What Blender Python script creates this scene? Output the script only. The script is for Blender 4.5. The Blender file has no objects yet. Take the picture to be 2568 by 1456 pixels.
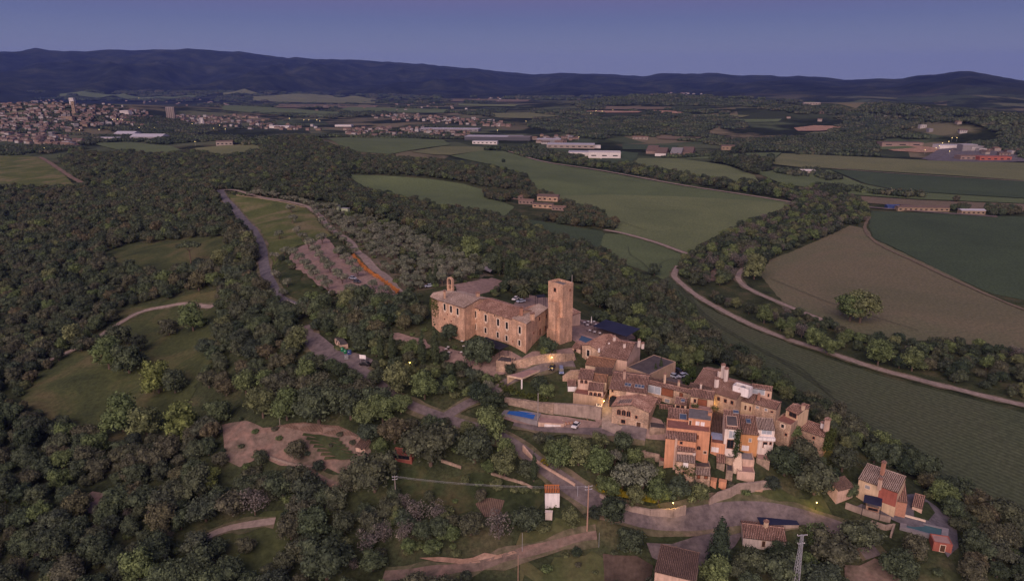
import bpy, bmesh, math, random
import numpy as np
from mathutils import Vector, Matrix
random.seed(7); np.random.seed(7)
R = math.radians
S = 4096/2567.0
FD, CX, CY = 1712.0, 1283.5, 728.0          # focal length and centre, in photo units of a 2567 px wide picture
PITCH = math.atan(513/1712.0)
CAMZ = 140.0
# ------------------------------------------------------------------ camera, sky, sun, exposure
scene = bpy.context.scene
C = scene.collection
cam_d = bpy.data.cameras.new('camera'); cam = bpy.data.objects.new('camera', cam_d); C.objects.link(cam)
cam.location = (0, 0, CAMZ); cam.rotation_euler = (R(90) - PITCH, 0, 0)
cam_d.sensor_width = 36; cam_d.sensor_fit = 'HORIZONTAL'; cam_d.lens = 36*FD/2567
cam_d.clip_start = 1; cam_d.clip_end = 90000
scene.camera = cam
world = bpy.data.worlds.new('World'); scene.world = world; world.use_nodes = True
wn, wl = world.node_tree.nodes, world.node_tree.links
for n in list(wn): wn.remove(n)
SUN_EL, SUN_ROT = R(1.2), R(200)            # dusk glow, low behind the camera and to its left
sky = wn.new('ShaderNodeTexSky'); sky.sky_type = 'NISHITA'; sky.sun_disc = False
sky.sun_elevation = SUN_EL; sky.sun_rotation = SUN_ROT; sky.altitude = 150; sky.dust_density = 2.0; sky.ozone_density = 5.0; sky.air_density = 1.0
# twilight colours by height over the horizon: hazy blue, deeper blue, violet belt overhead
tc = wn.new('ShaderNodeTexCoord'); sp = wn.new('ShaderNodeSeparateXYZ'); wl.new(tc.outputs['Generated'], sp.inputs[0])
ramp = wn.new('ShaderNodeValToRGB'); wl.new(sp.outputs['Z'], ramp.inputs[0])
cr = ramp.color_ramp
SKYC = [(0.0, (.335, .350, .50)), (.045, (.310, .335, .495)), (.065, (.255, .290, .475)), (.085, (.205, .240, .45)), (.10, (.205, .215, .43)), (.115, (.230, .205, .415)), (.2, (.235, .20, .385)), (.5, (.20, .19, .36)), (1.0, (.17, .17, .33))]
cr.elements[0].position = SKYC[0][0]; cr.elements[0].color = (*SKYC[0][1], 1)
cr.elements[1].position = SKYC[-1][0]; cr.elements[1].color = (*SKYC[-1][1], 1)
for p_, c_ in SKYC[1:-1]:
    e = cr.elements.new(p_); e.color = (*c_, 1)
mx = wn.new('ShaderNodeMixRGB'); mx.blend_type = 'ADD'; mx.inputs[0].default_value = 1
m0 = wn.new('ShaderNodeMixRGB'); m0.blend_type = 'MULTIPLY'; m0.inputs[0].default_value = 1; m0.inputs[2].default_value = (.15, .15, .15, 1)
wl.new(sky.outputs[0], m0.inputs[1])
m1 = wn.new('ShaderNodeMixRGB'); m1.blend_type = 'MULTIPLY'; m1.inputs[0].default_value = 1; m1.inputs[2].default_value = (6, 6, 6, 1)
wl.new(ramp.outputs[0], m1.inputs[1])
wl.new(m0.outputs[0], mx.inputs[1]); wl.new(m1.outputs[0], mx.inputs[2])
bg = wn.new('ShaderNodeBackground'); bg.inputs['Strength'].default_value = 0.085
wo = wn.new('ShaderNodeOutputWorld'); wl.new(mx.outputs[0], bg.inputs[0]); wl.new(bg.outputs[0], wo.inputs[0])
sd = bpy.data.lights.new('afterglow_sun', 'SUN'); sd.energy = 3.0; sd.angle = R(70); sd.color = (1.0, .72, .645)
sun = bpy.data.objects.new('afterglow_sun', sd); C.objects.link(sun)
sun.rotation_euler = Vector((-.30, -1.0, .52)).to_track_quat('Z', 'Y').to_euler()
scene.view_settings.view_transform = 'Standard'; scene.view_settings.look = 'None'
scene.view_settings.exposure = 0.42; scene.view_settings.gamma = 1; scene.view_settings.use_curve_mapping = False
scene.render.engine = 'CYCLES'
scene.cycles.max_bounces = 4; scene.cycles.diffuse_bounces = 2; scene.cycles.volume_bounces = 0; scene.cycles.transparent_max_bounces = 4
# ------------------------------------------------------------------ picture <-> place
cp, spn = math.cos(PITCH), math.sin(PITCH)
def ray(x, y):
    dx = (np.asarray(x, float)-CX)/FD; dy = (CY-np.asarray(y, float))/FD
    return np.stack([dx, cp+dy*spn, -spn+dy*cp], -1)
def at(x, y, z=0.0):                        # the point of height z seen at a picture position
    d = ray(x, y); t = (z-CAMZ)/d[..., 2]
    return np.stack([d[..., 0]*t, d[..., 1]*t, CAMZ+d[..., 2]*t], -1)
def proj(p):
    p = np.asarray(p, float); q = p-np.array([0, 0, CAMZ])
    zc = q[..., 1]*cp-q[..., 2]*spn; yc = q[..., 1]*spn+q[..., 2]*cp
    return np.stack([CX+FD*q[..., 0]/zc, CY-FD*yc/zc, zc], -1)
def vnoise(x, y, seed=0):                   # smooth value noise
    xi = np.floor(x).astype(np.int64); yi = np.floor(y).astype(np.int64); fx = x-xi; fy = y-yi
    fx = fx*fx*(3-2*fx); fy = fy*fy*(3-2*fy)
    def hh(a, b):
        v = (a*374761393+b*668265263+seed*1442695041) & 0xffffffff
        v = ((v ^ (v >> 13))*1274126177) & 0xffffffff
        return ((v ^ (v >> 16)) & 0xffff)/65535.0
    return (hh(xi, yi)*(1-fx)+hh(xi+1, yi)*fx)*(1-fy)+(hh(xi, yi+1)*(1-fx)+hh(xi+1, yi+1)*fx)*fy
# heights read off the photograph: (picture x, y, metres above the river plain)
CTRL = [(1080,800,45),(1250,870,44),(1310,892,43),(1400,858,45),(1460,830,44),(1560,840,40),(850,700,42),(950,740,43),(1180,708,44),(720,650,40),(600,500,38),(560,478,38),(640,600,37),(665,700,37),(740,765,38),
(800,520,38),(900,560,37),(1000,620,40),(1150,650,39),(1250,680,40),(1000,560,26),(1150,580,18),(1300,620,14),(1420,660,16),(1500,720,22),(1600,780,18),(1450,600,2),(1560,670,2),(1660,720,2),(1750,800,1),(1850,880,1),(2000,960,1),(2150,1050,1),(2300,1160,1),(2450,1260,1),(2560,1340,1),
(1220,470,6),(1220,530,6),(1300,520,4),(1100,500,6),(960,470,8),(1100,440,18),(1250,450,12),(1000,430,22),(740,390,30),(740,350,35),(640,400,26),(880,400,22),(700,440,28),
(1600,860,38),(1680,935,37),(1760,930,33),(1900,960,32),(1700,870,24),(1850,930,18),(1990,1030,22),(2090,1110,28),(2150,1100,10),(2230,1160,14),(2330,1230,12),(2450,1330,8),(2560,1420,6),
(1523,1037,34),(1600,1075,34),(1440,1072,31),(1300,1050,31),(1380,960,38),(1280,950,38),(1480,930,39),(1180,900,40),(1050,860,41),(960,850,41),(860,900,38),(780,830,38),(1000,1005,34),(1120,1050,31),(1250,1090,29),(1350,1130,27),
(1480,1120,29),(1600,1140,27),(1720,1190,27),(1830,1190,26),(1900,1200,25),(1870,1240,22),(2000,1200,22),(1420,1210,24),(1500,1262,21),(1620,1300,19),(1750,1290,18),(1900,1290,18),(2050,1320,17),
(2190,1250,19),(2260,1220,18),(2300,1300,17),(2360,1400,15),(2200,1380,13),(2000,1400,13),(1800,1400,14),(1640,1370,15),(1560,1420,13),(1400,1380,14),(1300,1430,12),(1100,1440,11),(1200,1300,17),(1385,1275,20),(1473,1330,17),
(1150,1200,21),(1000,1190,21),(900,1140,24),(750,1100,24),(640,1110,22),(600,1060,24),(680,950,29),(560,1000,20),(620,880,32),(600,760,32),(560,700,29),(540,800,25),(530,600,30),(480,540,28),
(450,880,17),(300,900,14),(350,800,16),(480,765,20),(180,900,10),(60,1000,6),(420,1000,14),(300,1080,9),(120,1100,4),(250,1270,5),(100,1400,3),(400,1250,9),(600,1330,9),(620,1200,15),(800,1250,14),(800,1400,8),(950,1350,11),(500,1420,6),
(330,640,18),(450,620,23),(200,700,12),(50,700,8),(100,560,14),(250,500,18),(50,450,18),(150,400,20),(350,420,22),(0,520,14),(430,480,25),
(70,262,75),(180,262,80),(300,262,60),(180,300,35),(60,320,15),(330,300,18),(180,355,10),(420,305,6),(560,300,2),(700,300,0),
(980,270,20),(1200,250,35),(1290,243,45),(1500,250,60),(1690,240,85),(1900,250,70),(2030,263,72),(2250,270,70),(2450,300,60),(1100,300,8),(1500,290,30),(1600,320,22),(1800,300,30),(2000,310,20),(2200,310,24),(2400,330,35),(1700,340,6),(2000,350,6),(2200,380,2),(2450,400,0),(1400,330,3),(1900,420,0),
(1400,430,0),(1700,500,0),(1700,600,0),(1500,590,1),(1820,700,0),(2000,560,0),(2200,480,0),(2400,600,0),(2300,800,0),(2500,900,0),(2100,860,0),(2300,960,0),(2400,1100,0),(2560,1250,0),(2200,700,0),(1900,640,-1),
(0,600,8),(0,800,5),(0,1200,2),(0,1440,1)]
CT = np.array(CTRL, float)
_xy = at(CT[:, 0], CT[:, 1], CT[:, 2])
_u = np.arctan2(_xy[:, 0], _xy[:, 1]); _v = np.log(np.hypot(_xy[:, 0], _xy[:, 1]))
LU, LV = .17, .17
def _k(u1, v1, u2, v2):
    d = np.sqrt(((u1[:, None]-u2[None])/LU)**2+((v1[:, None]-v2[None])/LV)**2)*1.732
    return (1+d)*np.exp(-d)
_W = np.linalg.solve(_k(_u, _v, _u, _v)+np.eye(len(CT))*.01, CT[:, 2])
# skyline of the mountains, read off the photograph
SKYL = [(-500,150),(-200,135),(0,131),(50,130),(90,122),(125,128),(200,129),(270,125),(330,127),(400,121),(440,123),(480,121),(560,126),(600,129),(640,138),(680,141),(720,146),(740,144),(800,147),(860,152),(920,151),(990,157),(1060,160),(1130,168),(1180,169),(1240,177),(1290,181),(1340,188),(1400,184),(1440,182),(1480,186),(1560,188),(1610,190),(1650,185),(1750,184),(1800,184),(1850,189),(1900,188),(1950,192),(2000,190),(2080,196),(2130,201),(2200,197),(2260,198),(2300,190),(2350,189),(2400,180),(2430,178),(2470,184),(2520,193),(2567,201),(2700,207),(3000,200)]
_s = np.array(SKYL, float); _rs = ray(_s[:, 0], _s[:, 1])
SKU = np.arctan2(_rs[:, 0], _rs[:, 1]); SKS = _rs[:, 2]/np.hypot(_rs[:, 0], _rs[:, 1])
def mount(u, r):
    rc = np.interp(u, [-1, -.6, .25, .45, .65, 1], [13000, 12500, 11000, 9500, 7600, 7600])
    rb = np.interp(u, [-1, -.6, .0, .3, .45, .65, 1], [7000, 6800, 6500, 5400, 4400, 3700, 3700])
    hc = CAMZ+np.interp(u, SKU, SKS)*rc
    s = np.clip((r-rb)/(rc-rb), 0, 1.0)
    x = u*r
    n = 1-np.abs(2*vnoise(x/900+7, r/1500, 3)-1); n2 = 1-np.abs(2*vnoise(x/350, r/600+3, 5)-1); n3 = vnoise(x/120, r/200, 8)
    env = s*(1-s)*4
    z = hc*(s**1.15)*(1-.0*env)*1.0 + env*hc*(.34*(n-.6)+.18*(n2-.5)+.05*(n3-.5))
    lim = CAMZ+(np.interp(u, SKU, SKS)-.0025*(1-s))*r           # nothing before the crest reaches over the skyline
    z = np.minimum(z, np.maximum(lim, 0))+s*s*((vnoise(u*r/260, r/900, 41)-.5)*26+(vnoise(u*r/90, r/400, 42)-.5)*12)
    back = np.clip((r-rc)/3000, 0, 1)
    return z*(1-back)
def hgt(x, y):
    x = np.asarray(x, float); y = np.asarray(y, float); sh = x.shape; x = x.ravel(); y = y.ravel()
    u = np.arctan2(x, y); r = np.hypot(x, y); v = np.log(np.maximum(r, 1)); out = np.empty(len(x))
    for i in range(0, len(x), 20000):
        out[i:i+20000] = _k(u[i:i+20000], v[i:i+20000], _u, _v) @ _W
    out = np.where(v < _v.min(), out, out)
    out = out+np.where(r > 3000, mount(u, r), 0)
    out = np.where(out < 0, out*.06, out)
    a = np.clip((out-2)/10, 0, 1)*np.clip((1500-r)/800, 0, 1)
    out = out+a*(vnoise(x/23, y/23, 1)-.5)*1.6
    return out.reshape(sh)
def H(x, y): return float(hgt(np.array([x]), np.array([y]))[0])
_T = np.geomspace(60, 16000, 420)
def ground(x, y):                           # where the sight line of a picture position meets the terrain
    x = np.atleast_1d(np.asarray(x, float)); y = np.atleast_1d(np.asarray(y, float))
    d = ray(x, y); d = d/np.linalg.norm(d, axis=1, keepdims=True); out = []
    P = d[:, None, :]*_T[None, :, None]; P[..., 2] += CAMZ
    below = P[..., 2] < hgt(P[..., 0], P[..., 1])
    i = np.argmax(below, 1); i = np.where(below.any(1), i, len(_T)-1); i = np.maximum(i, 1)
    lo = _T[i-1]; hi = _T[i]
    for _ in range(14):
        m = (lo+hi)/2; q = d*m[:, None]; b = q[:, 2]+CAMZ < hgt(q[:, 0], q[:, 1]); hi = np.where(b, m, hi); lo = np.where(b, lo, m)
    q = d*hi[:, None]; q[:, 2] += CAMZ
    return q
def gpoly(pts): a = np.array(pts, float); return ground(a[:, 0], a[:, 1])
def inpoly(px, py, poly):
    poly = np.asarray(poly, float)[:, :2]; r = np.zeros(np.shape(px), bool); n = len(poly); j = n-1
    for i in range(n):
        xi, yi = poly[i]; xj, yj = poly[j]
        c = ((yi > py) != (yj > py)) & (px < (xj-xi)*(py-yi)/(yj-yi+1e-12)+xi); r ^= c; j = i
    return r
# ------------------------------------------------------------------ materials
MATS = {}
def nt(name):
    m = bpy.data.materials.new(name); m.use_nodes = True; n = m.node_tree.nodes; l = m.node_tree.links
    b = n['Principled BSDF']; b.inputs['Specular IOR Level'].default_value = .15
    MATS[name] = m; return m, n, l, b
def ramp_(n, l, src, cols, pos=None):
    r_ = n.new('ShaderNodeValToRGB'); l.new(src, r_.inputs[0]); e = r_.color_ramp.elements
    pos = pos or [i/(len(cols)-1) for i in range(len(cols))]
    e[0].position = pos[0]; e[0].color = (*cols[0], 1); e[1].position = pos[-1]; e[1].color = (*cols[-1], 1)
    for p, c in zip(pos[1:-1], cols[1:-1]): q = e.new(p); q.color = (*c, 1)
    return r_
def noise(n, l, vec, scale, detail=3, rough=.6, dist=0):
    t = n.new('ShaderNodeTexNoise'); t.inputs['Scale'].default_value = scale; t.inputs['Detail'].default_value = detail; t.inputs['Roughness'].default_value = rough; t.inputs['Distortion'].default_value = dist
    if vec is not None: l.new(vec, t.inputs['Vector'])
    return t
def worldvec(n, l, scale=(1, 1, 1)):
    g = n.new('ShaderNodeNewGeometry'); mp = n.new('ShaderNodeMapping'); mp.inputs['Scale'].default_value = scale; l.new(g.outputs['Position'], mp.inputs[0]); return mp.outputs[0]
def mix(n, l, f, a, b, mode='MIX'):
    m = n.new('ShaderNodeMixRGB'); m.blend_type = mode
    for i, v in ((0, f), (1, a), (2, b)):
        if hasattr(v, 'links') or hasattr(v, 'is_linked'): l.new(v, m.inputs[i])
        elif i == 0: m.inputs[0].default_value = v
        else: m.inputs[i].default_value = (*v, 1)
    return m.outputs[0]
def simple(name, c1, c2=None, sc=1.0, rough=.85, metal=0, bump=0, fine=None, spec=None, vscale=(1, 1, 1)):
    m, n, l, b = nt(name); b.inputs['Roughness'].default_value = rough; b.inputs['Metallic'].default_value = metal
    if spec is not None: b.inputs['Specular IOR Level'].default_value = spec
    if c2 is None: c2 = tuple(v*.78 for v in c1)
    v = worldvec(n, l, vscale); t = noise(n, l, v, sc, 5, .65)
    r_ = ramp_(n, l, t.outputs[0], [c2, c1], [.36, .62]); col = r_.outputs[0]
    if fine:
        t2 = noise(n, l, v, fine, 2, .6); col = mix(n, l, .5, col, ramp_(n, l, t2.outputs[0], [(.55,)*3, (1.35,)*3], [.3, .7]).outputs[0], 'MULTIPLY')
    l.new(col, b.inputs['Base Color'])
    if bump:
        bp = n.new('ShaderNodeBump'); bp.inputs['Strength'].default_value = bump; bp.inputs['Distance'].default_value = .1; l.new(t.outputs[0], bp.inputs['Height']); l.new(bp.outputs[0], b.inputs['Normal'])
    return m
def fieldmat(name, c1, c2, ang=0, row=0, rowamp=.12, sc=.012, c3=None):
    m, n, l, b = nt(name); b.inputs['Roughness'].default_value = .95; b.inputs['Specular IOR Level'].default_value = .05
    v = worldvec(n, l); t = noise(n, l, v, sc, 6, .62, .6)
    col = ramp_(n, l, t.outputs[0], [c2, c1] if c3 is None else [c2, c1, c3], [.35, .65] if c3 is None else [.32, .5, .66]).outputs[0]
    t2 = noise(n, l, v, .55, 3, .7); col = mix(n, l, 1, col, ramp_(n, l, t2.outputs[0], [(.72,)*3, (1.28,)*3], [.3, .7]).outputs[0], 'MULTIPLY')
    if row:
        mp = n.new('ShaderNodeMapping'); mp.inputs['Rotation'].default_value = (0, 0, ang); l.new(v, mp.inputs[0])
        w = n.new('ShaderNodeTexWave'); w.inputs['Scale'].default_value = row; w.inputs['Distortion'].default_value = 1.2; w.inputs['Detail'].default_value = 2; w.inputs['Detail Scale'].default_value = .6; l.new(mp.outputs[0], w.inputs[0])
        col = mix(n, l, 1, col, ramp_(n, l, w.outputs[1], [(1-rowamp,)*3, (1+rowamp,)*3], [.2, .8]).outputs[0], 'MULTIPLY')
    l.new(col, b.inputs['Base Color']); return m
# ------------------------------------------------------------------ objects
def tag(o, label=None, cat=None, group=None, kind=None):
    if label: o['label'] = label
    if cat: o['category'] = cat
    if group: o['group'] = group
    if kind: o['kind'] = kind
    return o
def empty(name, loc, label, cat, group=None, rz=0):
    o = bpy.data.objects.new(name, None); C.objects.link(o); o.location = loc; o.rotation_euler = (0, 0, rz); o.empty_display_size = .5
    return tag(o, label, cat, group)
class MB:                                    # collects shapes into one mesh
    def __init__(s): s.v = []; s.f = []; s.m = []
    def face(s, pts, mi=0):
        i = len(s.v); s.v.extend([tuple(map(float, p)) for p in pts]); s.f.append(tuple(range(i, i+len(pts)))); s.m.append(mi)
    def hexa(s, p, mi=0):                    # eight corners: bottom four, top four
        i = len(s.v); s.v.extend([tuple(map(float, q)) for q in p])
        for f in ((3, 2, 1, 0), (4, 5, 6, 7), (0, 1, 5, 4), (1, 2, 6, 5), (2, 3, 7, 6), (3, 0, 4, 7)): s.f.append(tuple(i+k for k in f)); s.m.append(mi)
    def box(s, c, size, rz=0, mi=0):
        cx, cy, cz = c; a, b, h = size[0]/2, size[1]/2, size[2]/2; ca, sa = math.cos(rz), math.sin(rz)
        q = [(cx+x*ca-y*sa, cy+x*sa+y*ca) for x, y in ((-a, -b), (a, -b), (a, b), (-a, b))]
        s.hexa([(x, y, cz-h) for x, y in q]+[(x, y, cz+h) for x, y in q], mi)
    def prism(s, poly, z0, z1, mi=0):        # polygon, counter clockwise, z1 a number or a list
        n = len(poly); z0s = z0 if hasattr(z0, '__len__') else [z0]*n; z1s = z1 if hasattr(z1, '__len__') else [z1]*n
        if sum((poly[k][0]*poly[(k+1) % n][1]-poly[(k+1) % n][0]*poly[k][1]) for k in range(n)) < 0:
            poly = poly[::-1]; z0s = z0s[::-1]; z1s = z1s[::-1]
        i = len(s.v); s.v.extend([(float(p[0]), float(p[1]), float(z)) for p, z in zip(poly, z0s)]); s.v.extend([(float(p[0]), float(p[1]), float(z)) for p, z in zip(poly, z1s)])
        s.f.append(tuple(i+k for k in reversed(range(n)))); s.f.append(tuple(i+n+k for k in range(n))); s.m += [mi, mi]
        for k in range(n): j = (k+1) % n; s.f.append((i+k, i+j, i+n+j, i+n+k)); s.m.append(mi)
    def tube(s, a, b, r0, r1=None, seg=8, mi=0, cap=True):
        a = Vector(a); b = Vector(b); r1 = r0 if r1 is None else r1; d = (b-a).normalized(); u = d.orthogonal().normalized(); w = d.cross(u); i = len(s.v)
        for p, r_ in ((a, r0), (b, r1)):
            for k in range(seg): t = 2*math.pi*k/seg; q = p+(u*math.cos(t)+w*math.sin(t))*r_; s.v.append(tuple(q))
        for k in range(seg): j = (k+1) % seg; s.f.append((i+k, i+j, i+seg+j, i+seg+k)); s.m.append(mi)
        if cap: s.f.append(tuple(i+seg+k for k in range(seg))); s.m.append(mi); s.f.append(tuple(i+k for k in reversed(range(seg)))); s.m.append(mi)
    def build(s, name, mat, parent=None, off=None, smooth=False):
        me = bpy.data.meshes.new(name); o_ = Vector(off) if off is not None else (Vector(parent.location) if parent is not None and parent.type == 'EMPTY' and parent.parent is None else Vector((0, 0, 0)))
        if parent is not None and parent.get('org') is not None: o_ = Vector(parent['org'])
        me.from_pydata([(v[0]-o_.x, v[1]-o_.y, v[2]-o_.z) for v in s.v], [], s.f)
        for m in (mat if isinstance(mat, (list, tuple)) else [mat]): me.materials.append(MATS[m] if isinstance(m, str) else m)
        if any(s.m): me.polygons.foreach_set('material_index', s.m)
        if smooth: me.polygons.foreach_set('use_smooth', [True]*len(s.f))
        me.update(); ob = bpy.data.objects.new(name, me); C.objects.link(ob)
        if parent is not None: ob.parent = parent
        return ob
ORG = {}
def solo(mb, name, mat, label, cat, group=None, smooth=False, kind=None):   # a thing that is one mesh, with its origin at its base
    v = np.array(mb.v); o = (v[:, 0].mean(), v[:, 1].mean(), v[:, 2].min())
    ob = mb.build(name, mat, None, off=o, smooth=smooth); ob.location = o
    return tag(ob, label, cat, group, kind)
# ------------------------------------------------------------------ terrain
simple('scrub', (.050, .062, .026), (.026, .034, .017), .05, fine=.9)
def terrain_mat():
    m, n, l, b = nt('terrain'); b.inputs['Roughness'].default_value = .95; b.inputs['Specular IOR Level'].default_value = .03
    v = worldvec(n, l); g = n.new('ShaderNodeNewGeometry'); ln = n.new('ShaderNodeVectorMath'); ln.operation = 'LENGTH'; l.new(g.outputs['Position'], ln.inputs[0])
    t = noise(n, l, v, .06, 6, .65); near = ramp_(n, l, t.outputs[0], [(.028, .036, .020), (.052, .064, .032), (.098, .092, .052)], [.34, .5, .68]).outputs[0]
    t2 = noise(n, l, v, .9, 3, .7); near = mix(n, l, 1, near, ramp_(n, l, t2.outputs[0], [(.6,)*3, (1.4,)*3], [.3, .7]).outputs[0], 'MULTIPLY')
    vo = n.new('ShaderNodeTexVoronoi'); vo.inputs['Scale'].default_value = .0042; mp = n.new('ShaderNodeMapping'); mp.inputs['Scale'].default_value = (1, .62, 0); mp.inputs['Rotation'].default_value = (0, 0, .35); l.new(v, mp.inputs[0]); l.new(mp.outputs[0], vo.inputs['Vector'])
    sx = n.new('ShaderNodeSeparateXYZ'); l.new(vo.outputs['Color'], sx.inputs[0])
    patch = ramp_(n, l, sx.outputs[0], [(.035, .045, .028), (.075, .10, .055), (.12, .13, .075), (.18, .155, .10), (.05, .065, .038)], [0, .3, .55, .78, 1]).outputs[0]; 
    patch = mix(n, l, 1, patch, ramp_(n, l, t2.outputs[0], [(.8,)*3, (1.2,)*3], [.3, .7]).outputs[0], 'MULTIPLY')
    t3 = noise(n, l, v, .0035, 6, .6); wood = ramp_(n, l, t3.outputs[0], [(0, 0, 0), (1, 1, 1)], [.47, .55]).outputs[0]
    woodc = ramp_(n, l, t.outputs[0], [(.012, .018, .010), (.028, .036, .020)], [.35, .65]).outputs[0]
    far = mix(n, l, wood, patch, woodc)
    f1 = n.new('ShaderNodeMapRange'); f1.inputs['From Min'].default_value = 900; f1.inputs['From Max'].default_value = 1100; l.new(ln.outputs['Value'], f1.inputs['Value'])
    col = mix(n, l, f1.outputs[0], near, far)
    # the mountains are all woodland; light and shade of their folds is painted in
    sz = n.new('ShaderNodeSeparateXYZ'); l.new(g.outputs['Position'], sz.inputs[0]); f2 = n.new('ShaderNodeMapRange'); f2.inputs['From Min'].default_value = 5200; f2.inputs['From Max'].default_value = 6200; l.new(ln.outputs['Value'], f2.inputs['Value'])
    t4 = noise(n, l, v, .0035, 8, .72); mw = ramp_(n, l, t4.outputs[0], [(.004, .006, .006), (.018, .024, .016), (.050, .056, .034)], [.36, .5, .66]).outputs[0]
    col = mix(n, l, f2.outputs[0], col, mw)
    l.new(col, b.inputs['Base Color']); return m
terrain_mat()
def build_terrain():
    us = np.linspace(-R(62), R(62), 760); rs = np.concatenate([np.geomspace(30, 900, 330), np.geomspace(912, 17000, 210)])
    U, Rr = np.meshgrid(us, rs); X = np.sin(U)*Rr; Y = np.cos(U)*Rr; Z = hgt(X, Y)
    nu = len(us); nr = len(rs); V = np.stack([X.ravel(), Y.ravel(), Z.ravel()], -1)
    i = np.arange(nr-1)[:, None]*nu+np.arange(nu-1)[None]; i = i.ravel(); F_ = np.stack([i, i+1, i+nu+1, i+nu], -1)[:, ::-1]
    me = bpy.data.meshes.new('terrain'); me.vertices.add(len(V)); me.vertices.foreach_set('co', V.ravel())
    me.loops.add(len(F_)*4); me.polygons.add(len(F_)); me.loops.foreach_set('vertex_index', F_.ravel().astype(np.int32))
    me.polygons.foreach_set('loop_start', (np.arange(len(F_))*4).astype(np.int32)); me.polygons.foreach_set('loop_total', np.full(len(F_), 4, np.int32))
    me.update(calc_edges=True); me.validate(); me.polygons.foreach_set('use_smooth', np.ones(len(F_), bool)); me.materials.append(MATS['terrain'])
    o = bpy.data.objects.new('terrain', me); C.objects.link(o); o['kind'] = 'structure'
    # ground behind and around the camera, out of the picture
    mb = MB(); mb.face([(-17000, -9000, -.8), (17000, -9000, -.8), (17000, 17000, -.8), (-17000, 17000, -.8)][::1]); g = mb.build('ground', 'scrub'); g['kind'] = 'structure'
    g.location.z = -3
build_terrain()
def smooth_line(p, step):
    p = np.asarray(p, float)
    if len(p) > 2:
        t = np.arange(len(p)); tt = np.linspace(0, len(p)-1, (len(p)-1)*8+1); q = []
        P = np.vstack([2*p[0]-p[1], p, 2*p[-1]-p[-2]])
        for s_ in tt:
            i = min(int(s_), len(p)-2); f = s_-i; a, b_, c, d = P[i], P[i+1], P[i+2], P[i+3]
            q.append(.5*((2*b_)+(-a+c)*f+(2*a-5*b_+4*c-d)*f*f+(-a+3*b_-3*c+d)*f**3))
        p = np.array(q)
    L = np.concatenate([[0], np.cumsum(np.linalg.norm(np.diff(p[:, :2], axis=0), axis=1))]); n = max(2, int(L[-1]/step)+1); s_ = np.linspace(0, L[-1], n)
    return np.stack([np.interp(s_, L, p[:, k]) for k in range(2)], -1)
EXCL = []                                    # (kind, data) places where no wood grows
def strip(name, pts, w, mat, off=.16, step=3.0, jitter=.0, excl=1.0, kind='structure', world_pts=None):
    p = smooth_line(gpoly(pts)[:, :2] if world_pts is None else world_pts, step); d = np.gradient(p, axis=0); d /= np.linalg.norm(d, axis=1, keepdims=True)+1e-9; nn = np.stack([-d[:, 1], d[:, 0]], -1)
    ws = w if hasattr(w, '__len__') else [w, w]; wv = np.interp(np.linspace(0, 1, len(p)), np.linspace(0, 1, len(ws)), ws)
    jl = (vnoise(np.arange(len(p))*.45, np.full(len(p), 3.3), 2)-.5)*jitter; jr = (vnoise(np.arange(len(p))*.45, np.full(len(p), 9.3), 4)-.5)*jitter
    K = 5; mb = MB(); rows = []
    for k in range(K):
        f = k/(K-1); q = p+nn*((-.5+f)*wv+(jl*(1-f)+jr*f))[:, None]; rows.append(np.column_stack([q, hgt(q[:, 0], q[:, 1])+off+np.maximum(0, np.hypot(q[:, 0], q[:, 1])-500)*.0011]))
    G = np.stack(rows, 1); mb.v = [tuple(v) for v in G.reshape(-1, 3)]
    for i in range(len(p)-1):
        for k in range(K-1): a = i*K+k; mb.f.append((a, a+1, a+K+1, a+K)[::-1]); mb.m.append(0)
    o = mb.build(name, mat, smooth=True); o['kind'] = kind
    if o.data.polygons[0].normal.z < 0: o.data.flip_normals()
    if excl: EXCL.append(('line', p[::2], float(wv.max())/2+excl))
    return o
def patch(name, pts, mat, off=.1, cell=None, jit=0, world_pts=None, excl=True, kind='structure', level=None):
    w = gpoly(pts) if world_pts is None else np.array(world_pts, float)
    if jit:                                  # a natural, uneven edge
        q = []
        for a, b_ in zip(w, np.roll(w, -1, 0)):
            n = max(1, int(np.linalg.norm(b_[:2]-a[:2])/4))
            for k in range(n): c = a+(b_-a)*k/n; q.append([c[0]+(vnoise(c[0]/5, c[1]/5, 11)-.5)*jit, c[1]+(vnoise(c[0]/5, c[1]/5, 12)-.5)*jit, 0])
        w = np.array(q)
    cell = cell or max(3.0, np.hypot(w[:, 0].mean(), w[:, 1].mean())*.010)
    bm = bmesh.new(); vs = [bm.verts.new((p[0], p[1], 0)) for p in w]; f = bm.faces.new(vs); bm.normal_update()
    if f.normal.z < 0: f.normal_flip()
    if level is None:
        for ax in (0, 1):
            lo, hi = w[:, ax].min(), w[:, ax].max(); k = math.ceil(lo/cell)*cell
            while k < hi:
                bmesh.ops.bisect_plane(bm, geom=bm.verts[:]+bm.edges[:]+bm.faces[:], plane_co=(k, 0, 0) if ax == 0 else (0, k, 0), plane_no=(1, 0, 0) if ax == 0 else (0, 1, 0)); k += cell
    bmesh.ops.triangulate(bm, faces=bm.faces[:])
    co = np.array([v.co[:] for v in bm.verts]); z = (hgt(co[:, 0], co[:, 1])+off+np.maximum(0, np.hypot(co[:, 0], co[:, 1])-500)*.0010) if level is None else np.full(len(co), level)
    for v, zz in zip(bm.verts, z): v.co.z = zz
    me = bpy.data.meshes.new(name); bm.to_mesh(me); bm.free(); me.materials.append(MATS[mat]); me.polygons.foreach_set('use_smooth', [True]*len(me.polygons))
    o = bpy.data.objects.new(name, me); C.objects.link(o); o['kind'] = kind
    if excl: EXCL.append(('poly', w))
    return o
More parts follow.
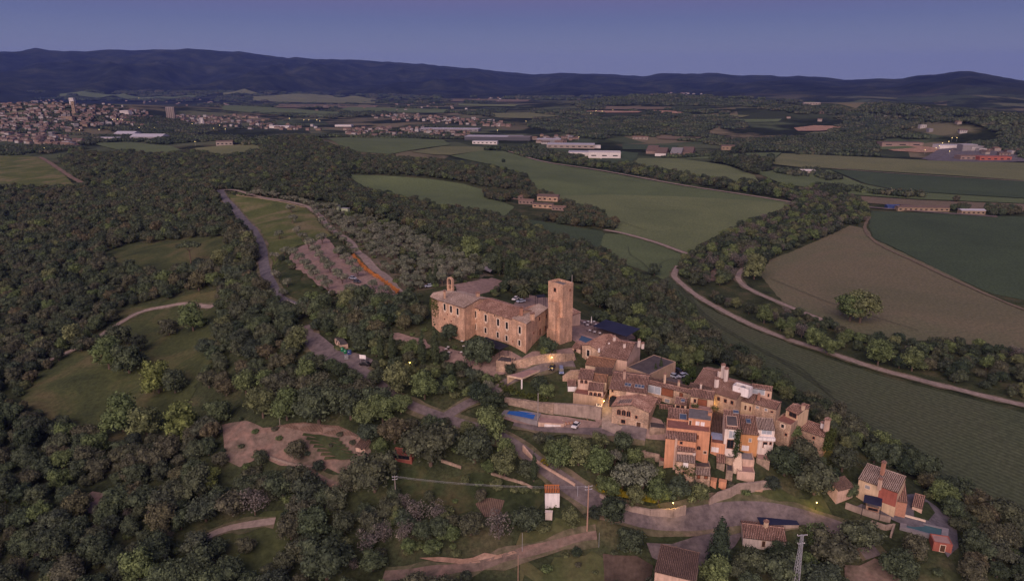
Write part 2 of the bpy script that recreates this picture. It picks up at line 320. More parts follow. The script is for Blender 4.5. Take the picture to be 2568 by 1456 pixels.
# ------------------------------------------------------------------ fields and paths
G1, G2 = (.075, .118, .050), (.055, .088, .040)
fieldmat('green_crop', (0.125, 0.162, 0.078), (0.099, 0.132, 0.065), .3, .25, .06, .012)
fieldmat('green_crop_light', (0.157, 0.188, 0.090), (0.125, 0.155, 0.076), .8, .2, .05, .010)
fieldmat('green_crop_dark', (0.069, 0.099, 0.056), (0.054, 0.078, 0.047), .2, .22, .08, .010)
fieldmat('dull_crop', (0.081, 0.099, 0.056), (0.065, 0.081, 0.047), -.55, .12, .14, .008, (.088, .098, .058))
fieldmat('brown_field', (.165, .148, .092), (.135, .132, .080), 0.05, .32, .10, .008, (.125, .138, .078))
fieldmat('brown_edge', (.185, .15, .105), (.15, .125, .09), 0, 0)
fieldmat('olive_field', (0.168, 0.179, 0.090), (0.134, 0.151, 0.078), .1, .2, .06, .01)
fieldmat('meadow', (.070, .085, .036), (.040, .052, .026), 0, 0, .1, .03, (.115, .105, .052))
fieldmat('meadow_bright', (.105, .125, .046), (.070, .092, .036), 0, 0, .1, .03, (.19, .165, .09))
fieldmat('lawn', (.046, .060, .028), (.026, .038, .018), 0, 0, .1, .09, (.080, .076, .038))
fieldmat('earth', (.19, .142, .115), (.115, .095, .070), 0, 0, .1, .16, (.25, .165, .13))
fieldmat('furrows', (.17, .115, .088), (.12, .085, .065), .15, .55, .30, .05)
fieldmat('gravel', (.30, .215, .185), (.25, .18, .155), 0, 0, .1, .08)
fieldmat('pale_track', (.33, .265, .225), (.27, .22, .19), 0, 0, .1, .06)
fieldmat('asphalt', (.135, .126, .138), (.092, .086, .098), 0, 0, .1, .14, (.155, .145, .150))
fieldmat('old_asphalt', (.165, .138, .135), (.112, .095, .098), 0, 0, .1, .16, (.20, .165, .155))
fieldmat('rock_bank', (.34, .22, .155), (.24, .155, .11), 0, 0, .1, .12, (.42, .29, .21))
fieldmat('yellow_flowers', (.24, .20, .02), (.12, .14, .02), 0, 0, .1, .2, (.34, .27, .03))
fieldmat('plot', (.105, .078, .062), (.075, .058, .046), 0.1, .9, .25, .05)
fieldmat('olive_ground', (.145, .13, .088), (.085, .085, .05), 0, 0, .1, .05, (.22, .17, .13))
FIELDS = [
('meadow', 'green_crop', [(865,438),(950,441),(1060,448),(1160,462),(1222,478),(1212,496),(1262,508),(1290,520),(1262,545),(1180,528),(1080,510),(990,500),(960,485),(900,462)]),
('field', 'green_crop', [(1130,392),(1210,378),(1262,380),(1340,403),(1500,430),(1700,466),(1985,509),(1860,502),(1700,493),(1540,489),(1400,492),(1345,478),(1310,440),(1240,415)]),
('field', 'green_crop_light', [(1352,484),(1400,492),(1540,489),(1700,493),(1860,502),(1985,509),(1960,530),(1900,552),(1800,590),(1755,612),(1735,637),(1640,612),(1540,582),(1548,560),(1500,535),(1440,515),(1390,500)]),
('field', 'olive_field', [(1030,382),(1110,368),(1200,369),(1240,376),(1200,380),(1130,390),(1080,388)]),
('field', 'green_crop', [(798,349),(880,345),(1000,347),(1110,352),(1130,364),(1030,378),(980,388),(900,382),(850,365)]),
('field', 'green_crop_dark', [(1330,552),(1400,562),(1510,580),(1520,600),(1500,622),(1440,608),(1360,580),(1305,560)]),
('field', 'green_crop', [(1515,586),(1560,588),(1640,610),(1715,640),(1700,668),(1690,690),(1660,700),(1620,680),(1560,660),(1515,625),(1505,610)]),
('field', 'dull_crop', [(1655,702),(1680,690),(1705,715),(1760,765),(1860,815),(1970,858),(2080,900),(2200,940),(2400,992),(2567,1035),(2800,1095),(2800,1480),(2640,1400),(2540,1330),(2400,1235),(2250,1140),(2100,1050),(2000,975),(1880,915),(1790,850),(1730,780),(1680,735)]),
('field', 'brown_field', [(1905,690),(1930,652),(2000,625),(2080,590),(2130,566),(2175,575),(2190,600),(2350,675),(2500,748),(2800,860),(2800,930),(2567,880),(2400,860),(2250,850),(2140,832),(2060,800),(1960,755)]),
('field', 'green_crop_dark', [(2178,568),(2185,530),(2300,534),(2567,545),(2800,552),(2800,830),(2567,752),(2490,738),(2380,690),(2250,625),(2190,597)]),
('field', 'olive_field', [(1930,412),(1960,386),(2100,392),(2300,402),(2567,410),(2800,420),(2800,472),(2567,454),(2400,442),(2200,430),(2100,424),(2000,420)]),
('field', 'green_crop_dark', [(2085,427),(2200,432),(2400,445),(2567,457),(2800,475),(2800,508),(2567,498),(2400,488),(2250,478),(2170,462)]),
('field', 'green_crop', [(1890,432),(2000,424),(2080,428),(2160,462),(2250,480),(2400,490),(2567,500),(2567,511),(2300,500),(2150,490),(2060,476),(1960,462)]),
('field', 'brown_edge', [(2120,490),(2300,503),(2567,513),(2800,520),(2800,536),(2567,530),(2300,520),(2150,508)]),
('field', 'green_crop_light', [(1600,398),(1700,398),(1820,415),(1890,440),(1905,462),(1850,462),(1740,447),(1600,424),(1585,415)]),
('field', 'green_crop_dark', [(1550,380),(1600,385),(1596,397),(1575,418),(1480,410),(1510,398)]),
('field', 'olive_field', [(1460,393),(1500,392),(1505,400),(1478,408),(1440,404)]),
('field', 'meadow_bright', [(-120,396),(0,393),(70,392),(110,398),(150,430),(190,468),(120,472),(0,468),(-120,470)]),
('field', 'olive_field', [(488,373),(560,366),(650,364),(652,380),(610,388),(560,390),(500,388)]),
('field', 'green_crop', [(230,360),(330,358),(420,366),(455,378),(400,388),(300,378)]),
('field', 'green_crop', [(1700,400),(1870,385),(1960,384),(1925,408),(1880,408),(1800,400)]),
('meadow', 'meadow_bright', [(568,488),(640,496),(760,512),(782,530),(800,560),(835,590),(800,605),(752,615),(700,640),(690,690),(672,690),(664,640),(642,585),(606,535)]),
('meadow', 'lawn', [(672,690),(690,650),(745,680),(800,745),(870,762),(850,790),(760,765),(690,735)]),
('car_park', 'gravel', [(722,645),(745,622),(790,605),(815,590),(850,640),(885,640),(905,665),(998,738),(985,745),(940,768),(880,752),(850,745),(800,715),(745,675)]),
('yard', 'gravel', [(1135,716),(1180,705),(1235,698),(1270,706),(1282,714),(1240,728),(1190,742),(1150,736)]),
('meadow', 'meadow', [(250,640),(320,612),(400,608),(480,596),(560,596),(575,620),(560,665),(470,690),(360,690),(300,670)]),
('meadow', 'meadow', [(285,775),(400,755),(480,742),(560,725),(552,790),(540,840),(520,900),(505,960),(480,1010),(400,1060),(250,1075),(130,1050),(60,1010),(90,940),(150,900),(260,860),(300,800)]),
('meadow', 'meadow', [(520,1345),(590,1305),(690,1295),(740,1340),(700,1400),(640,1456),(560,1456),(560,1400)]),
('meadow', 'lawn', [(985,1180),(1080,1195),(1180,1200),(1240,1205),(1350,1225),(1360,1260),(1330,1290),(1260,1300),(1180,1300),(1060,1280),(960,1250)]),
('garden', 'earth', [(562,1062),(600,1056),(660,1070),(720,1070),(760,1064),(850,1068),(915,1092),(935,1130),(920,1160),(860,1180),(790,1186),(700,1172),(650,1150),(600,1172),(566,1155)]),
('garden', 'furrows', [(690,1068),(760,1060),(850,1065),(910,1095),(880,1095),(800,1084),(760,1085)]),
('garden', 'furrows', [(1195,1262),(1225,1245),(1265,1252),(1250,1295),(1215,1300)]),
('garden', 'earth', [(195,1255),(230,1232),(285,1235),(290,1265),(260,1295),(215,1290)]),
('grass_bank', 'lawn', [(1490,1235),(1560,1250),(1680,1285),(1720,1280),(1700,1240),(1600,1220),(1520,1215)]),
('grass_bank', 'meadow', [(1300,1385),(1400,1360),(1480,1345),(1495,1290),(1400,1290),(1330,1320)]),
('grass_bank', 'meadow', [(1500,1375),(1400,1400),(1330,1430),(1290,1456),(1400,1500),(1500,1500)]),
('grass_bank', 'lawn', [(1570,1330),(1640,1322),(1730,1330),(1725,1350),(1680,1362),(1620,1356)]),
('grass_bank', 'meadow', [(1780,1285),(1860,1240),(1960,1215),(2060,1230),(2100,1290),(2000,1270),(1900,1272)]),
('garden', 'plot', [(1510,1390),(1600,1400),(1640,1420),(1625,1480),(1510,1480)]),
('garden', 'lawn', [(1275,965),(1440,985),(1445,1020),(1380,1018),(1280,1000)]),
('yard', 'gravel', [(960,838),(1005,835),(1060,850),(1090,872),(1060,874),(1010,856)]),
('yard', 'gravel', [(1102,868),(1160,880),(1190,905),(1180,918),(1120,912),(1104,895)]),
('yard', 'gravel', [(1180,905),(1240,890),(1262,880),(1310,895),(1370,880),(1440,870),(1450,905),(1380,915),(1290,940),(1200,950)]),
('yard', 'gravel', [(1290,760),(1330,742),(1375,748),(1375,775),(1330,775),(1290,785)]),
('yard', 'gravel', [(1422,800),(1480,805),(1560,820),(1590,850),(1560,880),(1470,870),(1420,840)]),
('yard', 'old_asphalt', [(1650,925),(1700,925),(1735,945),(1720,965),(1650,955)]),
('yard', 'gravel', [(1490,970),(1560,1000),(1660,1060),(1680,1100),(1620,1110),(1520,1090),(1490,1040)]),
('clearing', 'earth', [(2110,1420),(2200,1400),(2260,1420),(2280,1500),(2140,1500)]),
('yard', 'old_asphalt', [(1620,1360),(1690,1365),(1760,1340),(1740,1320),(1950,1320),(1960,1345),(1860,1345),(1790,1400),(1740,1440),(1640,1400)]),
('quarry', 'rock_bank', [(2205,372),(2225,365),(2300,368),(2395,376),(2400,382),(2310,384),(2240,380)]),
('quarry', 'rock_bank', [(1990,322),(2040,316),(2110,318),(2100,326),(2050,330),(2000,330)]),
('quarry', 'rock_bank', [(1410,282),(1500,279),(1610,281),(1600,284),(1480,285)]),
('quarry', 'rock_bank', [(1620,277),(1700,281),(1720,287),(1660,285)]),
('car_park', 'asphalt', [(2320,404),(2390,365),(2420,362),(2440,372),(2560,385),(2580,406),(2450,408)]),
('field', 'olive_field', [(625,243),(820,240),(945,250),(940,262),(700,258),(630,252)]), ('field', 'brown_edge', [(700,263),(950,266),(940,273),(690,271)]), ('field', 'olive_field', [(560,234),(650,236),(640,241),(560,240)]), ('field', 'brown_edge', [(1130,250),(1330,252),(1320,257),(1130,256)]), ('field', 'green_crop_light', [(1150,262),(1300,264),(1290,269),(1150,267)]), ('field', 'olive_field', [(1200,286),(1330,284),(1400,292),(1350,299),(1250,297)]), ('field', 'green_crop', [(150,238),(500,241),(500,246),(150,244)]), ('field', 'green_crop', [(880,270),(1130,276),(1120,285),(950,284),(840,280)]),
('field', 'green_crop', [(540,264),(700,273),(860,284),(830,296),(680,288),(560,278)]), ('field', 'olive_field', [(1720,289),(1880,291),(1860,296),(1740,295)]), ('field', 'brown_edge', [(1500,268),(1680,270),(1700,275),(1520,276)]), ('field', 'olive_field', [(2030,334),(2090,331),(2110,339),(2040,343)]), ('field', 'green_crop', [(1820,300),(1960,300),(1950,307),(1830,308)]), ('field', 'green_crop', [(2180,352),(2300,372),(2200,378),(2190,362)]), ('field', 'green_crop_dark', [(1560,362),(1700,366),(1690,378),(1560,376)]), ('field', 'brown_edge', [(1640,340),(1760,346),(1740,352),(1650,350)]),
('river_bed', 'earth', [(1770,690),(1790,672),(1812,690),(1800,705),(1778,705)]),
]
_zi = 0
for nm, mt, pts in FIELDS:
    _zi += 1; patch(nm, pts, mt, off=.10+.004*_zi, jit=(9 if mt in ('meadow', 'lawn') else 3 if mt in ('meadow_bright', 'earth', 'gravel', 'rock_bank') else 1.5), excl=nm not in ('grass_bank',) and not (nm == 'meadow' and mt == 'lawn' and pts[0] == (985,1180)))
patch('grove_floor', [(800,530),(870,545),(960,560),(1060,600),(1150,640),(1215,668),(1235,690),(1180,700),(1130,712),(1090,725),(1010,730),(960,690),(905,640),(850,595)], 'olive_ground', off=.06, jit=6, excl=False)
# roads, tracks
_st = strip
def strip(name, pts, w, mat, off=.16, **k):
    if name in ('road', 'track') and mat in ('asphalt', 'old_asphalt', 'earth', 'pale_track') and not (hasattr(w, '__len__') is False and w > 15): _st('verge', pts, [q+2.6 for q in w] if hasattr(w, '__len__') else w+2.6, 'verge', off=off-.08, jitter=2.4, step=2.5, excl=0)
    return _st(name, pts, w, mat, off=off, **k)
fieldmat('verge', (.125, .115, .070), (.070, .080, .042), 0, 0, .1, .12, (.19, .15, .11))
strip('road', [(552,478),(560,495),(590,528),(628,572),(655,620),(660,655),(668,690),(690,738),(720,762),(760,775)], [6.5,6,6], 'asphalt', .55)
strip('track', [(556,477),(640,492),(700,503),(765,517),(790,525)], 4, 'pale_track', .5, jitter=.6)
strip('track', [(770,518),(800,540),(830,575),(870,600),(905,640),(960,690),(1000,735)], 4.5, 'pale_track', .55, jitter=1)
strip('road', [(762,820),(790,870),(840,905),(900,925),(950,965),(1000,1003),(1060,1030),(1150,1062),(1230,1085),(1300,1125),(1350,1165),(1420,1215),(1480,1252),(1540,1280),(1620,1302),(1700,1308),(1790,1298),(1880,1290),(1960,1292),(2050,1310),(2140,1345),(2190,1400)], [5,5,4,4,3.5,4.5,6,6,5.5,5], 'old_asphalt', .55)
patch('yard', [(768,828),(800,840),(850,880),(900,890),(935,905),(925,925),(870,925),(800,900),(770,860)], 'old_asphalt', .62)
strip('road', [(1440,915),(1400,915),(1330,935),(1270,960),(1240,985),(1180,1010),(1120,1045)], 3.4, 'old_asphalt', .6)
strip('road', [(1290,1060),(1340,1072),(1440,1080),(1500,1085),(1550,1082),(1620,1090)], 3.6, 'old_asphalt', .6)
strip('track', [(960,1450),(1060,1440),(1160,1425),(1240,1408),(1300,1390),(1380,1370),(1440,1352),(1496,1345)], [4.6,3.2,2.8,2.6], 'earth', .5, jitter=1)
strip('track', [(102,915),(150,893),(210,866),(300,812),(350,785),(410,771),(470,764),(535,770)], 3.2, 'pale_track', .5, jitter=.4)
strip('track', [(518,1348),(560,1330),(620,1318),(690,1308)], 2.6, 'pale_track', .5, jitter=.4)
strip('track', [(100,396),(140,420),(170,440),(205,460)], 5, 'earth', .5, jitter=.5)
strip('track', [(1262,378),(1300,388),(1350,404),(1500,428),(1700,464),(1850,487),(1988,509)], 5.5, 'pale_track', .6)
strip('track', [(1515,578),(1560,586),(1640,608),(1730,640),(1750,638)], 4.5, 'pale_track', .6)
strip('track', [(1700,668),(1690,690),(1700,705),(1750,745),(1850,800),(1950,843),(2080,886),(2200,926),(2400,978),(2567,1018),(2760,1060)], [4.5]*4, 'pale_track', .6)
strip('track', [(1890,662),(1862,676),(1850,698),(1872,722),(1930,750),(1990,775),(2060,803),(2140,842)], 4, 'pale_track', .6)
strip('track', [(2180,545),(2168,575),(2200,612),(2300,660),(2440,725),(2560,775),(2700,830)], 3, 'brown_edge', .6, jitter=1)
strip('track', [(780,1195),(810,1215),(850,1232)], 3.5, 'earth', .5, jitter=.5)
strip('track', [(2085,424),(2250,437),(2400,446),(2567,456)], 3, 'pale_track', .6)
strip('road', [(2100,510),(2170,520),(2300,531),(2400,538),(2500,545)], 7, 'old_asphalt', .6)
strip('road', [(2325,402),(2355,385),(2395,364)], 22, 'asphalt', .7)
# river
simple('river_water', (.02, .03, .035), (.015, .02, .025), .3, rough=.12, spec=.5)
strip('river', [(1990,520),(1960,560),(1900,610),(1850,640),(1800,668),(1785,690)], [4, 5, 6, 6], 'river_water', .35, excl=0)
# rocky cuttings and banks
simple('cut_rock', (.45, .30, .20), (.28, .19, .13), .5, bump=.6, fine=2.2)

simple('tram_line', (.05, .06, .036), (.065, .075, .045), .2)
for pts in ([(1700,720),(1760,790),(1850,850),(1960,910),(2080,990)], [(1705,718),(1766,788),(1856,848),(1966,908),(2088,988)], [(1880,880),(2000,920),(2100,1010),(2250,1120),(2420,1230)], [(1575,620),(1580,640),(1610,660),(1640,690)], [(1640,690),(1660,660),(1690,650)], [(1400,505),(1520,545),(1620,580)], [(1930,700),(2080,760),(2300,830)], [(1560,520),(1640,530),(1760,528)]): strip('tram_line', pts, .5, 'tram_line', off=.9, excl=0)

for i_ in range(7): strip('vegetable_row', [(760+i_*9, 1093+i_*10), (850+i_*8, 1105+i_*8)], .9, 'lawn', off=.9, step=1.5, jitter=.5, excl=0)
# ------------------------------------------------------------------ trees
def leafmat(name, cols, dark=.62):
    m, n, l, b = nt(name); b.inputs['Roughness'].default_value = .8; b.inputs['Specular IOR Level'].default_value = .12
    oi = n.new('ShaderNodeObjectInfo'); base = ramp_(n, l, oi.outputs['Random'], cols).outputs[0]
    t_ = n.new('ShaderNodeTexCoord'); t = noise(n, l, t_.outputs['Object'], 1.7, 3, .6)
    c = mix(n, l, 1, base, ramp_(n, l, t.outputs[0], [(dark,)*3, (1.0, 1.0, 1.0), (1.55, 1.5, 1.35)], [.36, .52, .68]).outputs[0], 'MULTIPLY')
    t2 = noise(n, l, t_.outputs['Object'], 11, 1, .5); c = mix(n, l, 1, c, ramp_(n, l, t2.outputs[0], [(.62,)*3, (1.4,)*3], [.35, .65]).outputs[0], 'MULTIPLY')
    l.new(c, b.inputs['Base Color']); return m
leafmat('oak_leaf', [(0.077, 0.098, 0.060), (0.056, 0.078, 0.047), (0.095, 0.098, 0.064), (0.068, 0.097, 0.055), (0.097, 0.098, 0.067), (0.062, 0.085, 0.058), (0.085, 0.114, 0.059)])
leafmat('dark_leaf', [(0.038, 0.058, 0.038), (0.051, 0.071, 0.041), (0.044, 0.059, 0.044), (0.059, 0.073, 0.047)])
leafmat('olive_leaf', [(0.173, 0.193, 0.139), (0.141, 0.164, 0.115), (0.193, 0.201, 0.152), (0.154, 0.173, 0.128)])
leafmat('green_leaf', [(0.106, 0.150, 0.063), (0.133, 0.173, 0.074), (0.094, 0.135, 0.057), (0.146, 0.168, 0.081), (0.111, 0.132, 0.064)])
leafmat('lime_leaf', [(0.161, 0.198, 0.064), (0.138, 0.174, 0.061)])
leafmat('brown_leaf', [(0.113, 0.103, 0.064), (0.102, 0.097, 0.061), (0.100, 0.104, 0.058)])
leafmat('cypress_leaf', [(00.042, 00.063, 00.036), (00.056, 00.074, 00.040)])
leafmat('grey_twigs', [(0.160, 0.148, 0.135), (0.135, 0.122, 0.109)])
leafmat('hedge_leaf', [(0.038, 0.061, 0.026), (0.058, 0.090, 0.031)])
simple('bark', (.15, .11, .085), (.09, .07, .055), 3)
def rnd_unit(n, rg):
    v = rg.normal(size=(n, 3)); return v/np.linalg.norm(v, axis=1, keepdims=True)
_ico = None
def ico():
    global _ico
    if _ico is None:
        bm = bmesh.new(); bmesh.ops.create_icosphere(bm, subdivisions=1, radius=1); bm.verts.ensure_lookup_table()
        _ico = (np.array([v.co[:] for v in bm.verts]), np.array([[v.index for v in f.verts] for f in bm.faces])); bm.free()
    return _ico
def mesh_from(name, V, F_, mats, mi=None):
    me = bpy.data.meshes.new(name); V = np.asarray(V, np.float32); me.vertices.add(len(V)); me.vertices.foreach_set('co', V.ravel())
    ls = np.concatenate([f.ravel() for f in F_]).astype(np.int32); tot = np.concatenate([np.full(len(f), f.shape[1]) for f in F_]).astype(np.int32)
    me.loops.add(len(ls)); me.loops.foreach_set('vertex_index', ls); me.polygons.add(len(tot)); me.polygons.foreach_set('loop_start', np.concatenate([[0], np.cumsum(tot)[:-1]]).astype(np.int32)); me.polygons.foreach_set('loop_total', tot)
    for m in mats: me.materials.append(MATS[m])
    if mi is not None: me.polygons.foreach_set('material_index', mi)
    me.update(calc_edges=True); return me
def crown_mesh(name, lobes, per, leaf, mat, rg, up=.25, squash=.9, core=.80, corners=4):
    """lobes: (x, y, z, r); leaves lie as small faces on and a little off every lobe, over a dark uneven core"""
    iv, iff = ico(); Vs, Fq, Ft, off = [], [], [], 0
    for (x, y, z, r) in lobes:
        if core > 0:
            cv = iv*(1+rg.uniform(-.18, .12, (len(iv), 1)))*r*core*np.array([1, 1, squash])+np.array([x, y, z]); Vs.append(cv); Ft.append(iff+off); off += len(cv)
        n = int(per*(r/.4)**2); d = rnd_unit(n*2, rg); d = d[(d[:, 2] > -.55)][:n]; n = len(d)
        pr = r*(1+rg.normal(0, .10, n)+.10*np.sin(d[:, 0]*7+x*9)*np.cos(d[:, 1]*6+y*5)); P = d*pr[:, None]*np.array([1, 1, squash])+np.array([x, y, z])
        nn = d*.8+rnd_unit(n, rg)*.75+np.array([0, 0, up]); nn /= np.linalg.norm(nn, axis=1, keepdims=True)
        a = np.cross(nn, rnd_unit(n, rg)); a /= np.linalg.norm(a, axis=1, keepdims=True)+1e-9; b_ = np.cross(nn, a)
        s = leaf*rg.uniform(.55, 1.35, n)[:, None]; s2 = s*rg.uniform(.5, .9, (n, 1))
        Q = np.stack([P-a*s, P-b_*s2*.9, P+a*s, P+b_*s2], 1); Vs.append(Q.reshape(-1, 3)); Fq.append(np.arange(n*4).reshape(n, 4)+off); off += n*4
    F_ = [np.concatenate(Fq)]+([np.concatenate(Ft)] if Ft else [])
    return mesh_from(name, np.concatenate(Vs), F_, [mat])
def trunk_mesh(name, h, r0, tips, mat='bark', lean=(0, 0)):
    mb = MB(); fork = (lean[0], lean[1], h); mb.tube((0, 0, -.12), fork, r0, r0*.65, 7)
    for t in tips: 
        mid = ((fork[0]+t[0])/2*1.05, (fork[1]+t[1])/2*1.05, (fork[2]*.45+t[2]*.55)); mb.tube(fork, mid, r0*.5, r0*.33, 5); mb.tube(mid, t, r0*.33, r0*.12, 5)
    me = bpy.data.meshes.new(name); me.from_pydata(mb.v, [], mb.f); me.materials.append(MATS[mat]); me.update(); return me
def make_protos(kind, k, seed):
    rg = np.random.default_rng(seed); out = []
    for q in range(k):
        if kind in ('oak', 'dark', 'brown'):
            L = [(0, 0, 1.0, .66), (0, 0, .6, .55)]
            for i in range(20):
                a = i*2.399+rg.uniform(-.5, .5); e = rg.uniform(.0, 1); rr = .60*math.sqrt(1-.75*e*e)*(1+.22*math.sin(a*2+q))+rg.uniform(-.12, .16); L.append((math.cos(a)*rr, math.sin(a)*rr, .55+.98*e+rg.uniform(-.12, .12), rg.uniform(.20, .42)))
            m = {'oak': 'oak_leaf', 'dark': 'dark_leaf', 'brown': 'brown_leaf'}[kind]
            cm = crown_mesh('crown_'+kind, L, 120, .068, m, rg); tm = trunk_mesh('trunk_'+kind, .55, .085, [(.35, .1, 1.1), (-.25, .3, 1.15), (-.1, -.38, 1.1)])
        elif kind in ('green', 'lime'):
            L = [(0, 0, 1.15, .62), (0, 0, .65, .5)]
            for i in range(19):
                a = i*2.399+rg.uniform(-.4, .4); e = rg.uniform(-.15, 1); rr = .58*math.sqrt(max(0, 1-.8*e*e))+rg.uniform(-.08, .12); L.append((math.cos(a)*rr, math.sin(a)*rr, (.62+1.1*e)+rg.uniform(-.08, .08), rg.uniform(.24, .38)))
            cm = crown_mesh('crown_'+kind, L, 125, .065, kind+'_leaf', rg, core=.7); tm = trunk_mesh('trunk_'+kind, .7, .075, [(.3, .1, 1.3), (-.25, .25, 1.4), (0, -.3, 1.35)])
        elif kind == 'olive':
            L = []
            for i in range(12):
                a = i*2.399+rg.uniform(-.5, .5); e = rg.uniform(0, 1); rr = .55*math.sqrt(1-.6*e*e)+rg.uniform(-.1, .15); L.append((math.cos(a)*rr, math.sin(a)*rr, .85+.55*e, rg.uniform(.22, .38)))
            cm = crown_mesh('crown_olive', L, 120, .075, 'olive_leaf', rg, core=.55); tm = trunk_mesh('trunk_olive', .38, .10, [(.35, .1, .95), (-.3, .25, 1.0), (-.05, -.4, .9)], lean=(rg.uniform(-.1, .1), rg.uniform(-.1, .1)))
        elif kind == 'twig':
            L = [(rg.uniform(-.5, .5), rg.uniform(-.5, .5), .6+rg.uniform(0, 1.0), rg.uniform(.3, .45)) for i in range(12)]
            cm = crown_mesh('crown_twig', L, 75, .06, 'grey_twigs', rg, core=.0); tm = trunk_mesh('trunk_twig', .4, .06, [(.4, .1, 1.5), (-.3, .3, 1.5), (-.1, -.4, 1.4), (.1, .2, 1.8)])
        elif kind == 'cypress':
            L = [(rg.uniform(-.12, .12), rg.uniform(-.12, .12), .5+.42*i, .62*(1-abs(i-5)/13.0)*(1-(max(0, i-9)/9.0))) for i in range(16)]
            cm = crown_mesh('crown_cypress', L, 100, .10, 'cypress_leaf', rg, squash=1.2, up=.6); tm = trunk_mesh('trunk_cypress', .5, .16, [(0, 0, 4)])
        elif kind == 'pine':
            L = []
            for i in range(16):
                a = i*2.399; rr = .15+.68*math.sqrt(i/16); L.append((math.cos(a)*rr, math.sin(a)*rr, 1.75+.25*(1-rr)+rg.uniform(-.05, .05), rg.uniform(.2, .32)))
            cm = crown_mesh('crown_pine', L, 130, .06, 'oak_leaf', rg, squash=.7); tm = trunk_mesh('trunk_pine', 1.3, .06, [(.4, .1, 1.75), (-.35, .3, 1.75), (0, -.45, 1.75)])
        elif kind == 'shrub':
            L = [(0, 0, .4, .6)]+[(math.cos(i*2.4)*.55, math.sin(i*2.4)*.55, .35+rg.uniform(0, .3), rg.uniform(.28, .42)) for i in range(8)]
            cm = crown_mesh('crown_shrub', L, 100, .085, 'oak_leaf' if q % 2 else 'green_leaf', rg); tm = None
        elif kind == 'conifer':
            L = [(0, 0, .5+.28*i, .62*(1-i/11.0)+.05) for i in range(10)]+[(math.cos(i*2.4)*.45*(1-i/24), math.sin(i*2.4)*.45*(1-i/24), .5+.1*i, .30) for i in range(20)]
            cm = crown_mesh('crown_conifer', L, 100, .07, 'dark_leaf', rg, squash=.8); tm = trunk_mesh('trunk_conifer', .5, .08, [(0, 0, 2)])
        out.append((cm, tm))
    return out
PRO = {k: make_protos(k, n, 10+i) for i, (k, n) in enumerate([('oak', 6), ('dark', 3), ('brown', 2), ('green', 4), ('lime', 2), ('olive', 4), ('twig', 2), ('cypress', 2), ('pine', 2), ('shrub', 4), ('conifer', 1)])}
NAMES = {'oak': ('holm_oak', 'tree'), 'dark': ('dark_oak', 'tree'), 'brown': ('brown_tree', 'tree'), 'green': ('broadleaf_tree', 'tree'), 'lime': ('broadleaf_tree', 'tree'), 'olive': ('olive_tree', 'olive tree'), 'twig': ('bare_tree', 'tree'), 'cypress': ('cypress', 'cypress'), 'pine': ('umbrella_pine', 'pine'), 'shrub': ('shrub', 'shrub'), 'conifer': ('conifer', 'conifer')}
TREESPOTS = []
SPOT = [(300, 500, 'beyond the left valley'), (90, 620, 'at the far left edge'), (250, 720, 'above the bend of the left track'), (60, 850, 'left of the lower end of the left track'), (470, 560, 'between the pine clearing and the grey road'), (600, 700, 'beside the curve of the grey road'), (600, 850, 'on the flank between meadow and grey road'), (640, 960, 'below the road fork near the waste containers'), (90, 1150, 'below the left meadow at the left edge'), (300, 1170, 'under the lower edge of the left meadow'), (100, 1400, 'in the bottom left corner'), (350, 1400, 'along the bottom left'), (480, 1150, 'left of the terraced garden'), (650, 420, 'at the top of the wooded ridge'), (800, 400, 'on the round wooded hill before the town'), (1000, 430, 'on the long wooded spur beyond the ridge meadow'), (1250, 450, 'at the tip of the wooded spur above the farm'), (850, 480, 'behind the ridge meadow'), (1000, 520, 'behind the olive grove'), (1200, 590, 'on the north slope beyond the olives'), (1400, 660, 'on the north slope behind the castle'), (1550, 740, 'on the north slope above the field tip'), (1700, 850, 'on the north slope behind the shade roof'), (1950, 970, 'on the north slope behind the back row of houses'), (2200, 1130, 'on the slope between village and villa'), (2450, 1350, 'below the villa towards the dark field'), (1000, 650, 'near the middle of the olive grove'), (880, 580, 'at the upper end of the olive grove'), (1150, 690, 'at the castle end of the olive grove'), (1100, 620, 'on the far side of the olive grove')]
def near_what(x, y, z):
    q = proj([[x, y, z]])[0]; return min(SPOT, key=lambda s_: ((s_[0]-q[0])**2+(1.6*(s_[1]-q[1]))**2))[2]
def tree(kind, x, y, r, label, group=None, z=None, tall=1.0, var=None):
    z = H(x, y) if z is None else z; pr = PRO[kind]; cm, tm = pr[random.randrange(len(pr)) if var is None else var % len(pr)]
    nm, cat = NAMES[kind]
    e = empty(nm, (x, y, z-.05), label, cat, group, random.uniform(0, 6.28)); 
    for part, me in (('crown', cm), ('trunk', tm)):
        if me is None: continue
        o = bpy.data.objects.new(part, me); C.objects.link(o); o.parent = e; o.scale = (r, r*random.uniform(.9, 1.1), r*tall)
    TREESPOTS.append((x, y, r)); return e
def treeP(kind, px, py, rpx, label, group=None, tall=1.0, foot=True):  # px, py: where the trunk meets the ground in the picture; rpx: crown radius there
    g = ground(px, py)[0]; d = proj(g)[2]; return tree(kind, g[0], g[1], rpx*d/FD*(1.5 if kind == 'cypress' else 1.15), label, group, z=g[2], tall=tall)
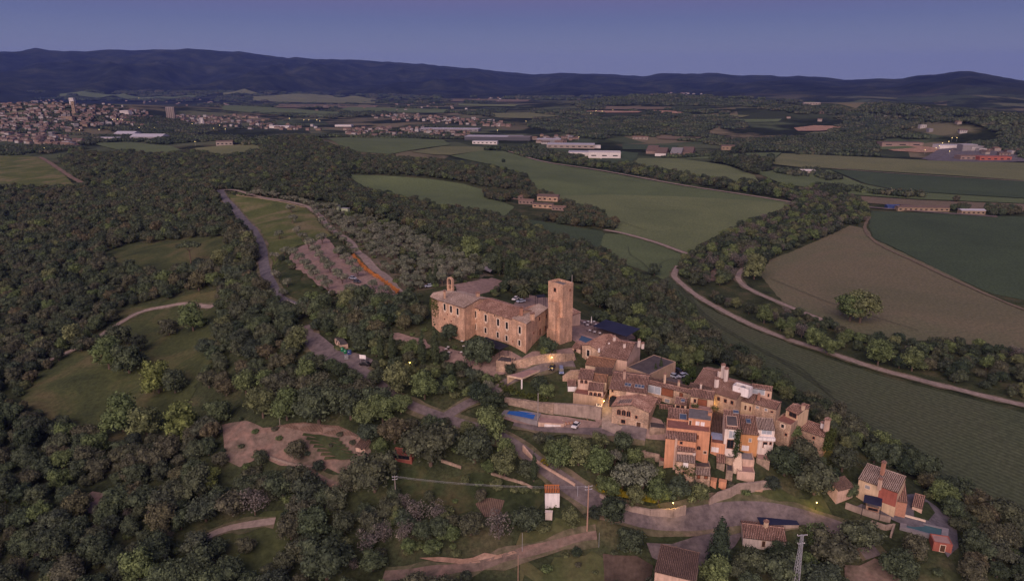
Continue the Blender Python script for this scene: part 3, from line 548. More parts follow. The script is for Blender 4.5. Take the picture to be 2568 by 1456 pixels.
# --- hand placed trees of the photograph
for (k, x, y, r, lb) in [
 ('green', 188, 868, 26, 'yellow green round tree standing alone at the foot of the left wood'),
 ('green', 275, 925, 40, 'greyish green wide tree by the left track, left of the double crown'),
 ('oak', 325, 935, 38, 'grey green broad oak in the left meadow below the bend of the track'),
 ('lime', 400, 985, 40, 'bright green round tree in the middle of the left meadow'),
 ('oak', 440, 985, 30, 'darker oak touching the bright green tree in the left meadow'),
 ('oak', 300, 870, 30, 'dark oak just under the left track near its upper bend'),
 ('dark', 352, 880, 22, 'small dark oak with browner top beside the left track'),
 ('oak', 425, 840, 22, 'dark small oak in the meadow above the grassy slope'),
 ('green', 485, 830, 34, 'olive green tree at the end of the pale left track'),
 ('pine', 480, 668, 26, 'umbrella pine with bare pale trunk in the small clearing on the left'),
 ('green', 310, 1080, 42, 'wide green tree in the lower left meadow with light top left side'),
 ('green', 370, 1095, 40, 'bushy green tree next to the wide green tree of the lower left meadow'),
 ('lime', 460, 1100, 44, 'tall yellow green tree at the right edge of the lower left meadow'),
 ('oak', 550, 1060, 32, 'grey green oak between the yellow green tree and the garden path'),
 ('lime', 530, 1225, 26, 'bright lime green small tree above the dark scrub at lower left'),
 ('green', 660, 1046, 38, 'yellow green spreading tree above the terraced garden, leftmost'),
 ('green', 720, 1052, 36, 'lighter green tree above the terraced garden beside the big oak'),
 ('oak', 800, 1062, 52, 'large grey green oak with visible trunk above the terraced garden'),
 ('oak', 880, 1050, 40, 'oak behind the right end of the terraced garden'),
 ('green', 920, 1070, 34, 'green tree right of the terraced garden oak'),
 ('green', 960, 1060, 36, 'tree with orange tinted top above the grey road'),
 ('oak', 925, 1105, 24, 'dark round tree at the right end of the terraced garden'),
 ('brown', 990, 1110, 34, 'brownish tree beside the grey road below the castle garden'),
 ('oak', 1080, 1165, 58, 'big grey green oak below the road, left of the brown crown'),
 ('oak', 1190, 1158, 46, 'big brownish oak at the roadside in front of the blue pool'),
 ('green', 1230, 1100, 38, 'light green tree left of the blue swimming pool'),
 ('green', 1265, 1195, 36, 'green tree on the inside of the road bend below the pool'),
 ('green', 995, 985, 36, 'bright green tree right of the black parked car'),
 ('green', 1065, 1000, 34, 'bright green tree below the castle garden, second from the road'),
 ('oak', 945, 965, 22, 'small grey green tree beside the black parked car'),
 ('oak', 1205, 920, 38, 'round dark oak in front of the black garden awning'),
 ('oak', 1128, 853, 21, 'dark tree against the long castle wall left of the awning'),
 ('dark', 1200, 1010, 28, 'dark tree at the corner of the grassy terrace under the carport'),
 ('olive', 1225, 985, 17, 'silver grey olive by the left end of the cream carport'),
 ('green', 1372, 1000, 20, 'bushy green tree on the terraces right of the carport'),
 ('dark', 1350, 985, 22, 'dark tree on the terraces just right of the carport'),
 ('green', 1400, 1180, 34, 'loose green tree behind the roadside wall with pale trunk'),
 ('green', 1450, 1165, 32, 'light green tree in the gardens below the garage'),
 ('green', 1500, 1190, 34, 'pale green feathery tree in the gardens under the village'),
 ('olive', 1560, 1225, 34, 'grey green tree below the stone house with three arches'),
 ('olive', 1610, 1225, 34, 'large silver grey olive below the orange house'),
 ('green', 1530, 1250, 26, 'green tree on the bank above the yellow flowers'),
 ('green', 1590, 1268, 26, 'brownish green tree at the edge of the yellow flowers'),
 ('green', 1650, 1260, 30, 'green tree above the road wall near the street lamp'),
 ('oak', 1700, 1250, 30, 'green oak below the small stone house'),
 ('green', 1750, 1258, 26, 'green tree by the ramp under the village'),
 ('oak', 1560, 1130, 26, 'dark bush like tree below the three arched stone house'),
 ('oak', 2010, 1165, 34, 'dark green tree directly below the east end houses'),
 ('dark', 1965, 1190, 40, 'big dark tree right of the white terraced house'),
 ('oak', 2040, 1240, 44, 'large dark green tree on the slope above the road'),
 ('dark', 2110, 1180, 34, 'dark tree under the ivy covered end wall'),
 ('green', 1975, 1110, 26, 'tree in front of the last stone house'),
 ('conifer', 1800, 1420, 40, 'tall dark conifer beside the road fork at lower right'),
 ('oak', 1880, 1440, 36, 'dark bushy tree below the low white shed'),
 ('green', 1790, 1470, 38, 'green tree at the bottom edge right of the pink roofed barn'),
 ('oak', 2080, 1420, 50, 'large dark tree right of the lattice pylon'),
 ('oak', 2150, 1380, 44, 'dark tree behind the lattice pylon towards the villa'),
 ('oak', 2250, 1455, 42, 'green tree below the villa terrace'),
 ('green', 2045, 1365, 28, 'green tree at the right end of the low shed roof'),
 ('oak', 1960, 1465, 46, 'dark tree cut by the bottom edge in front of the pylon'),
 ('oak', 2290, 1395, 28, 'round dark tree beside the turquoise pool'),
 ('dark', 1535, 1310, 36, 'dark tree on the near side of the road left of the wall lamp'),
 ('oak', 1580, 1380, 32, 'green tree between the dirt track and the road'),
 ('green', 1430, 1320, 24, 'green bush like tree right of the white tower hut'),
 ('oak', 1320, 1330, 34, 'brownish tree left of the white tower hut'),
 ('twig', 1250, 1350, 34, 'pale bare reedy tree above the earth bank'),
 ('oak', 1180, 1340, 30, 'oak above the orange earth bank'),
 ('green', 860, 1400, 26, 'green tree near the start of the dirt track'),
 ('oak', 790, 1345, 40, 'greyish oak with pinkish crown in the lower middle'),
 ('oak', 730, 1350, 36, 'dark oak in the lower middle beside the little meadow'),
 ('oak', 545, 1400, 28, 'small round dark tree under the short curved path'),
 ('oak', 620, 1385, 22, 'dark round bush tree in the small meadow'),
 ('oak', 500, 1460, 46, 'broad grey green tree with pink top at the bottom edge'),
 ('green', 400, 1465, 30, 'yellowish green tree at the bottom edge left of the broad grey tree'),
 ('oak', 820, 1450, 60, 'large dark tree at the bottom centre left'),
 ('twig', 640, 1290, 34, 'bare brownish tree in the scrub above the curved path'),
 ('oak', 940, 1230, 54, 'large oak left of the wooden power pole'),
 ('oak', 880, 1228, 30, 'oak above the rocky cutting left of the power pole'),
 ('oak', 745, 1148, 25, 'dark green tree in the middle of the terraced garden'),
 ('oak', 655, 1166, 20, 'round tree at the lower edge of the terraced garden'),
 ('dark', 800, 1182, 16, 'dark low tree beside the pale garden wall'),
 ('green', 955, 1140, 20, 'tall green tree in front of the garden cottage'),
 ('dark', 1280, 940, 16, 'dark small tree by the annex'),
 ('oak', 1370, 885, 22, 'ball shaped tree against the castle wall beside the turret'),
 ('lime', 1366, 892, 12, 'bright green round bush below the castle turret'),
 ('green', 2155, 810, 40, 'large dark green twin crowned tree alone in the brown field'),
 ('green', 2130, 805, 36, 'left crown beside the large field tree'),
 ('twig', 2110, 790, 16, 'small pale tree left of the large field tree'),
 ('green', 1915, 810, 22, 'round green tree between the riverside tracks'),
 ('green', 1890, 700, 28, 'dark green round tree beside the bend of the second track'),
 ('green', 1975, 850, 14, 'small green round tree beyond the white track'),
 ('green', 2040, 870, 24, 'green tree beyond the white track left of the pair'),
 ('green', 2075, 890, 22, 'green tree beyond the white track right of the pair'),
 ('green', 2200, 915, 32, 'broad round green tree beyond the white track'),
 ('green', 2285, 930, 28, 'rightmost round green tree beyond the white track'),
 ('dark', 1262, 408, 5, 'single small tree alone in the green field near its track'),
 ('oak', 1640, 690, 16, 'dark tree at the tip of the green field beside the wood'),
 ('green', 1180, 655, 28, 'yellow green oak behind the castle yard'), ('green', 1295, 715, 16, 'yellowish tree behind the castle near the palm'),
 ('oak', 1330, 700, 20, 'brownish tree behind the castle yard'), ('green', 1900, 1000, 20, 'tree'),
 ]:
    if lb == 'tree': continue
    treeP(k, x, y, r, lb)
for (x, y, r, lb) in [(955, 905, 9, 'leftmost cypress beside the castle drive'), (985, 910, 10, 'second cypress beside the castle drive, broader'), (1059, 915, 10, 'tall slim cypress left of the garden terrace'), (1092, 915, 12, 'broad cypress at the left edge of the garden terrace'), (1094, 706, 6, 'small cypress left of the bell gable'), (1252, 690, 9, 'cypress beyond the castle yard, leftmost'), (1272, 712, 8, 'cypress beyond the castle yard, middle'), (1285, 720, 9, 'cypress beyond the castle yard, rightmost'), (1642, 950, 5, 'thin cypress at the end of the flat dark roof'), (1655, 945, 6, 'cypress beside the three parked cars'), (1338, 1205, 9, 'small dark cypress beside the road and tower hut')]:
    treeP('cypress', x, y, r, lb, tall=1.0)
for (x, y) in [(640,1085),(605,1122),(700,1102),(722,1132),(655,1148),(832,1120),(852,1092),(884,1112),(770,1140),(690,1078)]: treeP('shrub', x, y, 9, 'low bush growing in the pinkish terraced garden', 'bushes in the terraced garden')
# --- rows and groves of olives
def along(pts, n, kind, rpx, label, group, jit=2):
    p = np.array(pts, float); L = np.concatenate([[0], np.cumsum(np.linalg.norm(np.diff(p, axis=0), axis=1))])
    for s_ in np.linspace(0, L[-1], n): treeP(kind, np.interp(s_, L, p[:, 0])+random.uniform(-jit, jit), np.interp(s_, L, p[:, 1])+random.uniform(-jit, jit), rpx*random.uniform(.85, 1.15), label, group)
along([(625, 492), (700, 500), (790, 520), (840, 528)], 16, 'olive', 9, 'grey olive in the row along the upper edge of the ridge meadow', 'olives along the upper track')
along([(785, 530), (815, 570), (850, 600), (890, 640)], 9, 'olive', 10, 'grey olive beside the track between meadow and grove', 'olives along the inner track')
for row, lb in ([(742, 640), (768, 665), (790, 690), (805, 712), (842, 720), (872, 760)], 'in the left row of the car park'), ([(800, 630), (812, 655), (830, 680), (850, 700), (870, 715), (885, 745), (905, 752)], 'in the middle row of the car park'), ([(838, 625), (862, 655), (872, 672), (890, 705)], 'in the right row of the car park'), ([(915, 722), (938, 735), (960, 745)], 'in the lower row of the car park near the cars'):
    pass
for row, lb in (([(738, 648), (752, 662), (765, 676), (778, 690), (790, 702), (808, 716), (822, 728)], 'left'), ([(775, 625), (792, 640), (803, 655), (816, 672), (828, 684), (846, 700), (858, 712), (878, 738), (893, 748)], 'middle'), ([(808, 612), (850, 645), (868, 662), (884, 676), (896, 694), (936, 728), (962, 742)], 'right')):
    for x, y in row: treeP('olive', x, y, 15, 'grey olive with dark earth ring in the %s row of the earth car park' % lb, 'olives of the %s car park row' % lb)
for x, y in [(700, 600), (715, 640), (690, 655), (735, 560), (690, 700), (720, 720), (710, 745), (745, 590), (760, 605), (730, 535)]: treeP('olive', x, y, 12, 'grey olive scattered on the slope between road and car park', 'olives on the slope by the road')
# --- woods
GROVE = [(800,530),(870,545),(960,560),(1060,600),(1150,640),(1215,668),(1235,690),(1180,700),(1130,712),(1090,725),(1010,730),(960,690),(905,640),(850,595)]
CLEAR = [  # places in the big wood kept open (picture polygons)
 [(562,480),(640,490),(800,505),(905,540),(1000,560),(1100,605),(1215,665),(1240,690),(1300,690),(1300,735),(1440,700),(1480,760),(1560,800),(1620,840),(1680,905),(1750,915),(1830,925),(1990,1000),(2040,1030),(2120,1090),(2130,1150),(2080,1190),(2200,1170),(2290,1200),(2400,1320),(2400,1440),(2300,1456),(1500,1500),(1250,1500),(950,1456),(960,1400),(1060,1340),(960,1270),(940,1160),(700,1190),(560,1180),(555,1050),(640,1070),(800,1050),(960,1040),(1100,1060),(1230,1030),(1200,990),(950,960),(880,930),(770,870),(760,810),(790,800),(860,830),(1000,820),(1060,770),(960,770),(850,760),(750,770),(700,750),(668,700),(655,610),(610,540)],
 [(505,960),(540,985),(620,1000),(700,1010),(650,1060),(560,1060),(420,1120),(250,1110),(130,1060)],
 [(180,1230),(300,1225),(300,1280),(200,1290)],
 [(700,1190),(860,1180),(850,1240),(760,1210)],
 [(500,1340),(560,1300),(750,1290),(760,1340),(700,1420),(640,1460),(540,1460),(510,1400)]]
CLEARW = [gpoly(p)[:, :2] for p in CLEAR]
BIG = gpoly([(-60,472),(190,477),(215,465),(150,410),(190,380),(260,392),(300,385),(400,395),(470,385),(560,395),(640,390),(655,372),(700,350),(745,342),(790,352),(850,375),(900,392),(1000,398),(1100,408),(1200,422),(1290,440),(1340,452),(1352,470),(1320,478),(1225,470),(1150,455),(1060,444),(950,438),(865,436),(890,470),(960,492),(1050,512),(1150,532),(1240,545),(1300,550),(1350,585),(1430,608),(1500,630),(1540,665),(1600,700),(1680,725),(1730,790),(1790,862),(1880,925),(2000,985),(2090,1055),(2250,1152),(2400,1248),(2500,1318),(2567,1370),(2750,1500),(2600,1500),(1000,1560),(-100,1560)])[:, :2]
def nogrow(x, y, m=0.0):
    bad = np.zeros(len(x), bool)
    for e in EXCL:
        if e[0] == 'poly': bad |= inpoly(x, y, e[1])
        else:
            p = e[1]; lo = p.min(0)-e[2]-2; hi = p.max(0)+e[2]+2; s_ = (x > lo[0]) & (x < hi[0]) & (y > lo[1]) & (y < hi[1])
            if s_.any():
                ii = np.where(s_)[0]; d = np.min(np.hypot(x[ii][:, None]-p[None, :, 0], y[ii][:, None]-p[None, :, 1]), 1); bad[ii] |= d < e[2]+m
    return bad
CAND = {}                                    # kind -> list of (x, y, r, region)
STUFF = {}
def fill(polyw, spacing, kinds, rr, region, cell_r=1.0, clear=True, m=1.5, p=1.0, hug=0):
    lo = polyw.min(0); hi = polyw.max(0); gx, gy = np.meshgrid(np.arange(lo[0], hi[0], spacing), np.arange(lo[1], hi[1], spacing*.88)); gx = gx+((np.arange(gx.shape[0]) % 2)*spacing/2)[:, None]
    x = gx.ravel()+np.random.uniform(-.38, .38, gx.size)*spacing; y = gy.ravel()+np.random.uniform(-.38, .38, gx.size)*spacing
    k = inpoly(x, y, polyw) & (y > 20)
    if p < 1: k &= np.random.rand(len(x)) < p
    x, y = x[k], y[k]; k = ~nogrow(x, y, m)
    if clear:
        for c in CLEARW: k &= ~inpoly(x, y, c)
    x, y = x[k], y[k]; k = np.ones(len(x), bool)
    for (tx, ty, tr) in TREESPOTS: k &= np.hypot(x-tx, y-ty) > tr*.9
    x, y = x[k], y[k]; z = hgt(x, y); q = proj(np.stack([x, y, z], -1)); k = (q[:, 2] > 1) & (q[:, 0] > -260) & (q[:, 0] < 2830) & (q[:, 1] < 1700)
    x, y, z = x[k], y[k], z[k]; ks = [a for a, b_ in kinds]; pw = np.array([b_ for a, b_ in kinds], float); pw /= pw.sum()
    big = vnoise(x/60, y/60, 21); r = (rr[0]+(rr[1]-rr[0])*np.random.rand(len(x))**1.4)*(.85+.3*big); kk = np.random.choice(len(ks), len(x), p=pw)
    for i in range(len(x)): CAND.setdefault(ks[kk[i]], []).append((x[i], y[i], z[i], r[i], region))
# near and far halves of the wood get different grain
def band(poly, r0, r1):
    r_ = np.hypot(poly[:, 0], poly[:, 1]); return poly
GROVEW = gpoly(GROVE)[:, :2]
_save = CLEARW; CLEARW = CLEARW+[GROVEW]
fill(BIG, 6.7, [('oak', 6), ('dark', 1.2), ('brown', .4), ('green', .6)], (2.4, 5.8), 'big')
CLEARW = _save
fill(GROVEW, 8.0, [('olive', 9), ('oak', .6), ('green', .4)], (2.6, 3.9), 'grove', clear=False)
PROTECT = [np.array(p, float) for p in [
 [(1055,725),(1120,690),(1140,730),(1360,750),(1375,695),(1440,695),(1480,780),(1500,800),(1600,815),(1600,830),(1660,890),(1730,930),(1810,915),(1900,940),(2000,990),(2110,1080),(2100,1150),(1950,1100),(1940,1180),(1900,1210),(1760,1200),(1660,1150),(1590,1080),(1530,1080),(1270,1075),(1265,1025),(1430,1000),(1400,950),(1270,960),(1260,900),(1070,830)],
 [(1262,492),(1300,486),(1400,488),(1420,535),(1262,535)], [(575,1072),(690,1068),(760,1062),(900,1075),(920,1150),(800,1165),(700,1160),(600,1150)], [(130,905),(300,860),(520,850),(500,1000),(130,1040)], [(540,1335),(690,1300),(700,1390),(570,1410)], [(1100,1400),(1300,1375),(1490,1335),(1495,1360),(1300,1410),(1100,1440)], [(1290,1060),(1500,1085),(1500,1100),(1290,1080)],
 [(2140,1150),(2290,1180),(2400,1330),(2380,1430),(2300,1400),(2150,1290)]]]
def hidden_bad(c):
    x, y, z, r, g = c; q = proj([[x, y, z+1.5*r]])[0]
    return any(inpoly(np.array([q[0]]), np.array([q[1]]), P)[0] for P in PROTECT)
# individually placed groups inside the clearings of the village hill
def fillp(pts, spacing, kinds, rr, region, p=1.0, m=.5, clear=False): fill(gpoly(pts)[:, :2], spacing, kinds, rr, region, clear=clear, m=m, p=p)
fillp([(762,775),(800,765),(870,775),(960,775),(1030,770),(1065,790),(1060,835),(1000,830),(950,835),(950,905),(900,880),(840,850),(790,830)], 5.5, [('oak', 4), ('brown', 1), ('green', 1)], (2.8, 4.4), 'castle_wood', m=.2)
fillp([(935,850),(1060,880),(1170,930),(1260,945),(1240,1000),(1150,1000),(1040,985),(950,935)], 4.6, [('green', 2), ('oak', 2), ('dark', 1), ('shrub', 2)], (1.8, 3.4), 'castle_garden')
fillp([(960,1010),(1100,1060),(1240,1080),(1280,1120),(1330,1190),(1280,1210),(1100,1190),(960,1110)], 6, [('oak', 4), ('green', 2), ('dark', 1)], (2.6, 4.4), 'below_road')
fillp([(1320,1090),(1450,1095),(1560,1100),(1660,1130),(1690,1180),(1750,1230),(1780,1270),(1700,1260),(1600,1265),(1500,1225),(1400,1165)], 5, [('green', 4), ('oak', 2), ('olive', 1.5), ('shrub', 2)], (1.8, 3.6), 'under_village')
fillp([(1940,1110),(2090,1130),(2140,1180),(2180,1240),(2180,1330),(2100,1290),(2000,1240),(1900,1200),(1930,1180)], 5.5, [('oak', 4), ('dark', 2), ('green', 1)], (2.6, 4.4), 'under_east_end')
fillp([(950,1250),(1080,1285),(1200,1310),(1330,1310),(1400,1340),(1300,1375),(1200,1395),(1060,1400),(960,1380)], 5.2, [('oak', 4), ('green', 2), ('twig', 1), ('shrub', 2)], (2.0, 3.8), 'above_bank')
fillp([(700,1190),(950,1180),(970,1260),(1060,1340),(960,1400),(960,1470),(700,1470),(760,1340),(720,1290),(560,1290),(560,1190)], 6, [('oak', 3), ('green', 1), ('twig', .5), ('shrub', 3), ('dark', 1)], (1.8, 4.2), 'lower_middle', p=.75)
fillp([(1480,1270),(1580,1305),(1640,1325),(1580,1400),(1500,1360),(1490,1300)], 5.5, [('oak', 2), ('green', 2), ('dark', 1)], (2.2, 3.8), 'road_bend')
fillp([(1780,1390),(1860,1400),(2000,1400),(2120,1330),(2220,1330),(2300,1420),(2300,1480),(1780,1500)], 5.5, [('oak', 3), ('dark', 1), ('green', 1)], (2.6, 4.4), 'bottom_right')
fillp([(1430,790),(1560,810),(1620,850),(1680,905),(1740,925),(1700,960),(1660,925),(1600,870),(1470,810)], 5, [('oak', 3), ('dark', 2), ('green', 1.5)], (2.2, 3.6), 'behind_pergola')
fillp([(1300,690),(1440,740),(1430,790),(1380,745),(1290,740),(1240,725)], 5, [('oak', 3), ('dark', 2), ('green', 1)], (2.2, 3.6), 'behind_castle')
fillp([(1230,960),(1420,980),(1440,1010),(1400,1010),(1260,990)], 5, [('green', 1), ('shrub', 3), ('dark', 1)], (1.2, 2.4), 'carport_garden', p=.6)
fillp([(1840,925),(1900,945),(2000,1000),(2100,1070),(2140,1130),(2110,1130),(2040,1070),(1950,1000),(1860,950)], 5, [('oak', 3), ('dark', 2), ('green', 1)], (2.2, 3.8), 'north_slope')
fillp([(0,1215),(200,1280),(480,1290),(640,1340),(500,1440),(0,1440)], 3.6, [('twig', 2), ('shrub', 3)], (1.2, 2.2), 'scrub', p=.5)
# woods and hedges on the plain
fillp([(1740,640),(1800,600),(1900,555),(1960,535),(1990,508),(1960,495),(2040,470),(2110,485),(2170,515),(2180,560),(2130,565),(2080,588),(2000,622),(1930,650),(1900,690),(1850,700),(1800,720),(1740,720),(1700,690),(1710,665)], 8.5, [('oak', 3), ('green', 1.5), ('twig', 1.3), ('dark', 2)], (3.2, 5.6), 'riverside')
fillp([(1720,712),(1760,735),(1900,790),(1960,780),(2060,810),(2150,845),(2250,862),(2400,872),(2567,890),(2800,940),(2800,1060),(2567,1005),(2400,962),(2200,912),(2080,870),(1960,835),(1860,790),(1760,745)], 7, [('oak', 3), ('green', 1.5), ('twig', .5), ('dark', 2)], (2.6, 4.6), 'riverside2', p=.85)
fillp([(1340,405),(1420,392),(1500,402),(1600,420),(1740,447),(1880,462),(1990,480),(2000,507),(1850,482),(1700,460),(1500,424),(1360,402)], 12, [('oak', 3), ('green', 1), ('dark', 2)], (4, 7), 'hedge')
fillp([(1760,415),(1800,395),(1850,382),(1920,385),(1935,405),(1920,440),(1870,435),(1820,425)], 13, [('oak', 2), ('dark', 2)], (6, 10), 'copse')
fillp([(1210,490),(1300,485),(1350,480),(1400,500),(1440,520),(1500,535),(1548,560),(1540,578),(1480,572),(1400,562),(1330,550),(1290,530),(1230,505)], 8, [('oak', 3), ('brown', 1.5), ('dark', 1)], (3.5, 5.5), 'farm_wood')
fillp([(2380,505),(2420,505),(2430,535),(2390,535)], 9, [('oak', 1)], (4, 6), 'stable_trees'); fillp([(2460,510),(2550,510),(2550,540),(2470,545)], 9, [('oak', 1)], (4, 6), 'stable_trees')
fillp([(2045,475),(2100,470),(2110,500),(2060,500)], 9, [('dark', 1)], (5, 7), 'riverside')
fillp([(2500,412),(2640,415),(2640,438),(2510,436)], 14, [('dark', 1)], (6, 9), 'far_copse')
fillp([(1500,640),(1540,625),(1545,680),(1500,660)], 8, [('oak', 1)], (3, 5), 'big')
# individuals: the 300 that show largest of each kind; the rest grows as one mass
REGW = {'big': 'in the dense evergreen wood on the hill', 'grove': 'in the olive grove between car park and north slope', 'castle_wood': 'in the wood strip between car park and castle', 'castle_garden': 'in the castle garden below the cypresses', 'below_road': 'on the slope just below the winding grey road', 'under_village': 'in the gardens between village and lower road', 'under_east_end': 'on the slope below the east end of the village', 'above_bank': 'in the scrub above the orange earth bank', 'lower_middle': 'in the overgrown lower middle slope', 'road_bend': 'inside the bend between road and dirt track', 'bottom_right': 'in the thicket around the pylon at lower right', 'behind_pergola': 'on the slope behind the blue black awning', 'behind_castle': 'behind the castle yard', 'carport_garden': 'in the small terraced garden by the carport', 'north_slope': 'on the north slope behind the village houses', 'scrub': 'in the grey scrub of the lower left corner', 'riverside': 'in the riverside wood between the fields', 'riverside2': 'in the belt between the two pale tracks', 'hedge': 'in the hedge along the long pale field track', 'copse': 'in the copse near the barns', 'farm_wood': 'around the red roofed farm', 'stable_trees': 'beside the orange stables', 'far_copse': 'in the far copse at the right edge'}
ADJ = {'oak': 'grey green rounded oak', 'dark': 'dark green oak', 'brown': 'brownish leaved tree', 'green': 'fresh green leafy tree', 'lime': 'yellow green tree', 'olive': 'silver grey olive tree', 'twig': 'pale bare twiggy tree', 'shrub': 'low rounded shrub', 'pine': 'umbrella pine', 'conifer': 'conifer', 'cypress': 'cypress'}
def gn_scatter(name, pts, srcs, kind='stuff'):
    """pts: (x, y, z, scale, rot, pick); srcs: objects whose geometry is set on the points"""
    P = np.array(pts, np.float32); me = bpy.data.meshes.new(name); me.vertices.add(len(P)); me.vertices.foreach_set('co', P[:, :3].ravel())
    for nm, col in (('sc', 3), ('ro', 4)): a = me.attributes.new(nm, 'FLOAT', 'POINT'); a.data.foreach_set('value', P[:, col].copy())
    a = me.attributes.new('pk', 'INT', 'POINT'); a.data.foreach_set('value', P[:, 5].astype(np.int32))
    ob = bpy.data.objects.new(name, me); C.objects.link(ob); ob['kind'] = kind
    g = bpy.data.node_groups.new(name, 'GeometryNodeTree'); g.interface.new_socket('Geometry', in_out='INPUT', socket_type='NodeSocketGeometry'); g.interface.new_socket('Geometry', in_out='OUTPUT', socket_type='NodeSocketGeometry')
    N, L = g.nodes, g.links; gi = N.new('NodeGroupInput'); go = N.new('NodeGroupOutput'); j = N.new('GeometryNodeJoinGeometry'); iop = N.new('GeometryNodeInstanceOnPoints')
    for s_ in reversed(srcs):
        oi = N.new('GeometryNodeObjectInfo'); oi.inputs['Object'].default_value = s_; oi.inputs['As Instance'].default_value = False; oi.transform_space = 'ORIGINAL'
        ti = N.new('GeometryNodeGeometryToInstance'); L.new(oi.outputs['Geometry'], ti.inputs[0]); L.new(ti.outputs[0], j.inputs[0])
    mp = N.new('GeometryNodeMeshToPoints'); L.new(gi.outputs[0], mp.inputs[0]); L.new(mp.outputs[0], iop.inputs['Points']); L.new(j.outputs[0], iop.inputs['Instance']); iop.inputs['Pick Instance'].default_value = True
    def attr(nm, ty): a_ = N.new('GeometryNodeInputNamedAttribute'); a_.data_type = ty; a_.inputs['Name'].default_value = nm; return a_.outputs['Attribute']
    L.new(attr('pk', 'INT'), iop.inputs['Instance Index']); cx = N.new('ShaderNodeCombineXYZ'); L.new(attr('ro', 'FLOAT'), cx.inputs['Z']); L.new(cx.outputs[0], iop.inputs['Rotation']); L.new(attr('sc', 'FLOAT'), iop.inputs['Scale']); L.new(iop.outputs[0], go.inputs[0])
    md = ob.modifiers.new('scatter', 'NODES'); md.node_group = g; return ob
def flush_woods():
    first = {}
    mass = {}
    for kind, L in CAND.items():
        L = [c for c in L if not hidden_bad(c)]
        sz = []
        for c in L:
            q = proj([[c[0], c[1], c[2]+c[3]]])[0]; sz.append(c[3]/q[2] if (-5 < q[0] < 2572 and -5 < q[1] < 1465) else 0)
        order = np.argsort(-np.array(sz)) if L else []
        done = sum(1 for o in C.objects if o.parent is None and o.name.split('.')[0] == NAMES[kind][0]); cap = max(0, (295 if kind != 'green' else 290)-done)
        rs_ = sorted(c[3] for c in L); rq = (rs_[len(rs_)//3], rs_[2*len(rs_)//3]) if rs_ else (0, 0)
        for rank, i in enumerate(order):
            x, y, z, r, reg = L[i]
            if rank < cap and sz[i] > 0:
                sw = 'small ' if r < rq[0] else ('large ' if r > rq[1] else 'mid sized '); wh = near_what(x, y, z) if reg in ('big', 'grove') else REGW[reg]; tree(kind, x, y, r, sw+ADJ[kind]+' '+wh, sw+ADJ[kind]+'s '+wh, z=z, tall=random.uniform(.85, 1.15), var=random.randrange(9))
            else: mass.setdefault(kind, []).append((x, y, z-.1, r, random.uniform(0, 6.28), random.randrange(len(PRO[kind]))))
    # sources: crowns already standing in the scene, one per mesh
    bymesh = {}
    for o in C.objects:
        if o.type == 'MESH' and o.name.startswith('crown'): bymesh.setdefault(o.data.name, o)
    for kind, pts in mass.items():
        srcs = [bymesh[cm.name] for cm, tm in PRO[kind] if cm.name in bymesh]
        if not srcs: continue
        pts = [p[:5]+(p[5] % len(srcs),) for p in pts]
        gn_scatter({'oak': 'oak_wood', 'dark': 'dark_oak_wood', 'brown': 'brown_tree_wood', 'green': 'broadleaf_wood', 'olive': 'olive_grove', 'twig': 'bare_tree_thicket', 'shrub': 'shrubbery', 'lime': 'lime_wood', 'pine': 'pine_wood'}[kind], pts, srcs)
# ------------------------------------------------------------------ building kit (picture positions below are in full size photo pixels)
def atP(x, y, z): return at(x/S, y/S, z)
def gP(x, y): return ground(x/S, y/S)[0]
def zat(xy, py):                             # height over a spot whose picture row is py
    lo, hi = -20.0, 130.0
    for _ in range(40):
        m = (lo+hi)/2
        if proj([[xy[0], xy[1], m]])[0][1]*S > py: lo = m
        else: hi = m
    return m
def stone(name, c1, c2, c3, sc=1.0, mort=(.30, .25, .20)):
    m, n, l, b = nt(name); b.inputs['Roughness'].default_value = .92
    v = worldvec(n, l, (1, 1, 1.7)); vo = n.new('ShaderNodeTexVoronoi'); vo.inputs['Scale'].default_value = 2.0*sc; vo.inputs['Randomness'].default_value = .9; l.new(v, vo.inputs['Vector'])
    sx = n.new('ShaderNodeSeparateXYZ'); l.new(vo.outputs['Color'], sx.inputs[0]); cell = ramp_(n, l, sx.outputs[0], [c1, c2, c3, c1], [0, .35, .7, 1]).outputs[0]
    ve = n.new('ShaderNodeTexVoronoi'); ve.feature = 'DISTANCE_TO_EDGE'; ve.inputs['Scale'].default_value = 2.0*sc; ve.inputs['Randomness'].default_value = .9; l.new(v, ve.inputs['Vector'])
    ef = ramp_(n, l, ve.outputs['Distance'], [(1, 1, 1), (0, 0, 0)], [.02, .10]).outputs[0]; col = mix(n, l, ef, cell, mort)
    t = noise(n, l, worldvec(n, l), .22, 5, .65); col = mix(n, l, 1, col, ramp_(n, l, t.outputs[0], [(.62,)*3, (1.12, 1.08, 1.02)], [.3, .62]).outputs[0], 'MULTIPLY')
    t3 = noise(n, l, worldvec(n, l, (1, 1, .15)), .9, 4, .6); col = mix(n, l, 1, col, ramp_(n, l, t3.outputs[0], [(.78,)*3, (1.08,)*3], [.35, .6]).outputs[0], 'MULTIPLY')
    l.new(col, b.inputs['Base Color']); bp = n.new('ShaderNodeBump'); bp.inputs['Strength'].default_value = .7; bp.inputs['Distance'].default_value = .08; l.new(ve.outputs['Distance'], bp.inputs['Height']); l.new(bp.outputs[0], b.inputs['Normal']); return m
stone('castle_stone', (.60, .385, .265), (.49, .31, .215), (.70, .47, .34), mort=(.40, .28, .21))
stone('village_stone', (.53, .37, .265), (.40, .275, .20), (.62, .45, .335))
stone('rough_stone', (.36, .27, .21), (.26, .20, .16), (.44, .34, .27), .7)
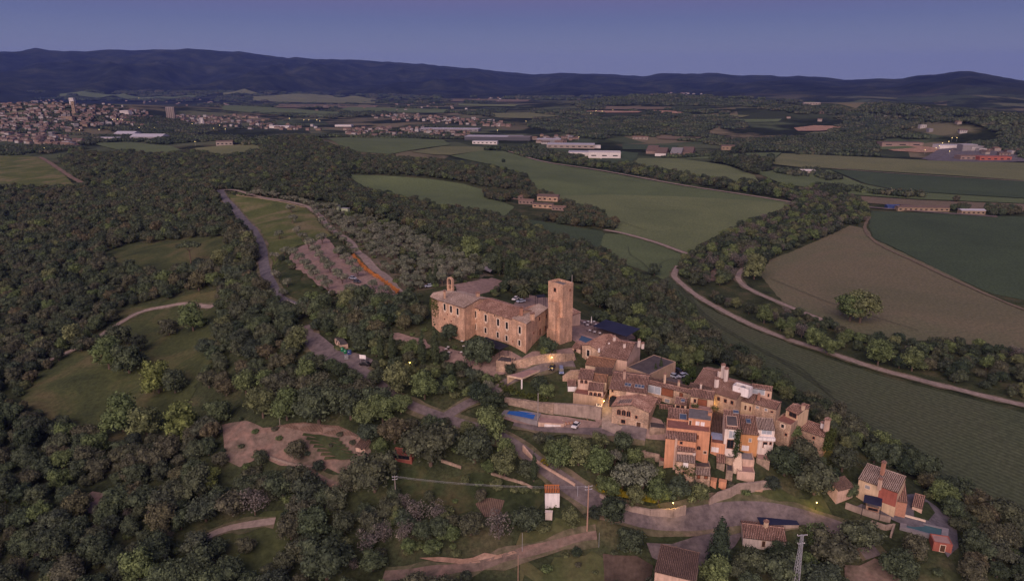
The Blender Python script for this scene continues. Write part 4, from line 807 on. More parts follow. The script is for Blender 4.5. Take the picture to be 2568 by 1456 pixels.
def plaster(name, c, stain=.75):
    m, n, l, b = nt(name); b.inputs['Roughness'].default_value = .9
    t = noise(n, l, worldvec(n, l), .35, 6, .7); col = ramp_(n, l, t.outputs[0], [tuple(v*stain for v in c), c], [.32, .60]).outputs[0]
    t3 = noise(n, l, worldvec(n, l, (1.5, 1.5, .12)), 1.2, 4, .6); col = mix(n, l, 1, col, ramp_(n, l, t3.outputs[0], [(.80,)*3, (1.05,)*3], [.3, .6]).outputs[0], 'MULTIPLY'); l.new(col, b.inputs['Base Color']); return m
plaster('plaster_orange', (.62, .315, .185), .82); plaster('plaster_ochre', (.56, .29, .13), .86); plaster('plaster_pink', (.62, .44, .34)); plaster('plaster_cream', (.68, .52, .37)); plaster('plaster_white', (.74, .64, .57), .88)
plaster('plaster_brown', (.48, .34, .24)); plaster('plaster_red', (.36, .12, .09)); plaster('plaster_yellow', (.60, .45, .30), .85); plaster('concrete', (.38, .30, .25), .62); plaster('white_paint', (.80, .76, .74), .92)
def tile(name, cols):
    m, n, l, b = nt(name); b.inputs['Roughness'].default_value = .88
    v = worldvec(n, l); t = noise(n, l, v, 2.6, 2, .8); t2 = noise(n, l, v, .25, 4, .6); f = n.new('ShaderNodeMath'); f.operation = 'MULTIPLY_ADD'; f.inputs[1].default_value = .65; l.new(t.outputs[0], f.inputs[0]); g_ = n.new('ShaderNodeMath'); g_.operation = 'MULTIPLY'; g_.inputs[1].default_value = .35; l.new(t2.outputs[0], g_.inputs[0]); l.new(g_.outputs[0], f.inputs[2])
    l.new(ramp_(n, l, f.outputs[0], cols, [.33, .46, .54, .66]).outputs[0], b.inputs['Base Color']); return m
tile('roof_tile', [(.12, .075, .060), (.27, .155, .120), (.39, .24, .185), (.60, .44, .36)])
tile('roof_tile_orange', [(.20, .10, .06), (.34, .18, .105), (.43, .24, .14), (.52, .34, .24)])
tile('roof_tile_pale', [(.22, .16, .13), (.32, .245, .20), (.42, .33, .28), (.60, .50, .44)])
tile('roof_tile_dark', [(.085, .06, .05), (.14, .095, .078), (.19, .125, .10), (.27, .19, .15)])
simple('tile_gap', (.085, .058, .047)); simple('flat_roof_grey', (.20, .185, .185), (.15, .14, .14), .5); simple('flat_roof_dark', (.11, .095, .095), (.075, .065, .067), .35)
simple('terrace_red', (.30, .14, .11), (.22, .105, .085), .6); simple('terrace_grey', (.27, .25, .26), (.2, .19, .2), .5); simple('terrace_pink', (.40, .26, .23), (.32, .21, .19), .5)
simple('glass_dark', (.018, .020, .026), rough=.15, spec=.6); simple('glass_blue', (.07, .10, .16), rough=.12, spec=.8); simple('glass_pale', (.38, .42, .46), (.30, .34, .38), rough=.3, spec=.5)
simple('wood_dark', (.10, .055, .035)); simple('wood_red', (.24, .09, .05)); simple('pale_surround', (.72, .58, .45), (.62, .49, .38), 2); simple('brick_edge', (.42, .22, .15), (.34, .18, .12), 2)
simple('awning_black', (.028, .030, .045), (.020, .022, .034), .3); simple('awning_navy', (.030, .036, .075), (.022, .026, .058), .2); simple('awning_blue', (.34, .40, .58)); simple('metal_grey', (.30, .30, .31), rough=.5); simple('black_metal', (.03, .03, .03), rough=.5)
simple('white_fabric', (.80, .78, .76)); simple('pool_water', (.008, .13, .46), (.008, .115, .42), .4, rough=.1, spec=.25); simple('pool_water_grey', (.045, .10, .15), (.035, .085, .13), .4, rough=.12, spec=.6); simple('pool_water_green', (.06, .14, .14), (.05, .12, .12), .4, rough=.12, spec=.6)
simple('wood_pole', (.42, .27, .20), (.34, .21, .155), 2); simple('grey_pole', (.34, .30, .28), (.28, .25, .23), 2); simple('galvanised', (.42, .43, .46), (.34, .35, .38), 2, rough=.5); simple('hut_tile', (.55, .20, .07), (.44, .15, .05), 3)
leafmat('ivy_leaf', [(.075, .095, .028), (.062, .082, .026)])
class Frame:
    """a rectangular building standing in the place: A, B are the ends of its front eave in the picture"""
    def __init__(s, name, label, cat, A, B, ze=None, foot=None, group=None, zb=None):
        if ze is None: g = gP(*foot); ze = zat(g, A[1])
        a = atP(A[0], A[1], ze); b = atP(B[0], B[1], ze); s.init(name, label, cat, a, b, ze, zb, group)
    def init(s, name, label, cat, a, b, ze, zb, group):
        s.A = Vector((a[0], a[1], 0)); d = Vector((b[0]-a[0], b[1]-a[1], 0)); s.w = d.length; s.ex = d/s.w; s.ey = Vector((-s.ex.y, s.ex.x, 0)); s.ze = ze
        if s.ey.y < 0: s.ey = -s.ey
        m = s.A+s.ex*s.w/2; s.zb = zb if zb is not None else min(H(m.x, m.y), H(s.A.x, s.A.y))-2.0
        s.root = empty(name, (m.x, m.y, s.zb), label, cat, group); s.d = 6; s.name = name
    def X(s, a, b, z): p = s.A+s.ex*a+s.ey*b; return (p.x, p.y, z)
    def solve_d(s, py, slope):
        lo, hi = .5, 60.0
        for _ in range(40):
            m = (lo+hi)/2
            if proj([s.X(s.w/2, m, s.ze+slope*m)])[0][1]*S > py: lo = m
            else: hi = m
        return m
    def hit(s, face, px, py):
        o = Vector((0, 0, CAMZ)); d = Vector(ray(px/S, py/S).tolist())
        if face == 'F': nrm, q = s.ey, s.A
        elif face == 'L': nrm, q = s.ex, s.A
        elif face == 'R': nrm, q = s.ex, s.A+s.ex*s.w
        elif face == 'B': nrm, q = s.ey, s.A+s.ey*s.d
        t = (q-o).dot(nrm)/d.dot(nrm); p = o+d*t; r = p-s.A; return r.dot(s.ex), r.dot(s.ey), p.z
    def behind(s, b, px, py):                # height where a sight line crosses the plane b metres behind the front
        o = Vector((0, 0, CAMZ)); d = Vector(ray(px/S, py/S).tolist()); q = s.A+s.ey*b; t = (q-o).dot(s.ey)/d.dot(s.ey); return (o+d*t).z
    def fpt(s, face, u, off, z):             # point on a face, off = metres proud of it
        return {'F': lambda: s.X(u, -off, z), 'L': lambda: s.X(-off, u, z), 'R': lambda: s.X(s.w+off, u, z)}[face]()
    def plate(s, mb, face, poly, o0, o1):    # outline (u, z) pushed out from the face
        i = len(mb.v); n = len(poly); 
        for o in (o0, o1): mb.v.extend([s.fpt(face, u, o, z) for u, z in poly])
        fl = face != 'L'
        a = tuple(range(i+n, i+2*n)); b_ = tuple(reversed(range(i, i+n))); mb.f.append(a if fl else a[::-1]); mb.m.append(0); mb.f.append(b_ if fl else b_[::-1]); mb.m.append(0)
        for k in range(n): j = (k+1) % n; q = (i+k, i+j, i+n+j, i+n+k); mb.f.append(q if fl else q[::-1]); mb.m.append(0)
    def window(s, face, px, py, wp, hp, style='plain', label=None):
        u0, v0, _ = s.hit(face, px-wp/2, py); u1, v1, _ = s.hit(face, px+wp/2, py); z1 = s.hit(face, px, py-hp/2)[2]; z0 = s.hit(face, px, py+hp/2)[2]
        if face != 'F': u0, u1 = v0, v1
        if u0 > u1: u0, u1 = u1, u0
        lim = s.w if face == 'F' else s.d
        if u1 < .1 or u0 > lim-.1: return None
        u0 = max(u0, .1); u1 = min(u1, lim-.1)
        return s.window_m(face, u0, u1, z0, z1, style, label)
    def window_m(s, face, u0, u1, z0, z1, style='plain', label=None):
        arch = 'arch' in style; t = .14; fm = {'stone': 'pale_surround', 'plain': 'brick_edge', 'arch': 'brick_edge', 'white': 'white_paint', 'wood': 'wood_dark', 'door': 'pale_surround', 'glass': 'white_paint', 'shutter': 'pale_surround', 'arch_stone': 'pale_surround'}.get(style, 'brick_edge')
        pm = {'glass': 'glass_pale', 'door': 'wood_dark', 'white': 'white_paint', 'shutter': 'metal_grey', 'blue': 'glass_blue', 'wood': 'wood_red'}.get(style, 'glass_dark')
        nm = 'door' if style in ('door',) else 'window'
        def outline(e):
            a, b_, c, d_ = u0-e, u1+e, z0-e, z1+e
            if not arch: return [(a, c), (b_, c), (b_, d_), (a, d_)]
            r_ = (b_-a)/2; zc = d_-r_; return [(a, c), (b_, c)]+[((a+b_)/2+r_*math.cos(math.pi*k/8), zc+r_*math.sin(math.pi*k/8)) for k in range(9)]
        if style == 'stone': t = .30
        mb = MB(); o_ = outline(t); i_ = outline(0); n = len(o_)
        for k in range(n):                  # a ring of bars around the opening
            j = (k+1) % n; s.plate(mb, face, [o_[k], o_[j], i_[j], i_[k]], -.02, .10)
        if style == 'stone':                # toothed jamb stones, sill and the carved drop below it
            for k in range(4):
                zz = z0+(z1-z0)*(k+.15)/4
                for sg, uu in ((-1, u0-t), (1, u1+t)): s.plate(mb, face, [(min(uu, uu+sg*.22), zz), (max(uu, uu+sg*.22), zz), (max(uu, uu+sg*.22), zz+.35), (min(uu, uu+sg*.22), zz+.35)], -.02, .06)
            if z1-z0 > 2.4: um = (u0+u1)/2; s.plate(mb, face, [(um-.4, z0-t-.35), (um+.4, z0-t-.35), (um+.6, z0-t), (um-.6, z0-t)], -.02, .08); s.plate(mb, face, [(um-.2, z0-t-.75), (um+.2, z0-t-.75), (um+.35, z0-t-.35), (um-.35, z0-t-.35)], -.02, .05)
        f = mb.build(nm, fm, s.root); f['org'] = list(s.root.location)
        if label: f['label'] = label
        p = MB(); s.plate(p, face, i_, -.02, .03); q = p.build('pane' if nm == 'window' else 'leaf', pm, f)
        if style in ('glass', 'blue', 'plain', 'arch') and u1-u0 > .9:
            g = MB(); um = (u0+u1)/2; s.plate(g, face, [(um-.04, z0), (um+.04, z0), (um+.04, z1-.05), (um-.04, z1-.05)], .03, .07); g.build('glazing_bar', fm if style != 'plain' else 'wood_dark', f)
        return f
    def body(s, polys, mat, name='wall'):    # polys: list of (footprint (a,b), heights)
        mb = MB()
        for fp, zs in polys: mb.prism([s.X(a, b, 0) for a, b in fp], s.zb, zs)
        return mb.build(name, mat, s.root)
def roof_sheet(root, pts, mat='roof_tile', name='roof', pitch=.46, thick=.14, ribs=True, rg=np.random.default_rng(5)):
    """pts: eave left, eave right, ridge right, ridge left, in the place; barrel tiles run from ridge to eave"""
    E0, E1, R1, R0 = [np.array(p, float) for p in pts]; nrm = np.cross(E1-E0, R0-E0); nrm /= np.linalg.norm(nrm)
    if nrm[2] < 0: nrm = -nrm
    mb = MB(); mb.hexa([E0-nrm*thick, E1-nrm*thick, R1-nrm*thick, R0-nrm*thick, E0, E1, R1, R0]); r = mb.build(name, 'tile_gap' if ribs else mat, root); r['org'] = list(root.location) if root.get('org') is None else list(root['org'])
    if not ribs: return r
    wd = max(np.linalg.norm(E1-E0), np.linalg.norm(R1-R0)); ln = max(np.linalg.norm(R0-E0), np.linalg.norm(R1-E1)); nc = max(2, int(wd/pitch)); ns = max(1, int(ln/.9))
    f = np.linspace(0, 1, nc+1); V = []; F_ = []; base = 0; us = [(.0, .01), (.16, .11), (.42, .13), (.60, .01)]
    for k in range(nc):
        for j in range(ns):
            v0, v1 = j/ns, (j+1)/ns; jit = rg.uniform(-.04, .04)/max(wd, 1); lift = rg.uniform(0, .03); q = []
            for v_, dz in ((v0, .035+lift), (v1-.0, .0+lift)):
                for u_, h_ in us:
                    t = (k+u_)/nc+jit; t = min(max(t, 0), 1); a = E0+(E1-E0)*t; b_ = R0+(R1-R0)*t; q.append(a+(b_-a)*v_+nrm*(h_+dz))
            V += q; 
            for m_ in range(3): F_.append((base+m_, base+m_+1, base+5+m_, base+4+m_))
            F_.append((base+3, base+2, base+1, base)); base += 8
    me = bpy.data.meshes.new('roof_tiles'); o = Vector(r['org']); me.from_pydata([(p[0]-o.x, p[1]-o.y, p[2]-o.z) for p in V], [], F_); me.materials.append(MATS[mat]); me.update()
    t = bpy.data.objects.new('roof_tiles', me); C.objects.link(t); t.parent = r; t['kind'] = 'stuff'; return r
def ridge_caps(root, a, b, mat='roof_tile'):
    mb = MB(); a = Vector(a); b = Vector(b); n = max(1, int((b-a).length/.5)); 
    for k in range(n): p = a.lerp(b, k/n); q = a.lerp(b, (k+.95)/n); mb.tube(p+Vector((0, 0, .05)), q+Vector((0, 0, .05)), .15, .12, 6)
    return mb.build('ridge', mat, root)
def house(label, A, B, ze=None, foot=None, ridge=None, depth=None, roof='mono', wall='village_stone', tiles='roof_tile', wins=(), slope=.28, apex=.5, name='village_house', group=None, over=.35, back=0.5, zb=None, flatmat='flat_roof_grey', parapet=.5, cat='house'):
    s = Frame(name, label, cat, A, B, ze, foot, group, zb); ze = s.ze; w = s.w
    if roof in ('mono', 'gable'):
        d = s.solve_d(ridge, slope) if ridge else depth; zr = ze+slope*d; s.d = d if roof == 'mono' else d*(1+back)
        if roof == 'mono': s.body([([(0, 0), (w, 0), (w, d), (0, d)], [ze-.1, ze-.1, zr-.1, zr-.1])], wall)
        else:
            db = d*(1+back); zk = zr-slope*d*back
            s.body([([(0, 0), (w, 0), (w, d), (0, d)], [ze-.1, ze-.1, zr-.1, zr-.1]), ([(0, d), (w, d), (w, db), (0, db)], [zr-.1, zr-.1, zk-.1, zk-.1])], wall)
            roof_sheet(s.root, [s.X(w+.12, db+over, zk-over*slope+.06), s.X(-.12, db+over, zk-over*slope+.06), s.X(-.12, d, zr+.06), s.X(w+.12, d, zr+.06)], tiles, 'roof')
        roof_sheet(s.root, [s.X(-.12, -over, ze-over*slope+.05), s.X(w+.12, -over, ze-over*slope+.05), s.X(w+.12, d, zr+.05), s.X(-.12, d, zr+.05)], tiles, 'roof')
        ridge_caps(s.root, s.X(-.1, d, zr+.08), s.X(w+.1, d, zr+.08), tiles); s.zr = zr; s.dr = d
    elif roof == 'gable_end':                # the gable faces the camera, the ridge runs back
        d = depth; s.d = d; ra = apex*w; rise = slope*max(ra, w-ra); zr = ze+rise; s.zr = zr; s.dr = d
        zl = zr-slope*ra; zrr = zr-slope*(w-ra)
        s.body([([(0, 0), (ra, 0), (ra, d), (0, d)], [zl-.1, zr-.1, zr-.1, zl-.1]), ([(ra, 0), (w, 0), (w, d), (ra, d)], [zr-.1, zrr-.1, zrr-.1, zr-.1])], wall)
        roof_sheet(s.root, [s.X(-over, d+.1, zl-over*slope+.05), s.X(-over, -.25, zl-over*slope+.05), s.X(ra, -.25, zr+.05), s.X(ra, d+.1, zr+.05)], tiles, 'roof')
        roof_sheet(s.root, [s.X(w+over, -.25, zrr-over*slope+.05), s.X(w+over, d+.1, zrr-over*slope+.05), s.X(ra, d+.1, zr+.05), s.X(ra, -.25, zr+.05)], tiles, 'roof')
        ridge_caps(s.root, s.X(ra, -.2, zr+.08), s.X(ra, d, zr+.08), tiles)
    elif roof == 'flat':
        d = depth; s.d = d; s.zr = ze; s.dr = d; s.body([([(0, 0), (w, 0), (w, d), (0, d)], ze-.02 if not parapet else ze-parapet)], wall)
        if parapet:
            mb = MB(); t = .3
            for a0, a1, b0, b1 in ((0, w, 0, t), (0, w, d-t, d), (0, t, t, d-t), (w-t, w, t, d-t)): mb.hexa([s.X(a0, b0, ze-parapet), s.X(a1, b0, ze-parapet), s.X(a1, b1, ze-parapet), s.X(a0, b1, ze-parapet), s.X(a0, b0, ze), s.X(a1, b0, ze), s.X(a1, b1, ze), s.X(a0, b1, ze)])
            mb.build('parapet', wall, s.root)
        mb = MB(); e = .3 if parapet else -.1; zt = ze-parapet+.05 if parapet else ze+.1
        mb.hexa([s.X(e, e, zt-.1), s.X(w-e, e, zt-.1), s.X(w-e, d-e, zt-.1), s.X(e, d-e, zt-.1), s.X(e, e, zt), s.X(w-e, e, zt), s.X(w-e, d-e, zt), s.X(e, d-e, zt)]); mb.build('flat_roof', flatmat, s.root)
    for q in wins: s.window(*q)
    return s
def chimney(root, px, py, z, h=1.6, wd=.8, mat='plaster_white', cap='roof_tile', dp=None):   # px, py: the foot as seen, at height z
    p = atP(px, py, z); mb = MB(); mb.box((p[0], p[1], z+h/2-.5), (wd, wd*.8, h+1), .4); c = mb.build('chimney', mat, root); c['org'] = list(root.location)
    m2 = MB(); m2.box((p[0], p[1], z+h+.10), (wd*1.3, wd*1.1, .14), .4); 
    for sx in (-1, 1): m2.box((p[0]+sx*wd*.32, p[1]+sx*wd*.12, z+h+.3), (.12, wd*.7, .3), .4)
    m2.box((p[0], p[1], z+h+.5), (wd*1.2, wd*1.0, .1), .4); m2.build('chimney_cap', cap, c); return c
def skylight(s, px, py, wp, hp, mat='glass_blue', hole=False, name='skylight'):
    """a window lying in the front roof slope of s"""
    sl = (s.zr-s.ze)/s.dr; o = Vector((0, 0, CAMZ)); nrm = (-s.ey*sl+Vector((0, 0, 1))); q = s.A+Vector((0, 0, s.ze+.05))
    def h_(x, y): d = Vector(ray(x/S, y/S).tolist()); t = (q-o).dot(nrm)/d.dot(nrm); r = o+d*t-s.A; return r.dot(s.ex), r.dot(s.ey)
    a0, b0 = h_(px-wp/2, py+hp/2); a1, _ = h_(px+wp/2, py+hp/2); _, b1 = h_(px, py-hp/2); b0 = h_(px, py+hp/2)[1]
    a0, a1 = max(a0, .2), min(a1, s.w-.2); b0 = max(b0, .1); b1 = min(b1, s.dr-.1)
    Z = lambda b_, e: s.ze+.05+sl*b_+e
    mb = MB(); t = .12
    for (c0, c1, d0, d1) in ((a0-t, a1+t, b0-t, b0), (a0-t, a1+t, b1, b1+t), (a0-t, a0, b0, b1), (a1, a1+t, b0, b1)): mb.hexa([s.X(c0, d0, Z(d0, -.05)), s.X(c1, d0, Z(d0, -.05)), s.X(c1, d1, Z(d1, -.05)), s.X(c0, d1, Z(d1, -.05)), s.X(c0, d0, Z(d0, .26)), s.X(c1, d0, Z(d0, .26)), s.X(c1, d1, Z(d1, .26)), s.X(c0, d1, Z(d1, .26))])
    f = mb.build(name, 'metal_grey' if not hole else 'plaster_pink', s.root); f['org'] = list(s.root.location)
    p = MB(); p.hexa([s.X(a0, b0, Z(b0, .02)), s.X(a1, b0, Z(b0, .02)), s.X(a1, b1, Z(b1, .02)), s.X(a0, b1, Z(b1, .02)), s.X(a0, b0, Z(b0, .2)), s.X(a1, b0, Z(b0, .2)), s.X(a1, b1, Z(b1, .2)), s.X(a0, b1, Z(b1, .2))]); p.build('pane', mat, f); return f
def leaves_on(name, pts, mat, parent, n, size, spread=.5):      # a skin of leaves over given centre points
    rg = np.random.default_rng(len(pts)*7+n); P = np.array(pts, float); idx = rg.integers(0, len(P), n); c = P[idx]+rg.normal(0, spread, (n, 3))*np.array([1, 1, .9]); nn = rnd_unit(n, rg); a = np.cross(nn, rnd_unit(n, rg)); a /= np.linalg.norm(a, axis=1, keepdims=True)+1e-9; b_ = np.cross(nn, a); s_ = size*rg.uniform(.6, 1.3, (n, 1))
    Q = np.stack([c-a*s_, c-b_*s_, c+a*s_, c+b_*s_], 1).reshape(-1, 3); 
    o = np.array(parent.location) if parent is not None else P.mean(0)
    me = mesh_from(name, Q-o, [np.arange(n*4).reshape(n, 4)], [mat]); ob = bpy.data.objects.new(name, me); C.objects.link(ob)
    if parent is not None: ob.parent = parent
    else: ob.location = o
    return ob
def lamp(x, y, z, e=30, col=(1, .62, .18), r=.15):
    l = bpy.data.lights.new('lamp_light', 'POINT'); l.energy = e; l.color = col; l.shadow_soft_size = r; o = bpy.data.objects.new('lamp_light', l); C.objects.link(o); o.location = (x, y, z); return o
def emis(name, col, st):
    m, n, l, b = nt(name); b.inputs['Emission Color'].default_value = (*col, 1); b.inputs['Emission Strength'].default_value = st; b.inputs['Base Color'].default_value = (*col, 1)
emis('lamp_glow', (1, .75, .3), 3)
# ------------------------------------------------------------------ the castle
def castle():
    zc = 43.0; corner = atP(2106, 1422, zc); ze = zat(corner, 1294.5)
    root = empty('castle', (0, 248, 43), 'long stone castle with tall square tower, bell gable and rows of white framed windows', 'castle')
    ROOT = root
    def mk(A, B, z, d):                      # a frame on the castle's own root
        s = Frame.__new__(Frame); a = np.array(A); b = np.array(B); s.A = Vector((a[0], a[1], 0)); q = Vector((b[0]-a[0], b[1]-a[1], 0)); s.w = q.length; s.ex = q/s.w; s.ey = Vector((-s.ex.y, s.ex.x, 0)); s.ze = z; s.zb = 38.0; s.root = ROOT; s.d = d
        if s.ey.y < 0: s.ey = -s.ey
        return s
    A = atP(1878.8, 1221.3, ze); B = atP(2104.7, 1294.5, ze)
    L = mk(A, B, ze, 14); d1 = L.solve_d(1222, .30); L.dr = d1; L.zr = ze+.3*d1
    Lw = L.w; split = L.w*.765               # where the cross wing begins
    # long range
    L.body([([(0, 0), (split, 0), (split, d1), (0, d1)], [ze-.1, ze-.1, L.zr-.1, L.zr-.1]), ([(0, d1), (split, d1), (split, d1*1.8), (0, d1*1.8)], [L.zr-.1, L.zr-.1, ze+.3, ze+.3])], 'castle_stone')
    roof_sheet(root, [L.X(-.1, -.4, ze-.07), L.X(split, -.4, ze-.07), L.X(split, d1, L.zr+.05), L.X(-.1, d1, L.zr+.05)], 'roof_tile')
    roof_sheet(root, [L.X(split, d1*1.8+.3, ze+.35), L.X(-.1, d1*1.8+.3, ze+.35), L.X(-.1, d1, L.zr+.05), L.X(split, d1, L.zr+.05)], 'roof_tile')
    ridge_caps(root, L.X(0, d1, L.zr+.1), L.X(split, d1, L.zr+.1))
    # cross wing: its roof falls from the inner ridge down to the right wall
    P0 = Vector(L.X(split, 0, 0)); P1 = Vector(L.X(Lw, 0, 0)); far = atP(2192, 1229, ze+.6); P2 = Vector((far[0], far[1], 0)); fr = atP(2156, 1196, ze+2.8); P3 = Vector((fr[0], fr[1], 0))
    zr = zat(P0, 1272.5); n0 = (Vector((P1.x, P1.y, ze))-Vector((P0.x, P0.y, zr))).cross(Vector((P2.x, P2.y, ze+.6))-Vector((P0.x, P0.y, zr))); z3_ = zr-((P3.x-P0.x)*n0.x+(P3.y-P0.y)*n0.y)/n0.z
    mb = MB(); mb.prism([P0[:2], P1[:2], P2[:2], P3[:2]], 38.0, [zr-.12, ze-.12, ze+.48, z3_-.12]); mb.build('wall', 'castle_stone', root)
    q = [(P1.x, P1.y, ze+.02), (P2.x, P2.y, ze+.62), (P3.x, P3.y, z3_+.05), (P0.x, P0.y, zr+.05)]; n_ = (P1-P0).normalized(); q[0] = (q[0][0]+n_.x*.35, q[0][1]+n_.y*.35, q[0][2]-.1); q[1] = (q[1][0]+n_.x*.35, q[1][1]+n_.y*.35, q[1][2]-.1)
    roof_sheet(root, q, 'roof_tile_pale'); ridge_caps(root, (P0.x, P0.y, zr+.12), (P3.x, P3.y, z3_+.12), 'roof_tile_pale')
    mb = MB(); bk = [P3[:2], (P3.x-6, P3.y-1.5), L.X(split, d1*1.8, 0)[:2], P0[:2]]; mb.prism(bk, 38.0, [z3_-.2, ze-.6, ze+.0, zr-.2]); mb.build('wall', 'castle_stone', root)
    roof_sheet(root, [(P3.x-6, P3.y-1.5, ze-.5), (*L.X(split, d1*1.8, 0)[:2], ze+.4), (P0.x, P0.y, zr+.03), (P3.x, P3.y, z3_)], 'roof_tile')
    # windows of the long front
    for X_, Y_, h_ in ((967, 660, 82), (1102, 712, 85), (1261, 766, 85), (1373, 808, 85), (1539, 866, 88)): L.window('F', 1600+X_/3.21, 1050+Y_/3.21, 9.0, h_/3.21, 'stone')
    for X_, Y_ in ((965, 818), (1100, 870), (1257, 927), (1370, 970), (1534, 1030)): L.window('F', 1600+X_/3.21, 1050+Y_/3.21, 8.0, 21, 'stone')
    for X_, Y_ in ((933, 582), (1022, 612), (1117, 646), (1214, 680), (1323, 717)):
        u, _, z = L.hit('F', 1600+X_/3.21, 1050+Y_/3.21); mb = MB(); L.plate(mb, 'F', [(u+.32*math.cos(t*.785), z+.32*math.sin(t*.785)) for t in range(8)], -.02, .04); mb.build('vent', 'glass_dark', root)
    for X_, Y_, w_, h_ in ((1472, 1145, 8, 18), (975, 930, 5, 8), (1450, 1010, 2.5, 4)): L.window('F', 1600+X_/3.21, 1050+Y_/3.21, w_, h_, 'plain')
    # right wall windows (the wall leaves the front corner towards the tower)
    Rr = mk(P1, P2, ze, 3); Rr.ey = Vector((Rr.ex.y, -Rr.ex.x, 0)); Rr.ey = -Rr.ey
    # face F of this frame is the wall itself, seen from its outer side
    for X_, Y_, w_, h_, st in ((1789, 720, 5, 14, 'plain'), (1878, 685, 5, 14, 'plain'), (1715, 902, 4, 7, 'plain'), (1797, 888, 5.5, 23, 'plain'), (1861, 840, 3, 17, 'plain'), (1874, 838, 3, 17, 'plain'), (1765, 1008, 4, 12, 'plain'), (1722, 1150, 13, 26, 'arch')):
        Rr.window('F', 1600+X_/3.21, 1050+Y_/3.21, w_, h_, st)
    # left range, set forward
    z2 = ze+1.2; A2 = atP(1754, 1199.5, z2); B2 = atP(1857, 1230.7, z2); Lf = mk(A2, B2, z2, 14); d2 = 8.5; Lf.dr = d2; zt2 = z2+.2*d2; Lf.zr = zt2
    e0 = atP(1690, 1186, z2); e1 = atP(1715, 1200, z2)
    e0 = np.array(Lf.X(-9.8, 6.2, 0)); e1 = np.array(Lf.X(-6.6, 1.8, 0)); e2 = np.array(Lf.X(-8.8, 10.4, 0))
    Lf.body([([(0, 0), (Lf.w, 0), (Lf.w, d2), (0, d2)], [z2-.1, z2-.1, zt2-.1, zt2-.1]), ([(0, d2), (Lf.w, d2), (Lf.w, d2+5), (0, d2+5)], [zt2-.1, zt2-.1, z2+.5, z2+.5])], 'castle_stone')
    mb = MB(); mb.prism([e1[:2], Lf.X(0, 0, 0)[:2], Lf.X(0, d2+5, 0)[:2], e2[:2], e0[:2]], 38.0, [z2-.5, z2-.1, z2+.6, z2-.4, z2-.6]); mb.build('apse_wall', 'castle_stone', root)
    roof_sheet(root, [Lf.X(-.1, -.4, z2-.05), Lf.X(Lf.w+.2, -.4, z2-.05), Lf.X(Lf.w+.2, d2, zt2+.05), Lf.X(-.1, d2, zt2+.05)], 'roof_tile_pale')
    roof_sheet(root, [Lf.X(Lf.w+.2, d2+5.2, z2+.55), Lf.X(-.1, d2+5.2, z2+.55), Lf.X(-.1, d2, zt2+.05), Lf.X(Lf.w+.2, d2, zt2+.05)], 'roof_tile_pale')
    for a, b_ in (((-6.9, 1.4), (0, -.4)), ((-10.2, 6.1), (-6.9, 1.4)), ((-9.2, 10.8), (-10.2, 6.1))):
        roof_sheet(root, [Lf.X(a[0], a[1], z2-.42), Lf.X(b_[0], b_[1], z2-(.05 if b_[0] == 0 else .42)), Lf.X(0, d2, zt2+.05), Lf.X(-.3, d2, zt2+.02)], 'roof_tile_pale')
    for X_, Y_ in ((575, 570), (656, 598), (741, 628)): Lf.window('F', 1600+X_/3.21, 1050+Y_/3.21, 8.2, 26, 'stone')
    for X_, Y_, w_, h_ in ((467, 634, 3, 8), (467, 722, 3, 6), (464, 805, 6, 12), (575, 725, 3.5, 4.5), (658, 751, 3.5, 4.5), (575, 848, 3.5, 6), (612, 664, 3, 3), (697, 694, 3, 3)): Lf.window('F', 1600+X_/3.21, 1050+Y_/3.21, w_, h_, 'plain')
    iv = []
    for k in range(60):
        t = k/60; 
        for zz in np.arange(z2-7.5, z2-.6, 1.1): 
            if random.random() < .55:
                if t < .5: a = -6.6*(t*2); b_ = 1.8*(t*2)
                else: a = -6.6-3.2*(t*2-1); b_ = 1.8+4.4*(t*2-1)
                if random.random() < .55+.45*(zz > z2-5): iv.append(Lf.X(a-.1, b_-.15, zz))
    o = leaves_on('ivy', iv, 'ivy_leaf', root, 1500, .20, .32)
    # bell gable
    gp = Vector(Lf.X(Lf.w*.30, d2+1.2, 0)); g0 = atP(1788, 1160, 57.5); g1 = atP(1810, 1166, 57.5); G = mk(g0, g1, 57.5, 1.2); zt = zat(g0, 1122); G.zb = 54
    w_ = G.w; zz = G.zb; bar = MB()
    def blk(u0, u1, a, b_): bar.hexa([G.X(u0, 0, a), G.X(u1, 0, a), G.X(u1, 1.0, a), G.X(u0, 1.0, a), G.X(u0, 0, b_), G.X(u1, 0, b_), G.X(u1, 1.0, b_), G.X(u0, 1.0, b_)])
    zm = 57.5; hh = zt-zm; blk(0, w_, zz, zm+hh*.15); blk(0, w_*.3, zm+hh*.15, zm+hh*.55); blk(w_*.7, w_, zm+hh*.15, zm+hh*.55); blk(-.12, w_+.12, zm+hh*.55, zm+hh*.62); blk(0, w_*.2, zm+hh*.62, zm+hh); blk(w_*.8, w_, zm+hh*.62, zm+hh)
    for k in range(6):
        t0, t1 = math.pi*k/6, math.pi*(k+1)/6; c = w_/2; i = len(bar.v)
        for rr in (w_/2, w_*.3):
            for t in (t0, t1):
                for b_ in (0, 1.0): bar.v.append(G.X(c+rr*math.cos(t), b_, zm+hh+rr*math.sin(t)*1.1))
        for f in ((0, 1, 3, 2), (4, 6, 7, 5), (0, 2, 6, 4), (1, 5, 7, 3)): bar.f.append(tuple(i+q_ for q_ in f)); bar.m.append(0)
    bg_ = bar.build('bell_gable', 'castle_stone', root); bg_['org'] = list(root.location)
